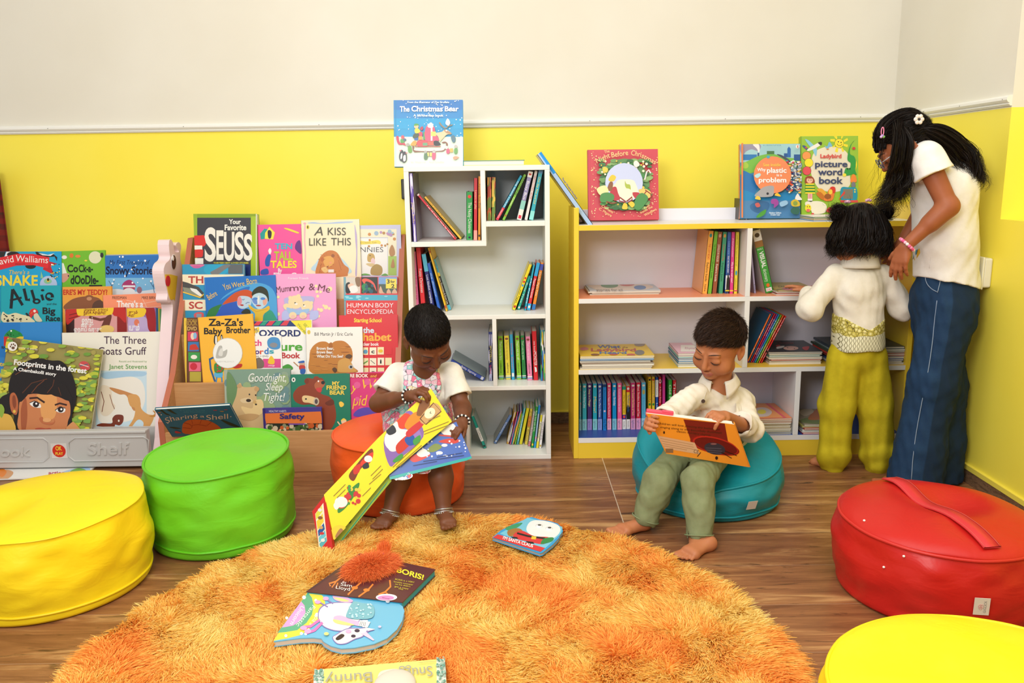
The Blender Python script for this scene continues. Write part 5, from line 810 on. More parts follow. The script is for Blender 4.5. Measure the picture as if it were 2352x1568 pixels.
spines('on the bottom blue shelf of the yellow edged bookcase', zC[1], YCB, f'''
1330.2 1336 988.5 1330 1336 881 4fb0bc teal board book;U .3 .1 .3 .7 .5 e8a0b0 Row Boats{sp.format('9fd4d6')}
1337 1348 988 1337 1347.8 881 35aebf light teal board book;U .3 .15 .3 .52 .42 f2f6f6 On the Baking Cakey{sp.format('8fd2d4')}
1348.8 1360 987.5 1348.6 1360 880.5 41306e dark purple board book;U .3 .12 .3 .5 .42 f0e48a Away in a Manger{sp.format('9a86c8')}
1361.3 1371.8 987.5 1361.2 1371.6 881 1fa6bf turquoise board book;U .2 .28 .2 .62 .6 e8c05a Miaow!{sp.format('86d0d4')}
1372.7 1383 987.5 1372.4 1383 881 2b55a0 navy board book;U .3 .12 .3 .72 .42 f4f4f4 We Wish You a Merry Christmas{sp.format('8a9cd8')}
1384.2 1393.5 988.2 1384 1393.4 882.5 1c82d0 bright blue paperback;R 0 0 1 .06 123a6a|U .3 .12 .3 .55 .3 123a6a The Christmas Story|U .3 .75 .3 .97 .6 123a7a Guy Parr|E .5 .58 .25 .02 f0c0d0
1394.3 1404.3 986.8 1394 1404.2 880 d8406f raspberry board book;U .3 .12 .3 .72 .42 f8e8ee If You're Happy and You Know It{sp.format('f0a8c4')}
1406 1416.5 987 1405.8 1416.5 880 0c90cf cyan blue board book;U .3 .15 .3 .48 .45 f2f6f8 Happy Birthday{sp.format('7fc4d8')}
1417.6 1428.6 986.8 1417.3 1428.6 880 f0609a hot pink board book;U .3 .12 .3 .62 .42 f8e8ee Round and Round the Garden{sp.format('f2a2c6')}
1429.2 1438 985.5 1428.8 1437.8 887 f0c630 yellow board book with a purple foot;R 0 0 1 .08 2a9a7a|R 0 .66 1 .77 4a3090|R 0 .77 1 1 f0eeea|E .5 .71 .3 .03 e8503a|U .35 .2 .35 .62 .35 6a4a1a A Merry Poppin and the Tricks|U .35 .82 .35 .96 .35 333 books
1438.5 1447.5 985 1438.2 1447.4 886.5 f2cc34 yellow board book with a red top;R 0 0 1 .14 d83030|E .5 .06 .3 .03 f0f0e8|R 0 .64 1 .77 e8e8e8|S 222 10 .2 .1 .65 .9 .76 3|R 0 .77 1 1 f0eeea|U .3 .2 .3 .6 .5 3a6ab0 The Wheels on the Bus|U .35 .82 .35 .96 .35 333 books
1448.5 1460 986.5 1448.2 1459.8 879 c23a72 magenta board book;U .3 .12 .3 .7 .42 f4e08a The Grand Old Duke of York{sp.format('d498c0')}
1461 1472 986 1460.7 1472 878.5 c81e3c crimson board book;U .3 .08 .3 .72 .42 f6e6e6 Head, Shoulders, Knees and Toes{sp.format('e8a0c8')}
1473 1483.8 986 1472.8 1483.8 878.5 5fb4d8 sky blue board book;U .25 .32 .25 .68 .5 4a9ac0 Elephant|E .5 .2 .3 .05 b8a858{sp.format('a8d4e8')}
1488.5 1496.3 984 1488.3 1496.2 865 f2c62c slim yellow book;U .3 .1 .3 .5 .45 7a2a2a seriously|E .5 .06 .3 .02 222|E .5 .53 .3 .025 2a8a3a
1497 1504.5 984 1496.8 1504.4 865 f4d03a yellow princess book;U .3 .1 .3 .5 .45 b02a7a Princess Polly|E .5 .53 .3 .025 2a8a3a|E .5 .06 .3 .02 d03a3a
1505.3 1512.4 984 1505 1512.3 866.5 2f5ab0 blue book with a white panel;R 0 .05 1 .38 f0f0ee|U .3 .5 .3 .85 .5 e8ecf4 Little Bit|U .35 .08 .35 .35 .3 555 nursery rhymes
1512.8 1519.8 984 1512.6 1519.6 866 cf1f33 red book with a white ring;E .5 .08 .4 .04 f4f0f0|E .5 .08 .25 .025 d02a3a|U .3 .18 .3 .5 .5 f0d0d0 A Pirate Party|U .3 .58 .3 .9 .5 f0d0d0 by fire
1521 1528.5 984 1520.8 1528.6 860.5 d83c96 plain magenta book;
1535 1544 984 1534.8 1544 872.5 3fa83c green nursery rhyme book;U .2 .1 .2 .9 .55 f4f4ee Old Macdonald
1545 1553.5 984 1544.8 1554 873 d42c34 red book beside the green one;U .2 .05 .2 .9 .55 f4f0f0 The Wheels
''', .15)
# coloured slim books leaning together on the yellow shelf
spines('leaning on the yellow shelf right of the divider', zB[1], YCB, '''
1714.2 1719.2 833 1766.5 1772.5 722 ef7434 orange slim book @b1f5a80;U .2 .3 .2 .5 .6 f4e0d0 Words|U .2 .7 .2 .82 .6 f4e0d0 Emily|R 0 .97 1 1 8a2a8a
1719.6 1723 833 1772.8 1776.5 721 3a6aa8 slate blue slim book;
1723.4 1727.4 833 1777 1781.8 721.5 d8283a red slim book;U .2 .1 .2 .45 .6 f4d8d8 Flying Letters|U .2 .7 .2 .84 .6 f4d8d8 Emily
1727.8 1731.2 833 1782.2 1786.2 722.5 c03a90 purple slim book;U .2 .1 .2 .45 .6 f4e0f0 Stories of|U .2 .7 .2 .84 .6 f4e0f0 Reading
1731.6 1736 833.5 1786.6 1791.8 723 1788cc blue slim book;U .2 .1 .2 .3 .6 d0e8f8 The|U .2 .66 .2 .9 .6 d0e8f8 Usborne Reading
1736.4 1741 833.8 1792.2 1796.4 724 6cb43a green slim book;U .2 .1 .2 .4 .6 e8f4d8 Monkey|U .2 .6 .2 .9 .6 e8f0b0 Usborne First
1741.4 1745.6 834 1796.8 1801.6 725 ee6a2c deep orange slim book;U .2 .1 .2 .45 .6 f8e4d4 Princess tales|U .2 .66 .2 .9 .6 f8e4d4 Usborne
1746 1750.5 834 1802 1807.5 726.5 dd2a34 bright red slim book;U .2 .04 .2 .5 .6 f8dcdc Stories for little children|U .2 .7 .2 .9 .6 f8dcdc Usborne
''', .17)
# ---------------------------------------------------------------- flat stacks
def stack(where, zs, ylim, x0, x1, ybot, items, depth=.2, seed=0, top_art=None, dmax=.24):
    """items bottom to top: 'thickness_mm colour name'"""
    g = random.Random(seed); P0 = atZ(x0, ybot, zs); P1 = atZ(x1, ybot, zs); Y = max(min(P0[1], P1[1]), FY+.004); z = zs; n = len(items)
    xa, xb = xf(x0, ybot, Y), xf(x1, ybot, Y)
    for i, it in enumerate(items):
        a = it.split(None, 2); tk = float(a[0])/1000; c, nm = a[1], a[2]; w_ = (xb-xa)*g.uniform(.93, 1); ox = g.uniform(0, (xb-xa)-w_); d_ = min(depth*g.uniform(.95, 1.08), ylim-Y-.012)
        oy = g.uniform(0, .006); an = g.uniform(-.012, .012); ex = np.array([math.cos(an), math.sin(an), 0]); ey = np.array([-math.sin(an), math.cos(an), 0])
        lab = f'{nm}, {"topmost" if i == n-1 else ("lowest" if i == 0 else ORD[n-1-i]+" from top")} in {where.replace("the ", "")}'
        O = np.array([xa+ox, Y+oy, z+.0002]); last = i == n-1
        fn = lay(O+np.array([0, 0, tk]), (0, 0, 1))
        book(lab, O, ex, ey, (0, 0, 1), w_, d_, tk-.0004, c, group='books lying in the '+where, board=min(.0011, tk*.2), inset=.0015, art=top_art if last else None, fn=fn, page=PAPER2 if g.random() < .5 else PAPER); z += tk
    return z
stack('flat pile left on the orange shelf', zA[1], YCB, 1350, 1519, 676, ['5 d8d0c0 cream magazine', '4 c9b8a8 beige magazine', '5 e4ddd0 pale magazine', '4 b8c0c8 pale blue magazine'], .2, 3,
      'Z 0 0 1|C d8c8b8 1345 650 1400 640 1450 645 1500 660 1400 672|E 1440 652 18 5 c05a4a|E 1400 655 20 6 5a8a5a|E 1470 660 14 5 4a7ab0|T 1370 668 1430 5 777 stories for all')
stack('flat pile beside the visual reference book on the orange shelf', zA[1], YCB, 1782, 1884, 677, ['5 e8e2d8 white magazine', '4 c84a4a red magazine', '5 d8d0c4 cream magazine', '5 b9a24a mustard magazine'], .22, 5,
      'Z 1670 290 3.336|T 390 1232 620 12 4a3a1a CHANDAMAMA|C c86a7a 420 1240 520 1225 560 1240 480 1262|L 555 4 380 1250 540 1235')
stack('wide flat pile left on the yellow shelf', zB[1], YCB, 1331, 1504, 849.5, ['7 d8cfbc cream magazine', '6 cfc4b0 beige magazine', '8 e6decb ivory magazine', '5 8a6a4a brown magazine', '8 efe8d8 white magazine', '5 2f8ac8 blue edged magazine', '6 e4dcc8 pale magazine', '7 e8c33c yellow illustrated magazine'], .22, 7,
      'Z 1290 680 4.02|B 330 478 545 26 4a6ab0 What|T 560 478 610 14 7a4a3a the|B 270 508 690 26 c05a5a Ladybird|B 350 532 600 20 4a7ab8 Heard|E 720 445 50 18 9a8a80|E 720 520 45 24 7a7a78|C d88a9a 170 480 220 470 250 490 190 500|E 480 535 40 10 c85a3a|E 640 540 40 10 c85a5a|E 310 540 40 10 8a5a3a')
stack('flat pile in the middle of the yellow shelf behind the boy', zB[1], YCB, 1557, 1612, 843.5, ['9 a8c4cc grey blue book', '7 d8dce0 white book', '8 3a8ac0 blue book', '6 c8d0d8 pale book', '7 2c6aa8 dark blue book', '9 7ac0c0 aqua book', '10 e8b8c8 pink book'], .2, 9,
      'Z 1290 680 4.02|R 1100 450 1300 510 f0e8e0|T 1140 490 1230 20 c88aa0 Rhyme')
stack('flat pile under the black book on the yellow shelf', zB[1], YCB, 1764, 1889, 836, ['10 e4dccc cream book', '6 d0c8b8 beige book', '5 c83a3a red edged book', '9 e0dcd0 white book', '7 3a8a84 green edged book', '6 e8e0c8 ivory book', '7 2e3138 black book'], .21, 11,
      'Z 1690 690 9.8|T 920 975 1300 50 a8484a Christmas|E 1240 1070 170 46 d8a89a|E 1165 1060 16 8 333|E 1320 1080 16 8 333|C b83038 1500 1050 1650 1030 1620 1110 1540 1110|C b83038 900 1010 1000 1000 960 1080|C e0dcd8 930 1040 1090 1020 1060 1060 930 1085')
stack('flat pile behind the toddler, right end of the yellow shelf', zB[1], YCB, 1906, 2080, 837, ['8 b8c4d0 pale blue book', '7 d8d4cc white book', '8 3a5a9a blue book', '7 e0d8c8 cream book', '6 8a3a34 dark red book', '9 c8483c red book', '8 4a5a4a dark green book', '9 8a9a98 grey green book', '9 3a4650 slate book'], .2, 13)
stack('flat pile behind the boy on the bottom blue shelf', zC[1], YCB, 1735, 1818, 1002, ['7 8a96a8 grey blue magazine', '6 d8d8d4 white magazine', '6 b8c0b0 pale green magazine', '7 e4dcc8 cream magazine', '5 c8b890 tan magazine', '6 efe8d8 ivory magazine', '6 d8c068 yellow magazine', '6 e8e0d0 pale magazine', '5 b87a5a brown magazine', '6 e8dccc beige magazine', '7 e8885a orange and pink magazine'], .21, 15,
      'Z 1670 680 3.0147|P e05a6a 170 730 260 725 420 848 400 852 180 850|P f0a060 180 735 250 732 390 840 180 845|C d8c8c0 190 780 260 770 310 800 280 830 200 830|E 240 800 30 16 e8d84a')
stack('flat pile left of the toddler on the bottom blue shelf', zC[1], YCB, 1842, 1925, 1003, ['7 d8483c red edged magazine', '6 e8e8e4 white magazine', '6 d0d4d0 grey magazine', '7 c8402f dark red magazine', '6 b8b060 olive magazine', '7 a8a088 grey brown magazine'], .21, 17,
      'Z 1670 680 3.0147|R 490 760 660 880 a89c88|C 7a8a5a 500 870 560 840 640 860 660 885|C c8784a 560 850 620 780 660 800 650 850|C d8c8b0 500 800 560 770 600 800 540 830')
stack('small flat pile on top of the yellow edged bookcase', ZY, YCB, 1868, 1935, 507.5, ['3 4a9ad0 thin blue booklet', '3 e8e0d8 thin white booklet', '3 d8b84a thin yellow booklet', '3 e8e4dc thin cream booklet', '3 9ab85a thin green booklet', '3 f0ece8 thin ivory booklet'], .15, 19)
stack('small pile between two standing girls on bookcase top', ZY, YCB, 2028, 2052, 506, ['4 d8d8c8 thin grey booklet', '4 b8c098 thin olive booklet', '4 e8e4d8 thin white booklet'], .1, 21)

# ================================================================ figures: smooth blended bodies from distance fields
class Sdf:
    def __init__(s, lo, hi, h):
        s.lo = np.asarray(lo, float); s.h = h; n = np.ceil((np.asarray(hi)-s.lo)/h).astype(int)+1
        s.ax = [s.lo[i]+h*np.arange(n[i]) for i in range(3)]; s.v = np.full(n, .2, np.float32)
    def reg(s, lo, hi):
        sl = []
        for i in range(3):
            a = max(0, int((lo[i]-s.lo[i])/s.h)); b = min(len(s.ax[i]), int((hi[i]-s.lo[i])/s.h)+2)
            if b <= a: return None, None
            sl.append(slice(a, b))
        X = s.ax[0][sl[0]][:, None, None].astype(np.float32), s.ax[1][sl[1]][None, :, None].astype(np.float32), s.ax[2][sl[2]][None, None, :].astype(np.float32)
        return tuple(sl), X
    def put(s, sl, d, k, op):
        a = s.v[sl]
        if op == '-': d = -d; q = np.maximum(k-np.abs(a-d), 0)/max(k, 1e-6); s.v[sl] = np.maximum(a, d)+q*q*k*.25
        else: q = np.maximum(k-np.abs(a-d), 0)/max(k, 1e-6); s.v[sl] = np.minimum(a, d)-q*q*k*.25
    def cone(s, a, b, ra, rb=None, k=.01, op='+', flat=None):
        a, b = np.asarray(a, float), np.asarray(b, float); rb = ra if rb is None else rb; m_ = max(ra, rb)*(1 if flat is None else 1.6)+k+.03
        sl, X = s.reg(np.minimum(a, b)-m_, np.maximum(a, b)+m_)
        if sl is None: return
        ba = b-a; L2 = max(ba@ba, 1e-12); px, py, pz = X[0]-a[0], X[1]-a[1], X[2]-a[2]
        t = np.clip((px*ba[0]+py*ba[1]+pz*ba[2])/L2, 0, 1); qx, qy, qz = px-t*ba[0], py-t*ba[1], pz-t*ba[2]
        if flat is not None:   # flat = (direction, factor): squash the section along a direction
            f, fa = nrm(flat[0]), flat[1]; dd = (qx*f[0]+qy*f[1]+qz*f[2])*(1/fa-1); qx, qy, qz = qx+dd*f[0], qy+dd*f[1], qz+dd*f[2]
        d = np.sqrt(qx*qx+qy*qy+qz*qz)-(ra+(rb-ra)*t)
        if flat is not None: d = d*min(1, flat[1])
        s.put(sl, d, k, op)
    def ell(s, c, r, k=.01, op='+', R=None):
        c = np.asarray(c, float); r = np.ones(3)*r if np.isscalar(r) else np.asarray(r, float); m_ = r.max()+k+.03
        sl, X = s.reg(c-m_, c+m_)
        if sl is None: return
        p = [X[i]-c[i] for i in range(3)]
        if R is not None: p = [R[0, j]*p[0]+R[1, j]*p[1]+R[2, j]*p[2] for j in range(3)]
        k0 = np.sqrt((p[0]/r[0])**2+(p[1]/r[1])**2+(p[2]/r[2])**2); k1 = np.sqrt((p[0]/r[0]**2)**2+(p[1]/r[1]**2)**2+(p[2]/r[2]**2)**2)
        s.put(sl, k0*(k0-1)/np.maximum(k1, 1e-6), k, op)
    def sleeve(s, S, E_, r0, r1, ln, wall=.009, k=.012, wide=.012):   # open tube of cloth along a limb, joined to this field
        q = Sdf(s.lo, s.lo, s.h); q.ax = s.ax; q.v = np.full(s.v.shape, .2, np.float32); d = nrm(np.asarray(E_)-S); e = S+d*ln
        q.cone(S, e, r0, r1, 0); q.cut(e, d); q.cone(e-d*.028, e+d*.05, r1-wall, r1-wall, .001, '-'); h = np.maximum(k-np.abs(s.v-q.v), 0)/k; s.v = np.minimum(s.v, q.v)-h*h*k*.25
    def cut(s, P, n):   # keep the side behind the plane
        n = nrm(n); P = np.asarray(P, float); d = (s.ax[0][:, None, None]-P[0])*n[0]+(s.ax[1][None, :, None]-P[1])*n[1]+(s.ax[2][None, None, :]-P[2])*n[2]
        s.v = np.maximum(s.v, d.astype(np.float32))
    def chain(s, pts, rad, k=.01, flat=None):
        for i in range(len(pts)-1): s.cone(pts[i], pts[i+1], rad[i], rad[i+1], k, '+', flat)
    def hit(s, px, py, t0=1.2, t1=4.5):   # first surface point seen along a photo ray
        d = ray(px, py); t = np.arange(t0, t1, .001); P = CC+t[:, None]*d; i = np.round((P-s.lo)/s.h).astype(int); ok = ((i >= 0) & (i < np.array(s.v.shape))).all(1)
        j = np.nonzero(ok)[0]; v = s.v[i[j, 0], i[j, 1], i[j, 2]]; k = np.nonzero(v < 0)[0]; return P[j[k[0]]] if len(k) else None
    def warp(s, fn, band=.03):   # displacement near the surface
        m_ = np.abs(s.v) < band; i = np.nonzero(m_); P = np.stack([s.ax[j][i[j]] for j in range(3)], 1); s.v[i] += fn(P).astype(np.float32)
    def mesh(s):
        v = s.v; ins = v < 0; n = np.array(v.shape)-1
        c = np.zeros(n, np.uint8); off = [(i, j, k) for i in (0, 1) for j in (0, 1) for k in (0, 1)]
        for o in off: c += ins[o[0]:n[0]+o[0], o[1]:n[1]+o[1], o[2]:n[2]+o[2]]
        act = (c > 0) & (c < 8); idx = np.full(n, -1, np.int32); I = np.argwhere(act); idx[act] = np.arange(len(I)); A = np.zeros((len(I), 3)); cnt = np.zeros(len(I))
        val = {o: v[I[:, 0]+o[0], I[:, 1]+o[1], I[:, 2]+o[2]] for o in off}
        for o in off:
            for ax in range(3):
                if o[ax] == 0:
                    q = list(o); q[ax] = 1; q = tuple(q); a, b = val[o], val[q]; m_ = (a < 0) != (b < 0); t = a/np.where(m_, a-b, 1)
                    P = np.tile(np.array(o, float), (len(I), 1)); P[:, ax] = t; A[m_] += P[m_]; cnt[m_] += 1
        V = s.lo+(I+A/cnt[:, None])*s.h; Fs = []
        for ax in range(3):
            u, w_ = (ax+1) % 3, (ax+2) % 3; sl0 = [slice(1, n[i]) for i in range(3)]; sl0[ax] = slice(0, n[ax]); sl1 = list(sl0); sl1[ax] = slice(1, n[ax]+1)
            a, b = ins[tuple(sl0)], ins[tuple(sl1)]; st = np.array([0 if i == ax else 1 for i in range(3)])
            for cond, flip in ((a & ~b, False), (~a & b, True)):
                E_ = np.argwhere(cond)+st
                if not len(E_): continue
                def cell(du, dw):
                    C_ = E_.copy(); C_[:, u] += du; C_[:, w_] += dw; return idx[C_[:, 0], C_[:, 1], C_[:, 2]]
                q = np.stack([cell(-1, -1), cell(0, -1), cell(0, 0), cell(-1, 0)], 1); q = q[(q >= 0).all(1)]; Fs.append(q[:, ::-1] if flip else q)
        F_ = np.concatenate(Fs)
        for _ in range(2):   # light smoothing
            acc = np.zeros_like(V); cn = np.zeros(len(V))
            for k in range(4):
                a, b = F_[:, k], F_[:, (k+1) % 4]; np.add.at(acc, a, V[b]); np.add.at(cn, a, 1); np.add.at(acc, b, V[a]); np.add.at(cn, b, 1)
            V = V*.55+.45*acc/np.maximum(cn, 1)[:, None]
        return V, F_
    def build(s, name, parent, mats, pick=None):
        V, F_ = s.mesh(); rt = parent
        while rt.parent: rt = rt.parent
        me = bpy.data.meshes.new(name); W = V-np.array(tuple(rt.location)); me.vertices.add(len(V)); me.vertices.foreach_set('co', W.astype('f').ravel())
        me.loops.add(F_.size); me.loops.foreach_set('vertex_index', F_.astype('i').ravel()); me.polygons.add(len(F_)); me.polygons.foreach_set('loop_start', np.arange(0, F_.size, 4, dtype='i'))
        try: me.polygons.foreach_set('loop_total', np.full(len(F_), 4, 'i'))
        except Exception: pass
        for m_ in mats: me.materials.append(m_)
        if pick is not None: me.polygons.foreach_set('material_index', pick(V[F_].mean(1)).astype('i'))
        me.polygons.foreach_set('use_smooth', np.ones(len(F_), bool)); me.update(calc_edges=True); me.validate()
        o = bpy.data.objects.new(name, me); COL.objects.link(o); o.parent = parent; return o
def frame(fwd, up):
    f = nrm(fwd); r = nrm(np.cross(f, up)); u = np.cross(r, f); return np.stack([r, f, u], 1)
def seg_d(P, a, b):
    a, b = np.asarray(a), np.asarray(b); ba = b-a; t = np.clip(((P-a)@ba)/(ba@ba), 0, 1); return np.linalg.norm(P-a-t[:, None]*ba, axis=1)
class Head:
    def __init__(s, c, fwd, up, sc_): s.c = np.asarray(c, float); s.R = frame(fwd, up); s.s = sc_
    def __call__(s, x, y, z): return s.c+s.R@(np.array([x, y, z])*s.s)
    def add(s, sd, neck=None, nr=.03, slim=1.0):
        q = s.s; R = s.R; E = lambda p, r, k, op='+': sd.ell(s(*p), np.array(r)*q, k*q, op, R); K = lambda a, b, ra, rb, k, op='+': sd.cone(s(*a), s(*b), ra*q, rb*q, k*q, op)
        E((0, -.012, .026), (.070, .086, .076), .0); E((0, .020, -.028), (.059*slim, .060, .070), .025)
        for g in (-1, 1): E((g*.034, .046, -.048), (.030*slim, .028, .027), .02)
        E((0, .056, -.086), (.021, .019, .016), .022); K((-.04, .01, -.07), (.04, .01, -.07), .02, .02, .02)
        for g in (-1, 1): E((g*.030, .092, -.012), (.017, .014, .012), .012, '-')
        for g in (-1, 1): E((g*.0295, .0715, -.0135), (.0165, .0105, .0115), .004)
        K((-.036, .071, .006), (-.014, .079, .006), .006, .006, .012); K((.036, .071, .006), (.014, .079, .006), .006, .006, .012)
        K((0, .078, -.006), (0, .0905, -.040), .0065, .0095, .008)
        for g in (-1, 1): E((g*.0095, .083, -.0445), (.0065, .007, .0058), .005)
        for g in (-1, 1): E((g*.0052, .089, -.0505), (.0028, .004, .002), .002, '-')
        K((-.017, .0735, -.0675), (-.004, .0815, -.064), .0035, .0048, .005); K((.017, .0735, -.0675), (.004, .0815, -.064), .0035, .0048, .005)
        K((-.013, .0745, -.0725), (.013, .0745, -.0725), .005, .005, .005); K((-.005, .078, -.0735), (.005, .078, -.0735), .0055, .0055, .005)
        K((-.017, .0805, -.0692), (0, .0885, -.0685), .0012, .0015, .002, '-'); K((.017, .0805, -.0692), (0, .0885, -.0685), .0012, .0015, .002, '-')
        for g in (-1, 1):
            Rr = R@np.array([[1, 0, 0], [0, math.cos(.25), -math.sin(.25)], [0, math.sin(.25), math.cos(.25)]])@np.array([[math.cos(g*.35), -math.sin(g*.35), 0], [math.sin(g*.35), math.cos(g*.35), 0], [0, 0, 1]])
            sd.ell(s(g*.0725, -.012, -.016), np.array([.0062, .0155, .0262])*q, .004*q, '+', Rr); sd.ell(s(g*.083, -.009, -.013), np.array([.0105, .0100, .0170])*q, .003*q, '-', Rr); sd.ell(s(g*.071, -.004, -.036), np.array([.005, .008, .008])*q, .004*q)
        if neck is not None: sd.cone(s(0, -.022, -.04), neck, nr, nr*1.12, .02*q)
    def lips(s): return lambda P: np.minimum(seg_d(P, s(-.016, .078, -.0685), s(.016, .078, -.0685)), seg_d(P, s(-.010, .082, -.0700), s(.010, .082, -.0700))) < .0066*s.s
    def on_face(s, x, z, dy=0):   # y of the lid front
        return s(x, .0, z)
    def details(s, root, dark, open_=0.0, iris='3a2418'):
        """lashes, brows and (half open) eyes"""
        q = s.s; m_ = mat(dark, .6)
        for g in (-1, 1):
            b = MB(); pts = []
            for i in range(9):
                u = i/8*2-1; pts.append(s(g*.0295+u*.0155, .0815-.004*u*u-.001*abs(u), -.0215+.0045*u*u))
            b.tube(pts, [.0003*q+.0012*q*math.sin(math.pi*(i+.5)/9) for i in range(9)], m_, 6)
            for i in range(1, 8):
                p = pts[i]; u = i/8*2-1; b.tube([p, p+s.R@np.array([u*.003, .005, -.002])*q], [.0004*q, .0001*q], m_, 4)
            b.build('eyelashes', root)
            b = MB(); pts = [s(g*(.012+.034*u), .0845-.016*u*u-.001*u, .0085+.0055*math.sin(u*2.6)) for u in np.linspace(0, 1, 9)]
            b.tube(pts, [(.0006+.0009*math.sin(math.pi*min(1, u*.85+.15)))*q for u in np.linspace(0, 1, 9)], m_, 6); b.build('eyebrow', root)
def hand(sd, W, fdir, pn, s=1.0, side=1, curl=(.5, .5, .5, .5), spread=.12, thumb=(.9, .5), k=.004, fl=1.0):
    """palm and five fingers. W wrist, fdir towards the knuckles, pn palm normal, side +1: thumb towards cross(fdir, pn)"""
    f = nrm(fdir); n = nrm(np.asarray(pn)-f*(np.asarray(pn)@f)); t = np.cross(f, n)*side; L = .040*s; W = np.asarray(W, float)
    kn = []
    for i in range(4):
        u = (i-1.5)/1.5; kp = W+f*(L*(1-.06*u*u-.03*u))-t*(u*.0165*s); kn.append(kp); sd.cone(W-t*(u*.006*s)+f*.004*s, kp, .0088*s, .0068*s, .008*s, '+', (n, .85))
    sd.ell(W+f*L*.55+n*.003*s, np.array([.0205, .022, .0095])*s, .008*s, '+', np.stack([t, f, n], 1))
    for i in range(4):
        u = (i-1.5)/1.5; ln = (.95, 1.04, .98, .8)[i]*s*fl; r = (.0062, .0064, .0061, .0054)[i]*s; d = nrm(f-t*u*spread); p = kn[i]; a = 0; c = curl[i]
        for j, (l, rr) in enumerate(((.0185, 1), (.0135, .92), (.011, .84))):
            a += c*(.9, 1.05, .8)[j]; dd = d*math.cos(a)+n*math.sin(a); e = p+dd*l*ln; sd.cone(p, e, r*rr, r*rr*.93, .0022*s if j or i else .003*s); p = e
    tb = W+f*L*.32+t*.0155*s+n*.002*s; td = nrm(f*math.cos(thumb[0])+t*math.sin(thumb[0])+n*thumb[1]*.6); sd.cone(W+f*.006*s+t*.006*s, tb, .0098*s, .0085*s, .006*s); m1 = tb+td*.017*s; sd.cone(tb, m1, .0078*s, .0066*s, .004*s)
    td2 = nrm(td*.8+n*thumb[1]*.6+f*.25); sd.cone(m1, m1+td2*.0155*s, .0066*s, .0056*s, .003*s)
    return kn
def foot(sd, ankle, heel, toe, s=1.0, up=(0, 0, 1)):
    """bare foot: heel and toe are points on the sole"""
    ankle, heel, toe = (np.asarray(q, float) for q in (ankle, heel, toe)); d = nrm(toe-heel); sdv = nrm(np.cross(d, up)); u = np.asarray(up, float); L = np.linalg.norm(toe-heel)
    hp = heel+u*.017*s+d*.012*s; sd.ell(hp, np.array([.017, .02, .018])*s, .01*s, '+', frame(d, u)); sd.cone(ankle, hp+d*.006*s, .019*s, .017*s, .014*s)
    b1, b2 = heel+d*L*.68+sdv*.012*s+u*.011*s, heel+d*L*.66-sdv*.014*s+u*.010*s
    sd.cone(ankle+d*.008*s-u*.008*s, heel+d*L*.62+u*.014*s, .019*s, .013*s, .016*s); sd.cone(hp, b1, .014*s, .012*s, .012*s); sd.cone(hp, b2, .013*s, .011*s, .012*s); sd.cone(b1, b2, .012*s, .011*s, .01*s)
    for g in (1,):
        for i in range(5):
            o = (.020-.0098*i)*s; ln = (1, .99, .95, .9, .84)[i]; r = (.0080, .0058, .0055, .0052, .005)[i]*s
            a = heel+d*L*.70*(1-.02*i)+sdv*o*.85+u*.010*s; e = heel+d*(L*ln-r)+sdv*o+u*r; sd.cone(a, e, r*.95, r, .003*s)
def skin_mat(name, c, c2):
    k = NM(name); v = k.coord(); n = k.noise(v, 14, 3); k.col(k.mix(k.ramp(n, [(.35, 0), (.7, 1)]), c, c2)); k.rough(.5, .35)
    k.b.inputs['Subsurface Weight'].default_value = .12; k.b.inputs['Subsurface Radius'].default_value = (.008, .003, .0015); k.b.inputs['Subsurface Scale'].default_value = 1.0; return k.m
def cloth_mat(name, c, c2, scale=260, bumpy=.25, rough=.85, folds=.0):
    k = NM(name); v = k.coord(); n = k.noise(v, 30, 3, .6); f = k.noise(k.coord((1, 1, 4)), scale, 2); f2 = k.noise(k.coord((1.4, 1.4, .9)), 11, 2, .45, .5)
    k.col(k.mix(k.ramp(n, [(.35, 0), (.7, 1)]), c, c2)); k.rough(rough, .2); h = k.math('ADD', k.math('MULTIPLY', f, .12), k.math('MULTIPLY', f2, folds*1.3)); k.bump(h, bumpy*1.5, .010); return k.m
def wob(P, s, ph, n=7):
    g = np.random.default_rng(ph); o = np.zeros(len(P))
    for _ in range(n): o += np.sin((P*s)@g.normal(size=3)+g.random()*6.28)
    return o/n**.5
def ring_beads(root, name, c, n_, r, rb, cols, N=18, flat=1.0, rough=.3, metal=0, shape=None):
    u = nrm(np.cross(n_, (.3, .9, .2))); v = np.cross(nrm(n_), u); b = MB()
    for i in range(N):
        a = 2*math.pi*i/N; b.ball(np.asarray(c)+r*(math.cos(a)*u+flat*math.sin(a)*v), rb, mat(cols[i % len(cols)], rough, .5, metal), 8, 6)
    return b.build(name, root)
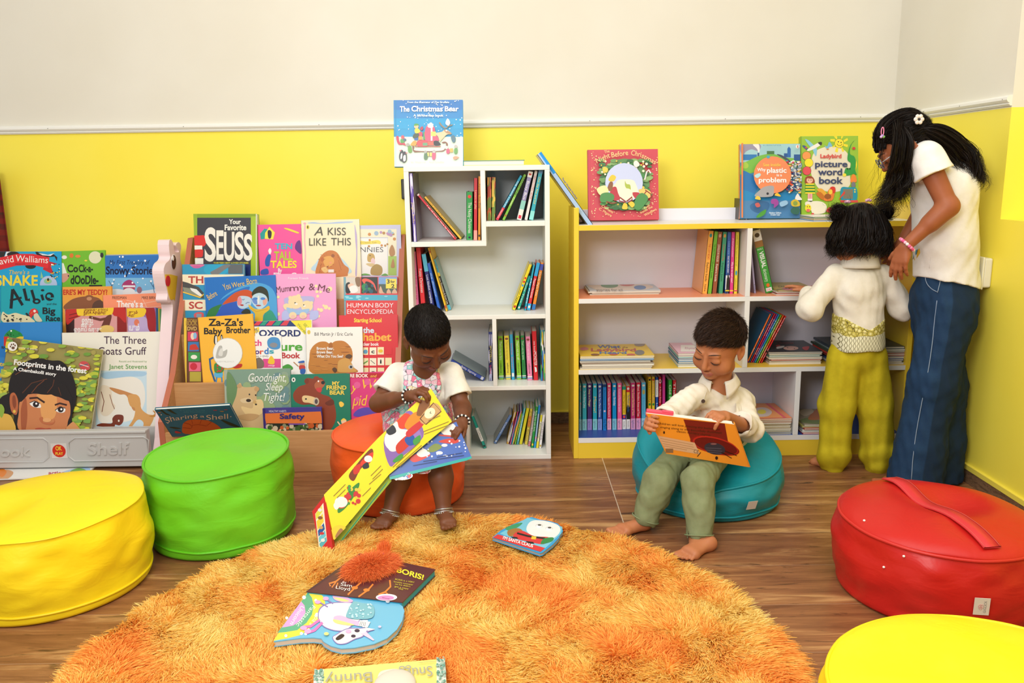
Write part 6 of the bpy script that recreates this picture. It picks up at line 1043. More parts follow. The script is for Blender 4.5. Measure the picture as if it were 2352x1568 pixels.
def scalp_hair(name, root, H_, N, length, wid, mats, mask, comb, lift=.35, seed=1, curl=0., rnd=.14, r=(.0725, .0885, .0785), c=(0, -.012, .026), seg=4):
    """strands rooted over the skull; mask(local unit dirs), comb(local unit dirs)->local direction"""
    g = np.random.default_rng(seed); d = g.normal(size=(N*3, 3)); d /= np.linalg.norm(d, axis=1)[:, None]; d = d[mask(d)][:N]; N = len(d)
    loc = np.array(c)+d*np.array(r); nn = d/np.array(r); nn /= np.linalg.norm(nn, axis=1)[:, None]
    cb = comb(d); cb = cb-nn*(cb*nn).sum(1)[:, None]; cb /= np.linalg.norm(cb, axis=1)[:, None]+1e-6
    dr = cb+nn*lift+g.normal(size=(N, 3))*rnd; dr /= np.linalg.norm(dr, axis=1)[:, None]; bend = -nn*lift*.9+g.normal(size=(N, 3))*.12+curl*g.normal(size=(N, 3))
    RT = H_.R.T; roots = H_.c+(loc*H_.s)@RT
    return strands(name, roots, dr@RT, np.full(N, length)*g.uniform(.7, 1.15, N)*H_.s, np.full(N, wid), bend@RT, mats, root, seg, seed)
HAIRB = [mat('19110c', .5, .22), mat('21160f', .48, .22), mat('100b08', .5, .22)]; HAIRBR = [mat('2b1b12', .5, .25), mat('3a2518', .5, .25), mat('20130d', .5, .25), mat('4a3120', .5, .25)]

def collar(name, root, c, axis, front, m_, r0=.040, r1=.060, h=.036, drop=.026, point=.022, gap=.35, n=40):
    """turned-down shirt collar around a neck axis, open at the front with two points"""
    a = nrm(axis); f = nrm(np.asarray(front)-a*(np.asarray(front)@a)); s_ = np.cross(a, f); vs, fs = [], []; rows = 6
    for i in range(n+1):
        th_ = gap+(2*math.pi-2*gap)*i/n; d = f*math.cos(th_)+s_*math.sin(th_); w_ = max(0, 1-min(th_-gap, 2*math.pi-gap-th_)/.75); L = drop+point*w_**1.2
        for j in range(rows):
            u = j/(rows-1); rr = r0 if j == 0 else r0+.003+(r1-r0)*(u**.8); z = h-.012 if j == 0 else h-L*((j-1)/(rows-2)); vs.append(np.asarray(c)+d*rr+a*z)
    for i in range(n):
        for j in range(rows-1): fs.append((i*rows+j, i*rows+j+1, (i+1)*rows+j+1, (i+1)*rows+j))
    b = MB(); b.add(vs, fs, m_, True); o = b.build(name, root); md = o.modifiers.new('thick', 'SOLIDIFY'); md.thickness = .0028; md.offset = 0; return o

def hair_cap(name, root, H_, m_, thr, grow=.0022, r=(.0705, .0865, .0765), c=(0, -.012, .026), n=72):
    """skull cap: part of the skull surface above the hairline thr(dir)"""
    vs, fs, ok = [], [], []
    nv = 48
    for i in range(nv+1):
        th_ = math.pi*i/nv
        for j in range(n):
            ph = 2*math.pi*j/n; d = np.array([math.sin(th_)*math.cos(ph), math.sin(th_)*math.sin(ph), math.cos(th_)]); m = thr(d); k = max(-1, min(1, m/.10))
            g_ = grow*(min(1, max(0, k+.4)))-.002*(k < 0); vs.append(H_(*(np.array(c)+d*(np.array(r)+g_)))); ok.append(m > -.12)
    for i in range(nv):
        for j in range(n):
            q = (i*n+j, (i+1)*n+j, (i+1)*n+(j+1) % n, i*n+(j+1) % n)
            if all(ok[k] for k in q): fs.append(q)
    b = MB(); b.add(vs, fs, m_, True); return b.build(name, root)
def bear_print():
    k = NM('bear_print_cotton'); v = k.coord()
    vo = k.n('ShaderNodeTexVoronoi', feature='F1'); vo.inputs['Scale'].default_value = 64; vo.inputs['Randomness'].default_value = .75; k.l(v, vo.inputs['Vector'])
    ed = k.n('ShaderNodeTexVoronoi', feature='DISTANCE_TO_EDGE'); ed.inputs['Scale'].default_value = 64; ed.inputs['Randomness'].default_value = .75; k.l(v, ed.inputs['Vector'])
    wn = k.n('ShaderNodeTexWhiteNoise', noise_dimensions='3D'); k.l(vo.outputs['Position'], wn.inputs[0])
    base = k.ramp(wn.outputs[0], [(.0, 'f27f9c'), (.2, 'f7a6c0'), (.30, '9ad4d0'), (.45, 'b9e0da'), (.52, 'f4ecf0'), (.68, 'e4d4ea'), (.76, 'f0deb0'), (.84, 'f6c4d4'), (.93, 'ef7f92')])
    k.t.nodes[-1]; [e for e in k.t.nodes if e.type == 'VALTORGB'][-1].color_ramp.interpolation = 'CONSTANT'
    snout = k.ramp(vo.outputs['Distance'], [(.17, 1), (.2, 0)]); nose = k.ramp(vo.outputs['Distance'], [(.07, 1), (.085, 0)])
    c = k.mix(snout, base, 'f6efee'); c = k.mix(nose, c, '3a2a30'); line = k.ramp(ed.outputs['Distance'], [(.022, 1), (.04, 0)]); c = k.mix(line, c, '6a5a66'); k.col(c); k.rough(.85, .2); return k.m
# ---------------------------------------------------------------- child on the orange ottoman
GS = .98
t = empty('person', (-.29, 2.62, .2), 'small child in a bear print pinafore sitting on the orange ottoman', 'person')
SK = skin_mat('deep_brown_skin', '6e4028', '7a4a30'); LIP = mat('8a4a40', .45)
hd = Head(atY(984, 774, 2.575), (.34, -.62, -.70), (.06, -.6, .8), .97)
pel = atY(962, 985, 2.745); pel[2] = .285; che = atY(972, 895, 2.675); nk = atY(975, 846, 2.635)
shL, shR = atY(914, 858, 2.66), atY(1037, 858, 2.66); elL, elR = atY(869, 926, 2.585), atY(1062, 938, 2.60); wrL, wrR = atY(942, 909, 2.46), atY(1062, 970, 2.48)
kL, kR = atY(930, 1040, 2.50), atY(1008, 1035, 2.50); anL, anR = atY(896, 1178, 2.425), atY(1019, 1174, 2.425)
hipL, hipR = pel+np.array([-.05, -.01, -.005]), pel+np.array([.05, -.01, -.005])
allp = np.array([pel, che, hd.c, elL, elR, anL, anR, kL, wrL, wrR]); lo, hi = allp.min(0)-.14, allp.max(0)+.14; lo[2] = .0
sd = Sdf(lo, hi, .0026)
sd.ell(che, (.082, .062, .09), .01); sd.ell(pel, (.085, .07, .07), .05); sd.cone(che, pel, .07, .074, .03); sd.cone(shL, shR, .032, .032, .03)
hd.add(sd, nk, .034)
HX = atY(971, 893, 2.44)
for S, E_, W_2, K_, A_, hp in ((shL, elL, wrL, kL, anL, hipL), (shR, elR, wrR, kR, anR, hipR)):
    sd.chain([S, E_, W_2], [.030, .0265, .0175], .012); sd.cone(E_, E_*.5+W_2*.5, .026, .025, .012); sd.chain([hp, K_], [.056, .040], .02); sd.chain([K_, K_*.55+A_*.45, A_], [.037, .036, .022], .02)
hand(sd, wrL, HX-wrL, (.62, -.1, -.78), 1.12, -1, (.75, .8, .82, .8), .1, (.5, .9))
hand(sd, wrR, atY(1042, 984, 2.43)-wrR, (-.5, -.3, -.8), 1.08, 1, (.6, .65, .7, .75), .06, (.6, .8))
foot(sd, anL, atZ(908, 1186, .034), atZ(866, 1219, .034), 1.0); foot(sd, anR, atZ(1020, 1186, .034), atZ(1034, 1219, .034), 1.0)
lp = hd.lips(); sd.build('body', t, [SK, LIP], lambda P: lp(P).astype(int))
hd.details(t, '17100e')
thr = lambda d: d[2]-(-.16+(.42 if d[1] > 0 else .5)*d[1]); mk = lambda d: d[:, 2]-(-.16+np.where(d[:, 1] > 0, .42, .5)*d[:, 1]) > .0
HAIRK = [mat('140e0a', .55, .2), mat('1c130e', .55, .2), mat('0d0907', .55, .2)]
hair_cap('hair_cap', t, hd, HAIRK[0], thr)
cmb = lambda d: np.stack([d[:, 0]*.5, .6+0*d[:, 0], -.2+0*d[:, 0]], 1)
scalp_hair('hair', t, hd, 12000, .010, .0004, HAIRK, mk, cmb, .35, 3)
b = MB(); b.ball(hd(-.076, -.006, -.045), .003, mat('d8b040', .2, .5, 1)); b.build('ear_stud', t)
# clothes
TS = cloth_mat('cream_jersey', 'f1ece0', 'e9e3d5'); BP = bear_print()
sd = Sdf(lo, hi, .003); sd.ell(che, (.090, .069, .097), .01); sd.cone(che, pel, .078, .082, .03); sd.cone(shL, shR, .034, .034, .03)
for S, E_ in ((shL, elL), (shR, elR)):
    sd.sleeve(S, E_, .036, .044, np.linalg.norm(E_-S)*.66, .013)
sd.cone(nk+(hd.c-nk)*.45, nk+(hd.c-nk)*.2, .04, .034, .006, '-')
sd.warp(lambda P: .0016*wob(P, 55, 3)); sd.build('t_shirt', t, [TS])
sd = Sdf(lo, hi, .003); sd.ell(che, (.0935, .074, .105), .01); sd.cone(che, pel, .082, .088, .03); sd.cone(shL, shR, .038, .038, .03)
xc = che[0]; sd.cut((xc-.057, 0, 0), (-1, 0, 0)); sd.cut((xc+.062, 0, 0), (1, 0, 0)); sd.cone(nk+(hd.c-nk)*.75, nk+(hd.c-nk)*.42, .043, .034, .006, '-')
sd.cone(pel+(0, 0, .06), pel, .082, .096, .03)
for hp, K_ in ((hipL, kL), (hipR, kR)): sd.cone(hp, hp+(K_-hp)*.78, .072, .064, .05)
sd.warp(lambda P: .0028*wob(P, 48, 8)); sd.build('pinafore', t, [BP])
for W_2, E_, nm in ((wrL, elL, 'bracelet'), (wrR, elR, 'bracelet')): ring_beads(t, nm, W_2+(E_-W_2)*.06, W_2-E_, .0215, .0036, ['1a1a1a', 'f0f0ea'], 22)
for A_, K_ in ((anL, kL), (anR, kR)):
    n_ = K_-A_; c = A_+n_*.02; q = MB(); u = nrm(np.cross(n_, (0, 1, .2))); v_ = np.cross(nrm(n_), u); SIL = mat('b9b6b2', .3, .5, .9)
    for dz in (-.004, .003): q.tube([c+nrm(n_)*dz+.027*(math.cos(a)*u+math.sin(a)*v_) for a in np.linspace(0, 6.283, 25)[:-1]], .0028, SIL, 6, True)
    for i in range(26):
        a = i*6.283/26; q.ball(c-nrm(n_)*.009+.0295*(math.cos(a)*u+math.sin(a)*v_), .0034, SIL, 8, 6)
    q.build('anklet', t)
# ---------------------------------------------------------------- fold-out board book in her hands
def panel(name, root, corners, c, tk=.003, art=None, back=None, rough=.3, smooth=None):
    """thick card page from four corner points (TL, TR, BR, BL seen from the front)"""
    C4 = [np.asarray(p, float) for p in corners]; n_ = nrm(np.cross(C4[1]-C4[0], C4[3]-C4[0])); n_ = n_ if n_@(CC-C4[0]) > 0 else -n_
    ctr = sum(C4)/4; n_ = nrm(np.cross(C4[2]-C4[0], C4[3]-C4[1])); n_ = n_ if n_@(CC-ctr) > 0 else -n_; C4 = [p-n_*((p-ctr)@n_) for p in C4]
    b = MB(); b.prism(C4, -n_*tk, mat(back or c, rough)); o = C4[0]; ex = nrm(C4[1]-C4[0]); ey = np.cross(n_, ex)
    b.add([p+n_*.0002 for p in C4], [(0, 1, 2, 3)], mat(c, rough))
    if art:
        pts = [np.array([(p-o)@ex, (p-o)@ey]) for p in C4]; mn, mx = np.min(pts, 0), np.max(pts, 0); O2 = o+ex*mn[0]+ey*mn[1]
        a = Art(b, lay(o, n_), (O2, ex, ey, mx[0]-mn[0], mx[1]-mn[1], n_), rough); a.run(art)
    return b.build(name, root)
ptA = [atY(871, 1003, 2.375), atY(990, 892, 2.44), atY(1038, 968, 2.42), atY(893, 1090, 2.345)]
pB = [atY(744, 1136, 2.30), ptA[0], ptA[3], atY(768, 1240, 2.265)]
t = empty('board_book', atZ(745, 1275, .036), 'long yellow fold-out board book with a red sound strip held by the small child in the pinafore', 'book')
ZG = 'Z 700 680 2.571|'
panel('yellow_page', t, ptA, 'f3dc2c', .003, ZG+'C 8a6ab0 470 830 600 680 660 720 700 830 560 960 500 1000|C 9a7ac0 620 780 660 770 690 830 640 850|C e0482e 500 740 600 690 640 740 560 790|C f0ece6 480 820 540 740 560 780 620 800 560 900 500 910|E 520 850 50 60 f2f0ec|C 33363c 480 790 520 760 540 800 500 820|C c8402c 540 880 620 810 640 850 560 930|C 2f5aa8 590 840 640 820 650 870 610 880|C d88a2a 590 760 640 690 720 680 690 740 620 790|C c83a3a 600 800 690 730 700 760 620 830|C 8a5a34 660 700 700 590 740 610 720 690|C c8a06a 680 720 760 630 805 680 715 755|L 6a4426 6 682 722 760 630 805 680 715 757 680 722|E 738 690 36 27 efe8c0 -45|L 444 3 738 690 745 680|L 444 3 738 690 748 692|C 4a9a4a 640 850 680 820 680 860 650 880|C 4a9a4a 520 970 570 930 580 950 540 980|E 706 606 12 9 e8d84a|L 8a7a30 4 700 800 850 740|L 8a7a30 4 705 815 850 760|L 8a7a30 4 730 735 800 705|L 8a7a30 4 520 1010 680 860|L 8a7a30 4 540 1010 690 880|L 8a7a30 4 560 1005 620 950', '8fbf4a')
panel('yellow_page', t, pB, 'f4e02e', .003, ZG+'C 7a3a20 260 1060 300 1000 390 900 400 950 330 1020 290 1090|C d8402a 330 980 400 920 395 970 350 1010|E 375 960 24 20 f0ece6|C 33363c 340 1000 370 980 380 1010 350 1020|C c83a2a 290 1010 330 990 320 1040 290 1050|C 3f8a3a 200 1240 260 1150 320 1100 310 1150 250 1240 200 1280|C d8402a 180 1240 230 1190 260 1200 230 1250|E 215 1215 38 32 f0ece6|C f0ece6 170 1230 210 1190 230 1200 190 1260|S c83a3a,4a9a4a,e8c84a 20 12 240 1120 320 1230 4|L 8a7a30 4 390 1060 450 1000|L 8a7a30 4 400 1080 460 1020|L 8a7a30 4 380 1110 450 1050|L 8a7a30 4 340 1180 390 1130|L 8a7a30 4 170 1180 240 1110|L 8a7a30 4 190 1190 240 1140|E 205 1400 52 50 e6cf3a|C a87a4a 180 1420 210 1370 230 1390 215 1430', 'a9cf4a')
gp = [pB[0]+np.array([.012, .02, -.012]), ptA[3]+np.array([-.002, .012, -.001]), ptA[3]+np.array([.004, .02, -.026]), atY(758, 1277, 2.275)]
panel('green_page', t, gp, 'a8c84a', .004, ZG+'P 2aa090 495 1085 480 1112 160 1520 150 1522|C 2a5a3a 250 1330 280 1300 270 1340', '2aa090')
panel('blue_page', t, [atY(893, 1088, 2.36), atY(1012, 968, 2.47), atY(1050, 975, 2.47), atY(1084, 1050, 2.41)] and [atY(930, 1020, 2.40), atY(1048, 968, 2.44), atY(1084, 1052, 2.40), atY(893, 1094, 2.352)], '4568b8', .004, ZG+'P 2aa8a0 500 1066 985 945 985 962 500 1084|C f2eee8 800 790 870 750 900 800 850 830|L c83a2a 10 790 820 905 830|C c83a2a 790 860 850 840 920 850 880 870|C d84030 620 950 700 920 740 940 650 980|C f0ece6 660 930 700 900 740 930 690 950|C 7a8a3a 720 910 770 870 810 890 760 920|E 825 880 18 9 f0ece6|E 795 925 20 10 f0ece6|S dfe6f4 22 5 660 850 950 950 3|L 26366a 4 780 950 930 925|L 26366a 4 700 975 940 940|L 26366a 4 640 1000 780 975', '2aa8a0')
def disc(root, name, px, Y, rx, ry, c, art, n_=(0, -.85, .5)):
    P0 = atY(px[0], px[1], Y); f = lay(P0, n_); n_ = nrm(n_); pts = [f(px[0]+rx*math.cos(a), px[1]+ry*math.sin(a)) for a in np.linspace(0, 6.283, 29)[:-1]]; q = MB(); q.prism(pts, -n_*.003, mat('f0ece6', .4))
    ex = nrm(np.cross((0, 0, 1), n_))*1; ex = ex if ex[0] > 0 else -ex; ey = np.cross(n_, ex); Art(q, f, (P0-ex*.1-ey*.1, ex, ey, .2, .2, n_)).run(f'E {px[0]} {px[1]} {rx*.9} {ry*.88} {c}|'+art); return q.build(name, root)
disc(t, 'page_tab', (986, 1012), 2.425, 18, 14, 'b9cc3a', 'C e8e4dc 978 1012 986 1003 994 1010 988 1018|C c83a3a 980 1008 988 1002 986 1010')
disc(t, 'page_tab', (921, 1092), 2.36, 27, 10, '3f72c0', 'S c83a3a,e8e4dc 16 4 902 1084 940 1100 3')
disc(t, 'page_tab', (968, 1079), 2.39, 22, 9, 'f0b8d8', 'S c83a3a,33363c,e8e4dc 10 4 955 1073 982 1085 4')
rp = [atY(718, 1174, 2.30), pB[0]+np.array([.002, .0, .0]), atY(766, 1262, 2.245), atY(736, 1277, 2.245)]
panel('sound_strip', t, rp, 'c92a28', .014, ZG+'P f0e4c8 62 1285 110 1220 132 1445 85 1500|P d8d84a 64 1285 100 1235 104 1272 68 1320|P e8c83a 70 1330 106 1282 112 1330 76 1380|P 2a5a9a 78 1385 113 1338 119 1375 82 1420|P 6ac0d0 83 1425 120 1380 126 1415 86 1455|P 5ab0b8 87 1460 127 1420 131 1445 92 1492|E 90 1262 12 10 e0e0dc|E 92 1308 14 10 8a5a34|E 97 1365 12 10 c8a06a|E 102 1400 14 8 c83a3a|E 108 1440 12 10 e8e4e0', 'b81f20', .25)

def ribbons(name, root, paths, wid, mats, seed=1, taper=.3):
    """paths NxKx3 -> one mesh of narrow ribbons"""
    g = np.random.default_rng(seed); N, K, _ = paths.shape; T = np.gradient(paths, axis=1); T /= np.linalg.norm(T, axis=2, keepdims=True)+1e-9
    sd_ = np.cross(T, g.normal(size=(N, 1, 3))+np.array([.0, .0, .0])); sd_ /= np.linalg.norm(sd_, axis=2, keepdims=True)+1e-9
    tw = (1-(1-taper)*np.linspace(0, 1, K)**2)[None, :, None]*wid; V = np.stack([paths-sd_*tw, paths+sd_*tw], 2).reshape(-1, 3)
    rt = root
    while rt.parent: rt = rt.parent
    V = V-np.array(tuple(rt.location)); base = (np.arange(N)*K*2)[:, None, None]; kk = np.arange(K-1)[None, :, None]*2; Fc = (base+kk+np.array([0, 1, 3, 2])[None, None]).reshape(-1, 4)
    me = bpy.data.meshes.new(name); me.vertices.add(len(V)); me.vertices.foreach_set('co', V.astype('f').ravel()); me.loops.add(Fc.size); me.loops.foreach_set('vertex_index', Fc.astype('i').ravel())
    me.polygons.add(len(Fc)); me.polygons.foreach_set('loop_start', np.arange(0, Fc.size, 4, dtype='i'))
    try: me.polygons.foreach_set('loop_total', np.full(len(Fc), 4, 'i'))
    except Exception: pass
    for m_ in mats: me.materials.append(m_)
    me.polygons.foreach_set('material_index', np.repeat(g.integers(0, len(mats), N), K-1).astype('i')); me.polygons.foreach_set('use_smooth', np.ones(len(Fc), bool)); me.update(calc_edges=True)
    o = bpy.data.objects.new(name, me); COL.objects.link(o); o.parent = root; return o
def resample(pts, K):
    p = np.array(spline_open(pts)); d = np.r_[0, np.cumsum(np.linalg.norm(np.diff(p, axis=0), axis=1))]; u = np.linspace(0, d[-1], K); return np.stack([np.interp(u, d, p[:, i]) for i in range(3)], 1)
def locks(guides, N, rad, amp, freq, K=28, seed=1, curl_from=.3, loose=.25, vary=.25):
    """hair strands following guide curves: rad = bundle radius along the lock, amp/freq = waves that grow towards the ends"""
    g = np.random.default_rng(seed); out = []
    for gi, G in enumerate(guides):
        C_ = resample(G, K); T = np.gradient(C_, axis=0); T /= np.linalg.norm(T, axis=1)[:, None]; A = np.cross(T, (.3, .8, .1)); A /= np.linalg.norm(A, axis=1)[:, None]; B = np.cross(T, A); u = np.linspace(0, 1, K); ph = g.random()*6.28
        for _ in range(N):
            a, r_ = g.random()*6.28, math.sqrt(g.random()); rr_ = np.interp(u, np.linspace(0, 1, len(rad)), rad)*r_; am = amp*np.clip((u-curl_from)/(1-curl_from), 0, 1)*(1+g.normal()*.3); f = freq*(1+g.normal()*.02); p = ph+g.normal()*.22
            P = C_+A*(rr_*math.cos(a)+am*np.cos(6.283*f*u+p))[:, None]+B*(rr_*math.sin(a)+am*np.sin(6.283*f*u+p))[:, None]
            P += (g.normal(size=3)*loose*.02)[None]*(u**2)[:, None]; cutoff = 1-g.random()*vary; k = np.linspace(0, (K-1)*cutoff, K); P = np.stack([np.interp(k, np.arange(K), P[:, i]) for i in range(3)], 1); out.append(P)
    return np.array(out)
# ---------------------------------------------------------------- child on the teal ottoman
t = empty('person', (.63, 2.6, .17), 'child in a cream shirt and green trousers reading on the teal ottoman', 'person')
SK2 = skin_mat('warm_brown_skin', 'b5714a', 'bf7d54'); LIP2 = mat('a85f50', .45)
hd = Head(atY(1651, 789, 2.60), (-.66, -.66, -.36), (-.05, -.3, .95), 1.0)
pel = atY(1652, 1050, 2.70); pel[2] = .27; che = atY(1652, 955, 2.665); nk = atY(1652, 886, 2.635)
shL, shR = atY(1598, 910, 2.60), atY(1703, 918, 2.69); elL, elR = atY(1538, 955, 2.505), atY(1722, 985, 2.56); wrL, wrR = atY(1500, 970, 2.375), atY(1664, 956, 2.39)
kL, kR = atY(1515, 1100, 2.40), atY(1603, 1106, 2.335); anL, anR = atY(1481, 1194, 2.385), atY(1606, 1236, 2.275)
hipL, hipR = pel+np.array([-.055, -.02, -.01]), pel+np.array([.05, -.02, -.01])
allp = np.array([pel, che, hd.c, elL, elR, anL, anR, kL, wrL, wrR]); lo, hi = allp.min(0)-.15, allp.max(0)+.15; lo[2] = -.005
sd = Sdf(lo, hi, .0026)
sd.ell(che, (.082, .062, .09), .01); sd.cone(che, pel, .068, .07, .03); sd.cone(shL, shR, .032, .032, .03); hd.add(sd, nk, .034)
for S, E_, W_2 in ((shL, elL, wrL), (shR, elR, wrR)): sd.chain([S, E_, W_2], [.030, .026, .0178], .012)
for K_, A_, hp in ((kL, anL, hipL), (kR, anR, hipR)): sd.chain([hp, K_], [.05, .038], .02); sd.chain([K_, K_*.5+A_*.5, A_], [.036, .034, .0225], .02)
hand(sd, wrL, atY(1474, 964, 2.312)-wrL, (.95, -.15, -.25), 1.1, -1, (.72, .76, .8, .82), .12, (.5, .6))
hand(sd, wrR, atY(1618, 947, 2.305)-wrR, (-.15, .2, -1), 1.15, 1, (.62, .66, .68, .66), .12, (.5, .6))
foot(sd, anL, atZ(1490, 1212, .0), atZ(1402, 1230, .012), 1.05); foot(sd, anR, atZ(1636, 1258, 0), atZ(1560, 1288, 0), 1.12)
lp = hd.lips(); sd.build('body', t, [SK2, LIP2], lambda P: lp(P).astype(int)); hd.details(t, '1e130d')
fh = lambda x: .40 if x > 0 else .5
thr = lambda d: d[2]-(-.13+fh(d[1])*d[1]); mk = lambda d: d[:, 2]-(-.13+np.where(d[:, 1] > 0, .40, .5)*d[:, 1]) > .0
hair_cap('hair_cap', t, hd, HAIRBR[2], thr, .004)
cmb = lambda d: np.stack([d[:, 0]*.25+.25, .75+0*d[:, 0], -.1+.35*d[:, 2]-.5*(d[:, 1] < -.2)], 1)
scalp_hair('hair', t, hd, 22000, .024, .0004, HAIRBR, mk, cmb, .2, 5, .05, r=(.0735, .0895, .0795), seg=4)
LIN = cloth_mat('cream_linen', 'ece3d3', 'e4dac8', 380, .35, .85, .8); h3 = .003
sd = Sdf(lo, hi, h3); sd.ell(che, (.094, .072, .10), .01); sd.cone(che, pel+(0, 0, .0), .082, .092, .03); sd.cone(shL, shR, .037, .037, .03); sd.cone(pel+(0, .0, .03), pel+(0, -.02, -.02), .09, .102, .02)
for S, E_, W_2, q in ((shL, elL, wrL, .30), (shR, elR, wrR, .34)):
    sd.chain([S, E_], [.038, .039], .012); sd.sleeve(E_, W_2, .039, .037, np.linalg.norm(W_2-E_)*q+.014, .008); e2 = E_+nrm(W_2-E_)*(np.linalg.norm(W_2-E_)*q+.012); sd.sleeve(e2-nrm(W_2-E_)*.018, e2+nrm(W_2-E_), .0395, .0395, .018, .010, .003)
nd = nrm(hd.c-nk); vdir = nrm(np.array([-.25, -.85, -.1])); sd.cone(nk+nd*.06, nk+nd*.012, .042, .038, .006, '-'); sd.cone(nk+vdir*.075+nd*.02, nk+vdir*.085-nd*.045, .022, .004, .006, '-')
sd.warp(lambda P: .0035*wob(P, 42, 21)+.0016*wob(P, 95, 22)); sd.build('shirt', t, [LIN])
def slab(name, root, pts, d, m_, bev=.0015):
    q = MB(); q.prism(pts, d, m_); return q.build(name, root, bevel=bev)
def on(px, py, Y): return atY(px, py, Y)
collar('collar', t, nk+nd*.004, nd, (-.30, -.95, 0), LIN, .041, .064, .036, .03, .026, .42)
def button(px, py, sd, root, r=.0055, n_=(-.1, -1, .2)):
    P0 = sd.hit(px, py)+nrm(CC-sd.hit(px, py))*.0035; q = MB(); u = nrm(np.cross(n_, (0, 0, 1))); v = np.cross(u, nrm(n_)); rim = [P0+r*(math.cos(a)*u+math.sin(a)*v) for a in np.linspace(0, 6.283, 21)[:-1]]
    q.prism(rim, nrm(n_)*.0022, mat('4a3226', .35)); q.tube([p+nrm(n_)*.0022 for p in rim], .0008, mat('3a261c', .35), 6, True)
    for g in (-1, 1): q.ball(P0+nrm(n_)*.0024+u*g*.0013, .0007, mat('1a100c', .5), 6, 4)
    return q.build('button', root)
button(1615, 921, sd, t); button(1698, 958, sd, t)
PL = [sd.hit(*p) for p in ((1622, 900), (1618, 912), (1613, 930), (1610, 945))]; PL = [p+nrm(CC-p)*.0012 for p in PL if p is not None]
q = MB(); q.tube(PL, .0012, mat('d8cdb8', .85), 5); q.build('placket_seam', t)
ST = [sd.hit(*q)+np.array([0, -.0015, 0]) for q in ((1690, 925), (1700, 927), (1704, 966), (1691, 967))]; slab('sleeve_tab', t, ST, (0, -.002, 0), LIN)
GRN = cloth_mat('sage_twill', '87906a', '7d865f', 420, .25, .8, .6)
sd = Sdf(lo, hi, h3); sd.ell(pel-(0, 0, .015), (.088, .07, .05), .01)
for hp, K_, A_, e in ((hipL, kL, anL, .90), (hipR, kR, anR, .88)):
    sd.cone(hp-(0, 0, .008), K_,   .050, .045, .03); c = K_+(A_-K_)*e; sd.chain([K_, K_*.55+c*.45, c], [.046, .045, .039], .02); d = nrm(A_-K_); sd.ell(c+d*.062, .044, .002, '-'); sd.cone(c+d*.0, c+d*.05, .033, .036, .002, '-')
sd.warp(lambda P: .0028*wob(P, 50, 31)+.001*wob(P, 120, 32)); sd.build('trousers', t, [GRN])
for K_, A_, e in ((kL, anL, .90), (kR, anR, .88)):
    c = K_+(A_-K_)*(e+.06); d = nrm(A_-K_); u = nrm(np.cross(d, (0, 1, 0))); v = np.cross(d, u); q = MB(); q.tube([c+.0415*(math.cos(a)*u+math.sin(a)*v) for a in np.linspace(0, 6.283, 29)[:-1]], .0022, GRN, 6, True); q.build('trouser_hem', t)
# book in his hands
t = empty('board_book', atY(1605, 1040, 2.36), 'orange board book with a pink sound bar held open by the boy on the teal ottoman', 'book')
cB = [atY(1484, 949, 2.325), atY(1686, 974, 2.325), atY(1721, 1073, 2.36), atY(1530, 1041, 2.36)]
n_ = nrm(np.cross(cB[1]-cB[0], cB[3]-cB[0])); n_ = n_ if n_[1] < 0 else -n_
panel('cover', t, cB, 'ef9a2c', .003, 'Z 1380 680 2.5295|P 7a1c14 480 715 720 740 740 850 760 900 520 830|C 8a1a12 520 830 560 810 640 812 730 840 800 890 790 920 720 925 620 905 540 870|E 665 868 135 48 b8281c 14|E 668 870 128 42 6a100c 14|E 662 885 62 34 30303c 12|L 50505e 4 610 880 700 885|L 50505e 4 612 893 705 900|L 50505e 4 620 905 700 912|E 655 857 18 5 8a5a5a|P d8b088 328 808 545 850 576 918 372 884|L b08a60 3 345 825 535 862|L b08a60 3 352 840 540 876|L b08a60 3 360 855 546 890|L b08a60 3 366 868 500 892|U 538 908 566 914 20 6a4a20 CE|R 376 884 420 908 8a6a4a|U 280 708 328 716 9 b87a2a IGLOO|U 330 742 690 778 11 4a2410 Children will love pressing the button and|U 345 764 700 798 11 4a2410 singing along to this beautifully illustrated|U 440 788 640 812 11 4a2410 classic nursery rhyme.|E 367 790 5 8 2a1a10|E 672 938 8 10 2a1a10|L 2a1a10 4 700 905 760 940|L 2a1a10 4 720 898 790 925|L 2a1a10 4 580 905 560 930', 'efe6d8', .3)
cP = [p-n_*.0035 for p in cB]; q = MB(); q.prism([cP[0]*.985+cP[1]*.015, cP[1]*.985+cP[0]*.015, cP[2]*.985+cP[3]*.015, cP[3]*.985+cP[2]*.015], -n_*.012, PAPER); q.build('page_block', t)
ex = nrm(cB[1]-cB[0]); ey = np.cross(n_, ex); q = MB(); o = cB[0]+ex*.002-n_*.0045-ey*.012; q.obox(o, ex*.078, ey*.019, -n_*.014, mat('e8506a', .35)); q.obox(o+ex*.045-n_*.001+ey*.0, ex*.034, ey*.023, -n_*.010, mat('e8506a', .35)); q.build('sound_bar', t, bevel=.002)
q = MB(); q.obox(cB[1]-ex*.0+n_*.0002, ex*.004, (cB[2]-cB[1])*.99, -n_*.014, mat('d88a2a', .4)); q.build('spine', t)

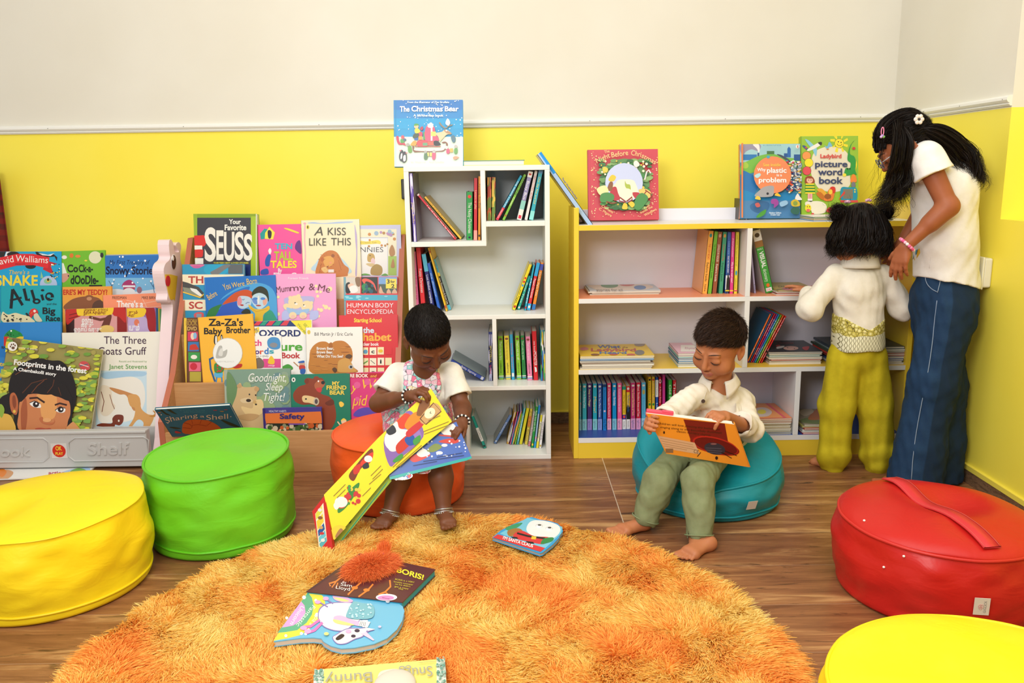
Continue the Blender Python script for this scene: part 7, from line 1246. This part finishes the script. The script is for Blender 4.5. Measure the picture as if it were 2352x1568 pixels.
# ---------------------------------------------------------------- toddler standing with her back to the camera
t = empty('person', (1.22, 2.89, 0), 'toddler with two hair buns in a cream shirt and mustard trousers, seen from behind', 'person')
YT = 2.895
hd = Head(atY(1972, 540, YT-.0), (-.22, .88, -.42), (-.05, .4, .9), 1.0)
nk = atY(1975, 606, YT-.01); che = atY(1974, 668, YT-.02); che[1] = YT-.01; pel = atY(1970, 790, YT); 
shL, shR = atY(1922, 633, YT-.005), atY(2030, 633, YT-.005); elL, elR = atY(1861, 706, YT-.02), atY(2070, 706, YT-.01); wrL, wrR = atY(1858, 668, YT+.085), atY(2062, 690, YT+.09)
anL, anR = atY(1913, 1062, 2.90), atY(2015, 1068, 2.895); kL, kR = (atY(1925, 930, 2.90)), (atY(2005, 930, 2.90))
allp = np.array([pel, che, hd.c, elL, elR, anL, anR, wrL, wrR]); lo, hi = allp.min(0)-.13, allp.max(0)+.13; lo[2] = -.005
sd = Sdf(lo, hi, .003); sd.ell(che, (.08, .06, .085), .01); sd.cone(che, pel, .065, .072, .03); sd.cone(shL, shR, .03, .03, .03); hd.add(sd, nk, .034)
for S, E_, W_2 in ((shL, elL, wrL), (shR, elR, wrR)): sd.chain([S, E_, W_2], [.029, .026, .0175], .012)
for x, K_, A_ in ((-.045, kL, anL), (.045, kR, anR)): sd.chain([pel+(x, 0, -.04), K_, A_], [.05, .038, .022], .02)
hand(sd, wrL, atY(1832, 658, YT+.12)-wrL, (-.25, .1, -.95), 1.05, 1, (.18, .2, .22, .25), .14, (.7, .3)); hand(sd, wrR, atY(2055, 682, YT+.12)-wrR, (0, 0, -1), 1.05, -1, (.3, .3, .3, .3))
fL, fR = anL.copy(), anR.copy(); fL[2] = fR[2] = 0
foot(sd, anL, fL+(-.012, -.012, 0), fL+(-.05, .095, 0), 1.0); foot(sd, anR, fR+(.012, -.012, 0), fR+(.05, .095, 0), 1.0)
sd.build('body', t, [SK2]); hd.details(t, '17100e')
CRM = cloth_mat('cream_cotton', 'eee7d6', 'e6decb', 330, .35, .85, .8)
sd = Sdf(lo, hi, .003); sd.ell(che, (.088, .068, .095), .01); sd.cone(che, pel+(0, 0, .005), .077, .089, .03); sd.cone(shL, shR, .034, .034, .03)
for S, E_, W_2 in ((shL, elL, wrL), (shR, elR, wrR)):
    e2 = E_+(W_2-E_)*.72; sd.chain([S, E_, e2], [.037, .042, .036], .012); sd.ell(E_-(0, 0, .012), (.036, .036, .032), .02); d = nrm(W_2-E_); sd.cone(e2+d*.02, e2+d*.09, .022, .026, .002, '-'); sd.ell(e2+d*.06, .036, .002, '-')
dn = pel[2]-.004; sd.cut((0, 0, dn-.0), (0, 0, -1)); sd.warp(lambda P: .0032*wob(P, 46, 41)+.0014*wob(P, 100, 42)); shirt_sd = sd; sd.build('shirt', t, [CRM])
collar('collar', t, nk-(0, .0, .004), (0, .05, 1), (0, 1, 0), CRM, .041, .064, .044, .052, .0, .2)
def embroidery():
    k = NM('embroidered_cotton'); tc = k.n('ShaderNodeTexCoord'); sx = k.n('ShaderNodeSeparateXYZ'); k.l(tc.outputs['Object'], sx.inputs[0]); X, Y_, Z = sx.outputs
    ww = k.math('MULTIPLY', k.math('SINE', k.math('MULTIPLY', Z, 330)), .12); ph = k.math('FRACT', k.math('MULTIPLY', X, 85)); tri = k.math('ABSOLUTE', k.math('SUBTRACT', ph, .5)); l1 = k.math('ABSOLUTE', k.math('SUBTRACT', tri, k.math('ADD', .22, ww)))
    wl = k.ramp(l1, [(.045, 1), (.08, 0)]); v = k.coord(); vo = k.n('ShaderNodeTexVoronoi', feature='DISTANCE_TO_EDGE'); vo.inputs['Scale'].default_value = 75; k.l(v, vo.inputs['Vector']); vf = k.n('ShaderNodeTexVoronoi'); vf.inputs['Scale'].default_value = 75; k.l(v, vf.inputs['Vector'])
    fl = k.mix(k.ramp(vf.outputs['Distance'], [(.2, 0), (.5, 1)]), 'f0e8a8', 'c8ba58'); fl = k.mix(k.ramp(vo.outputs['Distance'], [(.03, 1), (.06, 0)]), fl, '6a5f30'); base = k.mix(wl, 'eae6c4', '6a6238')
    n = k.noise(v, 9, 2); zz = k.math('ADD', k.math('MULTIPLY', Z, 12), k.math('MULTIPLY', n, .9)); m_ = k.ramp(zz, [(.0, 0), (1, 1)]); 
    hz = k.math('GREATER_THAN', k.math('ADD', Z, k.math('MULTIPLY', k.math('SUBTRACT', n, .5), .09)), float(pel[2]+.052)); k.col(k.mix(hz, base, fl)); k.rough(.85, .2); return k.m
sd = Sdf(lo, hi, .003); sd.cone(che, pel+(0, 0, .005), .0795, .0918, .03); b0 = pel[2]-.012; xm = pel[0]
sd.cut((0, 0, b0), (0, 0, -1)); sd.v = np.maximum(sd.v, (sd.ax[2][None, None, :]-(b0+.078+.55*np.abs(sd.ax[0][:, None, None]-xm)*.9)).astype(np.float32)); sd.warp(lambda P: .0028*wob(P, 46, 41)); sd.build('embroidered_hem', t, [embroidery()])
MUS = cloth_mat('mustard_cotton', 'c6b422', 'b9a61c', 300, .3, .8, .35)
sd = Sdf(lo, hi, .003); sd.ell(pel-(0, 0, .03), (.088, .075, .07), .01)
for g, K_, A_ in ((-1, kL, anL), (1, kR, anR)):
    hp = pel+(g*.045, 0, -.06); bt = A_+np.array([0, 0, -.012]); sd.chain([hp, K_*1.0+(g*.004, 0, 0), bt+(0, 0, .06), bt], [.064, .063, .056, .040], .022); sd.ell(bt+(0, 0, .035), (.055, .052, .04), .02)
    sd.cone(bt-(0, 0, .012), bt-(0, 0, .05), .03, .034, .003, '-')
sd.warp(lambda P: .0042*np.sin((P[:, 2])*52+5*wob(P, 9, 51))*np.clip((.16-P[:, 2])/.12, .25, 1)+.004*wob(P*np.array([1, 1, .35]), 48, 52)); sd.build('trousers', t, [MUS])
# curly hair with two buns
thr = lambda d: d[2]-(-.42+(.75 if d[1] > 0 else .25)*d[1]); mk = lambda d: d[:, 2]-(-.42+np.where(d[:, 1] > 0, .75, .25)*d[:, 1]) > 0
hair_cap('hair_cap', t, hd, HAIRB[2], thr, .006)
g = np.random.default_rng(61); gu = []
for i in range(150):
    a = g.uniform(-2.6, 2.6); zz = g.uniform(-.1, .75); ca = math.sqrt(1-zz*zz); d = np.array([ca*math.sin(a), -ca*math.cos(a), zz]); p0 = hd(*(np.array([0, -.012, .026])+d*np.array([.073, .089, .079])))
    out = hd.R@(d*np.array([1, 1, .2])); out = nrm(out); zb = hd.c[2]-.052-.02*g.random()-.012*abs(math.sin(a)); rr_ = .082+.018*g.random(); ctr = hd(0, -.012, .0); p2 = ctr+out*np.array([rr_, rr_*1.05, 0]); p2[2] = zb
    p1 = ctr+out*np.array([rr_*1.06, rr_*1.1, 0]); p1[2] = (p0[2]*.45+zb*.55); gu.append([p0, p0*.4+p1*.6+out*.008, p1, p2])
ribbons('curly_hair', t, locks(gu, 42, (.009, .010, .007), .013, 2.0, 26, 62, .4, .3), .0008, HAIRB, 63)
for cx, cy in ((1927, 489), (2031, 486)):
    c = atY(cx, cy, YT+.005); gu = []
    for i in range(26):
        u = nrm(g.normal(size=3)); v = nrm(np.cross(u, g.normal(size=3))); R0 = .026*g.uniform(.8, 1.1); gu.append([c+R0*(u*math.cos(q)+v*math.sin(q)) for q in np.linspace(0, 4.2, 6)])
    ribbons('hair_bun', t, locks(gu, 40, (.006, .008, .006), .006, 2.5, 22, int(cx), .3, .8), .0006, HAIRB, int(cy)); q = MB(); q.ball(c, .021, HAIRB[2], 16, 10); q.build('bun_core', t)
for cx, cy in ((1947, 464), (1995, 460)):
    c = atY(cx, cy, YT+.02); q = MB()
    for i in range(3): q.ball(c+np.array([(i-1)*.006, 0, .002*(i % 2)]), (.0062, .005, .0052), mat('f2b4c8', .3), 10, 8)
    q.build('hair_tie', t)
q = MB(); pl = [hd(*(np.array([0, -.012, .026])+nrm(d)*np.array([.0775, .0935, .0835]))) for d in ([.0, -.2, 1], [.06, -.45, .9], [-.02, -.6, .78], [.08, -.75, .6], [.02, -.85, .5])]; q.tube(pl, .0016, SK2, 6); q.build('hair_parting', t)
# ---------------------------------------------------------------- older girl bending over the bookcase
t = empty('person', (1.41, 2.73, 0), 'long haired girl in a white T-shirt and wide blue jeans bending over the low bookcase', 'person')
YG = 2.735; SK3 = skin_mat('tan_brown_skin', '9c5836', 'a8633f')
hd = Head(atY(2073, 333, YG-.005), (-.80, .22, -.56), (-.5, .15, .85), .91)
nk = atY(2122, 352, YG); che = atY(2166, 440, YG+.01); bel = atY(2172, 560, YG+.01); pel = atY(2170, 672, YG+.015)
shN, shF = atY(2124, 360, YG-.07), atY(2118, 362, YG+.085); elN = atY(2178, 474, YG-.115); wrN = atY(2079, 566, YG-.085)
elF, wrF = atY(2120, 480, YG+.12), atY(2070, 560, YG+.14)
anN, anF = atY(2102, 1085, 2.70), atY(2152, 1075, 2.77); kN, kF = atY(2140, 880, 2.71), atY(2165, 880, 2.77)
allp = np.array([pel, hd.c, nk, elN, wrN, anN, anF, shF, wrF]); lo, hi = allp.min(0)-.17, allp.max(0)+.16; lo[2] = -.005; hi[0] = min(hi[0], WX-.004)
sd = Sdf(lo, hi, .0032); hd.add(sd, nk, .034); sd.cone(nk, che, .045, .07, .03); sd.cone(che, pel, .07, .075, .03); sd.cone(shN, shF, .034, .034, .03)
sd.chain([shN, elN, wrN], [.036, .030, .0185], .012); sd.cone(elN, elN*.6+wrN*.4, .031, .028, .012); sd.chain([shF, elF, wrF], [.034, .029, .0185], .012)
HK = atY(2062, 614, YG-.085); hand(sd, wrN, HK-wrN, (.75, .5, -.25), 1.25, -1, (.22, .25, .3, .34), .1, (.75, .3), fl=1.12); hand(sd, wrF, (-.3, .3, -.8), (0, 1, -.2), 1.2, 1, (.3, .3, .3, .3))
for A_, K_ in ((anN, kN), (anF, kF)):
    f0 = A_.copy(); f0[2] = 0; sd.chain([pel, K_, A_], [.05, .04, .024], .01); foot(sd, A_, f0+(.02, 0, 0), f0+(-.13, .03, 0), 1.25)
lp = hd.lips(); sd.build('body', t, [SK3, LIP2], lambda P: lp(P).astype(int)); hd.details(t, '17100e')
WT = cloth_mat('white_jersey', 'f3f0ea', 'ece8e0', 300, .3, .85, .7)
sd = Sdf(lo, hi, .0032); up_ = nrm(nk-che); sd.cone(nk-up_*.025, che, .058, .094, .04); sd.ell(atY(2186, 412, YG+.01), (.055, .075, .07), .05); sd.cone(che, bel, .096, .094, .03); sd.cone(bel, pel+(0.004, 0, .025), .092, .103, .03); sd.cone(shN, shF, .040, .040, .03)
dN = nrm(elN-shN); sd.sleeve(shN, elN, .051, .060, .062, .016, .02); sd.sleeve(shF, elF, .045, .056, .06, .012, .02)
hemn = nrm(np.array([-.22, 0, -1])); sd.cut(pel+np.array([0, 0, .035]), hemn); nd = nrm(hd.c-nk); sd.cone(nk+nd*.07, nk+nd*.015, .05, .042, .004, '-')
sd.warp(lambda P: .0038*wob(P, 30, 71)+.0014*wob(P, 85, 72)); tsd = sd; sd.build('t_shirt', t, [WT])
DEN = cloth_mat('blue_denim', '1f3c66', '18304f', 420, .3, .8, .4)
sd = Sdf(lo, hi, .0032); sd.ell(pel-(0, 0, .0), (.098, .088, .085), .01); sd.cone(pel+(0, 0, .0), pel+(0, 0, .05), .09, .086, .02)
for K_, A_, dy, r1 in ((kN, anN, -.03, .088), (kF, anF, .035, .08)):
    hp = pel+(0, dy, -.05); bt = A_.copy(); bt[2] = .012; sd.chain([hp, K_, K_*.4+bt*.6, bt], [.085, .074, .078, r1], .025)
sd.cut((0, 0, .012), (0, 0, -1)); sd.warp(lambda P: .0055*wob(P*np.array([1, 1, .3]), 38, 81)+.002*wob(P*np.array([1, 1, .6]), 90, 82)); jsd = sd
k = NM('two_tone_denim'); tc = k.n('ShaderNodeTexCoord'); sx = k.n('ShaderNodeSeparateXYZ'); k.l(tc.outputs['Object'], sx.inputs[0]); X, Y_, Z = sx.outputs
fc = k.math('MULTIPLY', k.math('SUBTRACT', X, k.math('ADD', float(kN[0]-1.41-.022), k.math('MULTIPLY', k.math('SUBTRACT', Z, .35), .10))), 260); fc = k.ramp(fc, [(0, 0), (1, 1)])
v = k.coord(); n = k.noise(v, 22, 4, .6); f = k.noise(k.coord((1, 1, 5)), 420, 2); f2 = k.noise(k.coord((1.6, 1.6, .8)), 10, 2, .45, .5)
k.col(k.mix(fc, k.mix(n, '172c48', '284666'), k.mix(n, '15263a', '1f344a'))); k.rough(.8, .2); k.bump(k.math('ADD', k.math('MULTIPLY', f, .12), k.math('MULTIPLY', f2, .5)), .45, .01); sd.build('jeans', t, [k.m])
def seam(name, px, sd, m_, r=.0013, off=.001):
    P = [sd.hit(*q) for q in px]; P = [p+nrm(CC-p)*off for p in P if p is not None]
    if len(P) > 2: q = MB(); q.tube(spline_open(P, 4), r, m_, 5); return q.build(name, t)
THR = mat('8ea0b8', .7); seam('side_seam', [(2152, 690), (2146, 740), (2141, 790), (2132, 850), (2118, 920), (2105, 990), (2097, 1050), (2093, 1105)], jsd, THR, off=.0035)
seam('pocket_seam', [(2126, 628), (2126, 642), (2131, 654), (2141, 664), (2152, 670)], jsd, THR, off=.0035); seam('pocket_seam', [(2161, 628), (2159, 648), (2153, 672)], jsd, THR, off=.0035)
seam('shirt_seam', [(2141, 540), (2139, 570), (2137, 600), (2135, 616)], tsd, mat('dcd8d0', .8), .0009, .0002)
q = MB()
for px, cc in (([(2090, 588), (2100, 576), (2108, 572), (2104, 584), (2096, 596), (2090, 600)], '4a9ac0'), ([(2098, 590), (2104, 578), (2112, 570), (2114, 580), (2106, 592), (2100, 598)], 'e8bc30')):
    P = [tsd.hit(*p) for p in px]; P = [p+nrm(CC-p)*.0012 for p in P if p is not None]
    if len(P) > 2: q.prism(P, nrm(CC-P[0])*.001, mat(cc, .6))
if q.v: q.build('shirt_print', t)
ring_beads(t, 'bead_bracelet', wrN+(elN-wrN)*.045, elN-wrN, .0265, .0056, ['f06a9c', 'f58ab4', 'e8508c', 'f8c0d4', 'e8e8ec'], 20)
# spectacles
q = MB(); GM = mat('7a86a8', .25, .5, .6)
for g in (-1, 1):
    c0 = hd(g*.032, .094, -.014); q.tube([c0+hd.R@np.array([.019*math.cos(a), 0, .015*math.sin(a)])*1.1 for a in np.linspace(0, 6.283, 25)[:-1]], .0014, GM, 6, True); q.tube([hd(g*.053, .09, -.010), hd(g*.072, .05, -.006), hd(g*.077, -.012, 0), hd(g*.074, -.03, -.012)], .0013, mat('c8d4d8', .2), 6)
q.tube([hd(-.012, .097, -.012), hd(0, .101, -.009), hd(.012, .097, -.012)], .0012, GM, 6); q.build('spectacles', t)
# long wavy hair
thr = lambda d: d[2]-(-.55+(1.0 if d[1] > 0 else .2)*d[1]); mk = lambda d: d[:, 2]-(-.55+np.where(d[:, 1] > 0, 1.0, .2)*d[:, 1]) > .0; hair_cap('hair_cap', t, hd, HAIRB[2], thr, .006)
cmb = lambda d: np.stack([d[:, 0]*.3, -.9+0*d[:, 0], -.1+0*d[:, 0]], 1); scalp_hair('scalp_hair', t, hd, 11000, .032, .0006, HAIRB, mk, cmb, .05, 90, .01, .05, r=(.0775, .0935, .0835), seg=5)
cr = lambda u, v: hd(*(np.array([0, -.012, .026])+nrm((u, v[0], v[1]))*np.array([.0785, .0945, .0845])))
g = np.random.default_rng(91); gu = []
def W3(px, py, dy): return atY(px, py, YG+dy)
for i in range(44):   # smooth hair from the brow and the sides back over the crown
    x = g.uniform(-.95, .95); gu.append([cr(x, (.85, .32-.35*g.random())), cr(x*1.02, (.5, .85)), cr(x, (-.2, .98)), cr(x*.8, (-.85, .6)), W3(2128+8*g.random(), 296+22*g.random(), x*.06), W3(2166+10*g.random(), 308+24*g.random(), x*.06)])
ribbons('crown_hair', t, locks(gu, 60, (.005, .008, .010, .013), .001, 1, 22, 92, .6, .2), .0007, HAIRB, 93)
gu = []
for i in range(44):   # waves down the back
    y = g.uniform(-.075, .06); k = g.uniform(-40, 20); e = g.random(); gu.append([W3(2098+k*.4, 288+k*.4+6, y*.7), W3(2146+k*.5, 302-k*.6, y), W3(2192+k*.7, 330-k*.7, y), W3(2226+k*.8, 368-k*.5, y), W3(2248+k*.4+6*e, 405+8*e, y), W3(2246+k*.6-10*e, 432-k*.3-10*e, y)])
ribbons('back_hair', t, locks(gu, 62, (.009, .012, .011, .007), .018, 2.6, 34, 94, .45, .3, .3), .0008, HAIRB, 95)
gu = []
for i in range(46):   # curls falling in front of the shoulder
    y = g.uniform(-.085, .03); k = g.uniform(-20, 22); e = g.random(); gu.append([cr(-.5+.45*g.random(), (-.05-.5*g.random(), .8)), W3(2074+k*.8, 318, y-.02), W3(2070+k, 365, y-.02), W3(2062+k*1.05, 415, y), W3(2050+k*1.4, 450+10*e, y), W3(2036+k*1.9, 458+26*e, y)])
ribbons('front_hair', t, locks(gu, 60, (.009, .011, .009, .006), .020, 2.6, 34, 96, .5, .3, .3), .0008, HAIRB, 97)
gu = [[W3(2030, 330, -.03), W3(2012+6*i, 380, -.02), W3(2004+5*i, 420, -.02), W3(2000+4*i, 450+4*i, -.01)] for i in range(3)]
ribbons('loose_hair', t, locks(gu, 7, (.006, .014, .018), .008, 1.6, 28, 98, .3, 1.2, .3), .0004, HAIRB, 99)
c = W3(2110, 274, -.082); q = MB()
for i in range(6):
    a = i*math.pi/3; q.ball(c+np.array([.010*math.cos(a), -.002, .010*math.sin(a)]), (.0068, .004, .0068), mat('e9ded8', .4), 10, 8)
q.ball(c+np.array([0, -.004, 0]), .0035, mat('2a2426', .4)); q.build('flower_clip', t)
c = W3(2027, 302, -.095); q = MB(); q.tube([c+np.array([.004*math.cos(a), 0, .013*math.sin(a)]) for a in np.linspace(0, 6.283, 17)[:-1]], .0016, mat('f08ab0', .3), 6, True)
for i, cc in enumerate(('c8a8d8', 'a888c8', '7ab85a')): q.ball(c+np.array([.004*(i-1), -.002, -.016+.003*(i % 2)]), .0045, mat(cc, .35), 8, 6)
q.build('hair_clip', t)

# ================================================================ books lying on the rug
def rugbook(label, quad, z, c, art, t_=.012, name='board_book', outline=None, edge='d8cbb8', rough=.3):
    """quad: TL TR BR BL pixels of the top face; outline: optional pixel outline of a shaped book"""
    P = [atZ(x, y, z) for x, y in (outline or quad)]; n_ = np.array([0, 0, 1.]); A, B = atZ(*quad[0], z), atZ(*quad[1], z); ex = nrm(B-A); ey = np.cross(n_, ex)
    ctr = np.mean(P, 0); t = empty(name, (ctr[0], ctr[1], z-t_), label, 'book'); b = MB(); b.prism(P, (0, 0, -.0022), mat(c, rough)); b.add([p+n_*.0002 for p in P], [tuple(range(len(P)))], mat(c, rough))
    uv = np.array([[(p-A)@ex, (p-A)@ey] for p in P]); mn, mx = uv.min(0), uv.max(0); Art(b, lay(A, n_), (A+ex*mn[0]+ey*mn[1], ex, ey, mx[0]-mn[0], mx[1]-mn[1], n_), rough).run(art); b.build('cover', t)
    q = MB(); cc = ctr; q.prism([cc+(p-cc)*.985-n_*.0024 for p in P], (0, 0, -(t_-.0046)), mat(edge, .6)); q.build('page_block', t)
    q = MB(); q.prism([p-n_*(t_-.002) for p in P], (0, 0, -.002), mat(c, rough)); q.build('back_cover', t); return t
ZR = .037
t = rugbook('dark maroon book with a fluffy orange fur patch lying on the rug', [(826, 1270), (1000, 1307), (924, 1383), (703, 1358)], ZR+.010, '5a2a2c',
 'Z 600 1170 3.267|P 43202a 735 325 760 330 380 600 345 610|L e0813a 12 610 500 560 540 510 555 520 575|L e0813a 9 560 545 530 585|L e0813a 9 575 550 560 590|L e0813a 12 750 545 700 590 650 640|L e0813a 12 840 560 800 605 730 655|E 702 588 24 12 e0813a|E 790 605 24 12 e0813a|L e0813a 13 965 530 970 580 930 620 880 640|L e0813a 9 930 620 950 635|E 940 660 80 26 f0e6f0|E 935 664 62 18 e08ac8|U 905 668 965 678 12 5a2a5a Winner|V 1015 470 1215 530 36 f2e23a BORIS!|U 610 552 640 556 14 f0ece8 By|U 595 572 680 585 22 f0ece8 Sam|U 560 596 665 612 24 f0ece8 Lloyd|U 1005 530 1150 555 11 d8c83a BORIS is a VERY|U 995 548 1140 573 11 d8c83a lovable monster|U 1005 566 1120 586 11 d8c83a so he didn\'t|U 1000 584 1105 603 11 d8c83a get a copy|U 1030 600 1070 608 11 d8c83a away..', .02, edge='2f9fb8')
# the fur patch
g = np.random.default_rng(5); C0 = atZ(600+825/3.267, 1170+440/3.267, ZR+.012); N = 15000
ax = nrm(atZ(935, 1275, ZR)-atZ(800, 1325, ZR)); ay = np.cross((0, 0, 1), ax); r_, a_ = np.sqrt(g.random(N)), g.random(N)*6.283
up = np.array([0, 0, 1.]); hgt = .016*np.sqrt(np.clip(1-r_**2, 0, 1)); RX, RY = .068, .048
roots = C0+(ax*RX)*(r_*np.cos(a_))[:, None]+(ay*RY)*(r_*np.sin(a_))[:, None]+up*hgt[:, None]
dirs = up*.32-ay*.25-ax*.15+ax*(np.cos(a_)*r_*.9)[:, None]+ay*(np.sin(a_)*r_*.9-.1)[:, None]+g.normal(size=(N, 3))*.22; dirs /= np.linalg.norm(dirs, axis=1)[:, None]
q = MB(); q.ball(C0, (1, 1, 1), mat('c8561a', .8)); vs = [C0+ax*RX*.97*math.sin(p)*math.cos(o)+ay*RY*.97*math.sin(p)*math.sin(o)+up*.015*math.cos(p) for p in np.linspace(.01, 1.57, 8) for o in np.linspace(0, 6.283, 25)[:-1]]
q = MB(); q.add(vs, [(i*24+j, (i+1)*24+j, (i+1)*24+(j+1) % 24, i*24+(j+1) % 24) for i in range(7) for j in range(24)], mat('c8561a', .8), True); fb = q.build('fur_patch', t)
strands('fur', roots, dirs, g.uniform(.016, .032, N), np.full(N, .00042), -up*.35+g.normal(size=(N, 3))*.15, [mat('f27a34', .6), mat('f78c4a', .6), mat('e8662a', .6)], fb, 4, 6)
T0 = C0+ax*.062+ay*.03; n2 = 900; rr = T0+g.normal(size=(n2, 3))*np.array([.006, .006, .001]); d2 = up*.8+ay*.5+ax*.35+g.normal(size=(n2, 3))*.13; d2 /= np.linalg.norm(d2, axis=1)[:, None]
strands('fur_tuft', rr, d2, g.uniform(.03, .045, n2), np.full(n2, .0006), g.normal(size=(n2, 3))*.1, [mat('ee6a24', .5), mat('f4803a', .5)], fb, 4, 8)
q = MB(); q.ball(C0+ax*.05+ay*.022+up*.012, (.011, .009, .008), mat('ec6fb0', .6), 10, 8); q.build('pink_ear', t)
q = MB(); p = C0+ax*.072-ay*.008; q.prism([p, p+ax*.014-ay*.004, p+ax*.006+ay*.010], (0, 0, .003), mat('f2e6e6', .4)); q.build('tooth', t)
ol = [(711, 1354), (800, 1364), (880, 1377), (912, 1383), (925, 1392), (929, 1403), (924, 1425), (912, 1445), (890, 1465), (860, 1478), (815, 1487), (784, 1489), (760, 1483), (743, 1473), (738, 1466), (720, 1464), (690, 1465), (660, 1469), (629, 1473)]
rugbook('pale blue shaped book with a rainbow arch and white unicorn drawing lying on the rug', [(711, 1354), (918, 1384), (900, 1470), (629, 1473)], ZR+.004, '6fb9dc',
 'Z 600 1170 3.267|P f2dc4a 360 600 400 608 440 625 470 660 480 700 470 760 430 830 380 880 300 940 200 965 90 985|P 5fae8a 350 622 380 660 395 720 380 790 340 850 270 905 180 920 122 925|P f2a2dc 300 690 325 720 332 770 300 830 240 870 190 880 155 885|U 300 720 215 855 30 f0f4f0 Unicorn|U 385 715 260 865 30 e8f4e8 Fantastic|U 455 740 360 860 32 f4f4d8 Peppa\'s|S fff 9 13 120 640 420 960 3|C 8a7ab8 425 800 440 740 500 705 600 695 690 700 740 740 745 830 700 860 640 910 560 915 480 890 440 850|C f4f2ee 432 800 446 748 504 712 600 702 690 708 732 745 738 828 695 853 636 903 560 908 484 884 446 848|C 8a7ab8 560 940 640 895 740 890 800 890 850 905 800 925 760 960 700 980 640 1010 580 1015 545 990 535 960|C f4f2ee 566 944 642 902 740 897 796 896 760 950 700 972 638 1003 582 1008 550 986 541 960|C f0b0d8 535 650 560 640 640 660 690 690 640 700 560 685|C f0dc8a 545 665 600 668 660 690 600 690|L e87ac0 20 440 830 370 880 310 885|L e87ac0 20 460 850 400 910 340 930|L 8a7ab8 10 440 700 500 735|L 8a7ab8 10 480 670 540 710|E 425 698 22 14 f2a8d8|E 485 672 22 14 f2a8d8|E 318 893 26 16 f2a8d8|E 350 918 26 16 f2a8d8|C f0b8dc 545 810 600 800 680 830 760 855 740 880 650 860 560 850|C f2e08a 540 830 600 840 700 870 640 872 560 856|E 720 914 22 15 f2f0ee|E 720 914 20 13 3a2a4a|E 692 955 20 14 f2f0ee|E 692 955 18 12 3a2a4a|E 655 920 22 14 f2b0d8|C 33202a 560 970 600 940 625 950 600 975 570 985|P f2c8e0 745 935 790 925 850 985 840 990|P f4f2ee 780 890 855 905 800 918|R 760 835 800 890 f0eeee|P f0eeee 740 835 820 850 800 890 730 880|L 555 3 750 845 738 878|L 555 3 760 847 750 880|L 555 3 772 849 764 882|L 555 3 784 852 776 884|C 7ab8c8 690 700 760 710 830 720 850 770 830 820 740 830 650 820 640 790|S b8dce8 30 8 660 710 830 820 5|E 950 700 16 11 f4f0f8|E 490 945 18 12 e8e08a|E 890 892 12 8 d8c8f0|E 565 640 12 8 c8b0e0', .014, outline=ol, edge='ccc4b8')
ol = [(1220, 1187), (1231, 1190), (1240, 1193), (1262, 1196), (1281, 1202), (1291, 1212), (1293, 1220), (1287, 1228), (1283, 1236), (1270, 1250), (1247, 1268), (1240, 1270), (1131, 1234), (1150, 1218), (1175, 1205)]
rugbook('small shaped board book with two googly eyes and a red title band lying on the rug', [(1180, 1200), (1290, 1215), (1243, 1269), (1131, 1234)], ZR+.002, '3aa0d8',
 'Z 600 1170 3.267|P 7ac8e0 1790 180 2000 60 2260 130 2250 180 2120 300|C 3f9a6a 1830 140 1900 110 1960 100 1930 130 1870 160|C f4f2f0 2010 100 2060 80 2150 90 2230 120 2240 170 2180 220 2090 220 2020 190 1990 150|C f4f0ee 2040 150 2120 160 2210 180 2150 230 2060 220|C a8743a 1850 160 1920 140 1960 160 1920 190 1860 200|C d83a3c 1900 180 1960 160 2050 200 2160 210 2120 260 2000 240 1900 215|R 1940 195 1941 196 222|L 222 14 1920 178 2000 200 2130 218|P f2c83a 2030 200 2065 204 2060 226 2025 222|C 2f8a4a 2120 220 2190 210 2180 240 2100 260|P 222 1870 203 1920 208 1930 220 1890 218|P 222 1985 238 2040 244 2050 258 2000 256|P d83a3c 1775 187 2130 290 2095 318 1738 212|V 1812 222 2038 286 22 f8f4f2 I\'M SANTA CLAUS', .010, outline=ol, edge='b8a898')
tt_ = [o for o in COL.objects if o.get('label', '').startswith('small shaped board book with two')][0]
for px, py in ((600+2085/3.267, 1170+122/3.267), (600+2160/3.267, 1170+142/3.267)):
    p = atZ(px, py, ZR+.003); q = MB(); q.ball(p, (.0115, .0115, .004), mat('e8e8e6', .1), 16, 8); q.ball(p+np.array([.001, -.001, .0028]), (.006, .006, .002), mat('4a4a48', .2), 12, 6); q.build('googly_eye', tt_)
rugbook('yellow book with gingham edges, upside down at the bottom edge of the picture on the rug', [(722, 1538), (1022, 1512), (1030, 1640), (716, 1668)], ZR+.002, 'efe07a',
 'Z 600 1170 3.267|P d8e0d4 400 1205 470 1198 455 1500 375 1500|P d8e0d4 1315 1122 1382 1116 1395 1500 1320 1500|S 6a9a8a,9ab8a8 40 9 395 1205 465 1320 3|S 6a9a8a,9ab8a8 50 9 1320 1120 1385 1320 4|U 1285 1195 1020 1200 -1 efe07a .|U 1280 1190 960 1225 74 a2a294 Snuggle|U 830 1235 480 1262 74 a2a294 Bunny|L b8b070 4 1180 1165 1310 1155|C d8d2c4 870 1300 890 1240 950 1218 1030 1215 1100 1240 1150 1300 1160 1400 860 1400', .012)
q0 = atZ(600+1000/3.267, 1170+1320/3.267, ZR+.006); q = MB(); q.ball(q0, (.045, .055, .014), mat('d8d0c0', .9), 24, 12); bo = [o for o in COL.objects if o.get('label', '').startswith('yellow book with gingham')][0]; q.build('plush_bunny', bo)
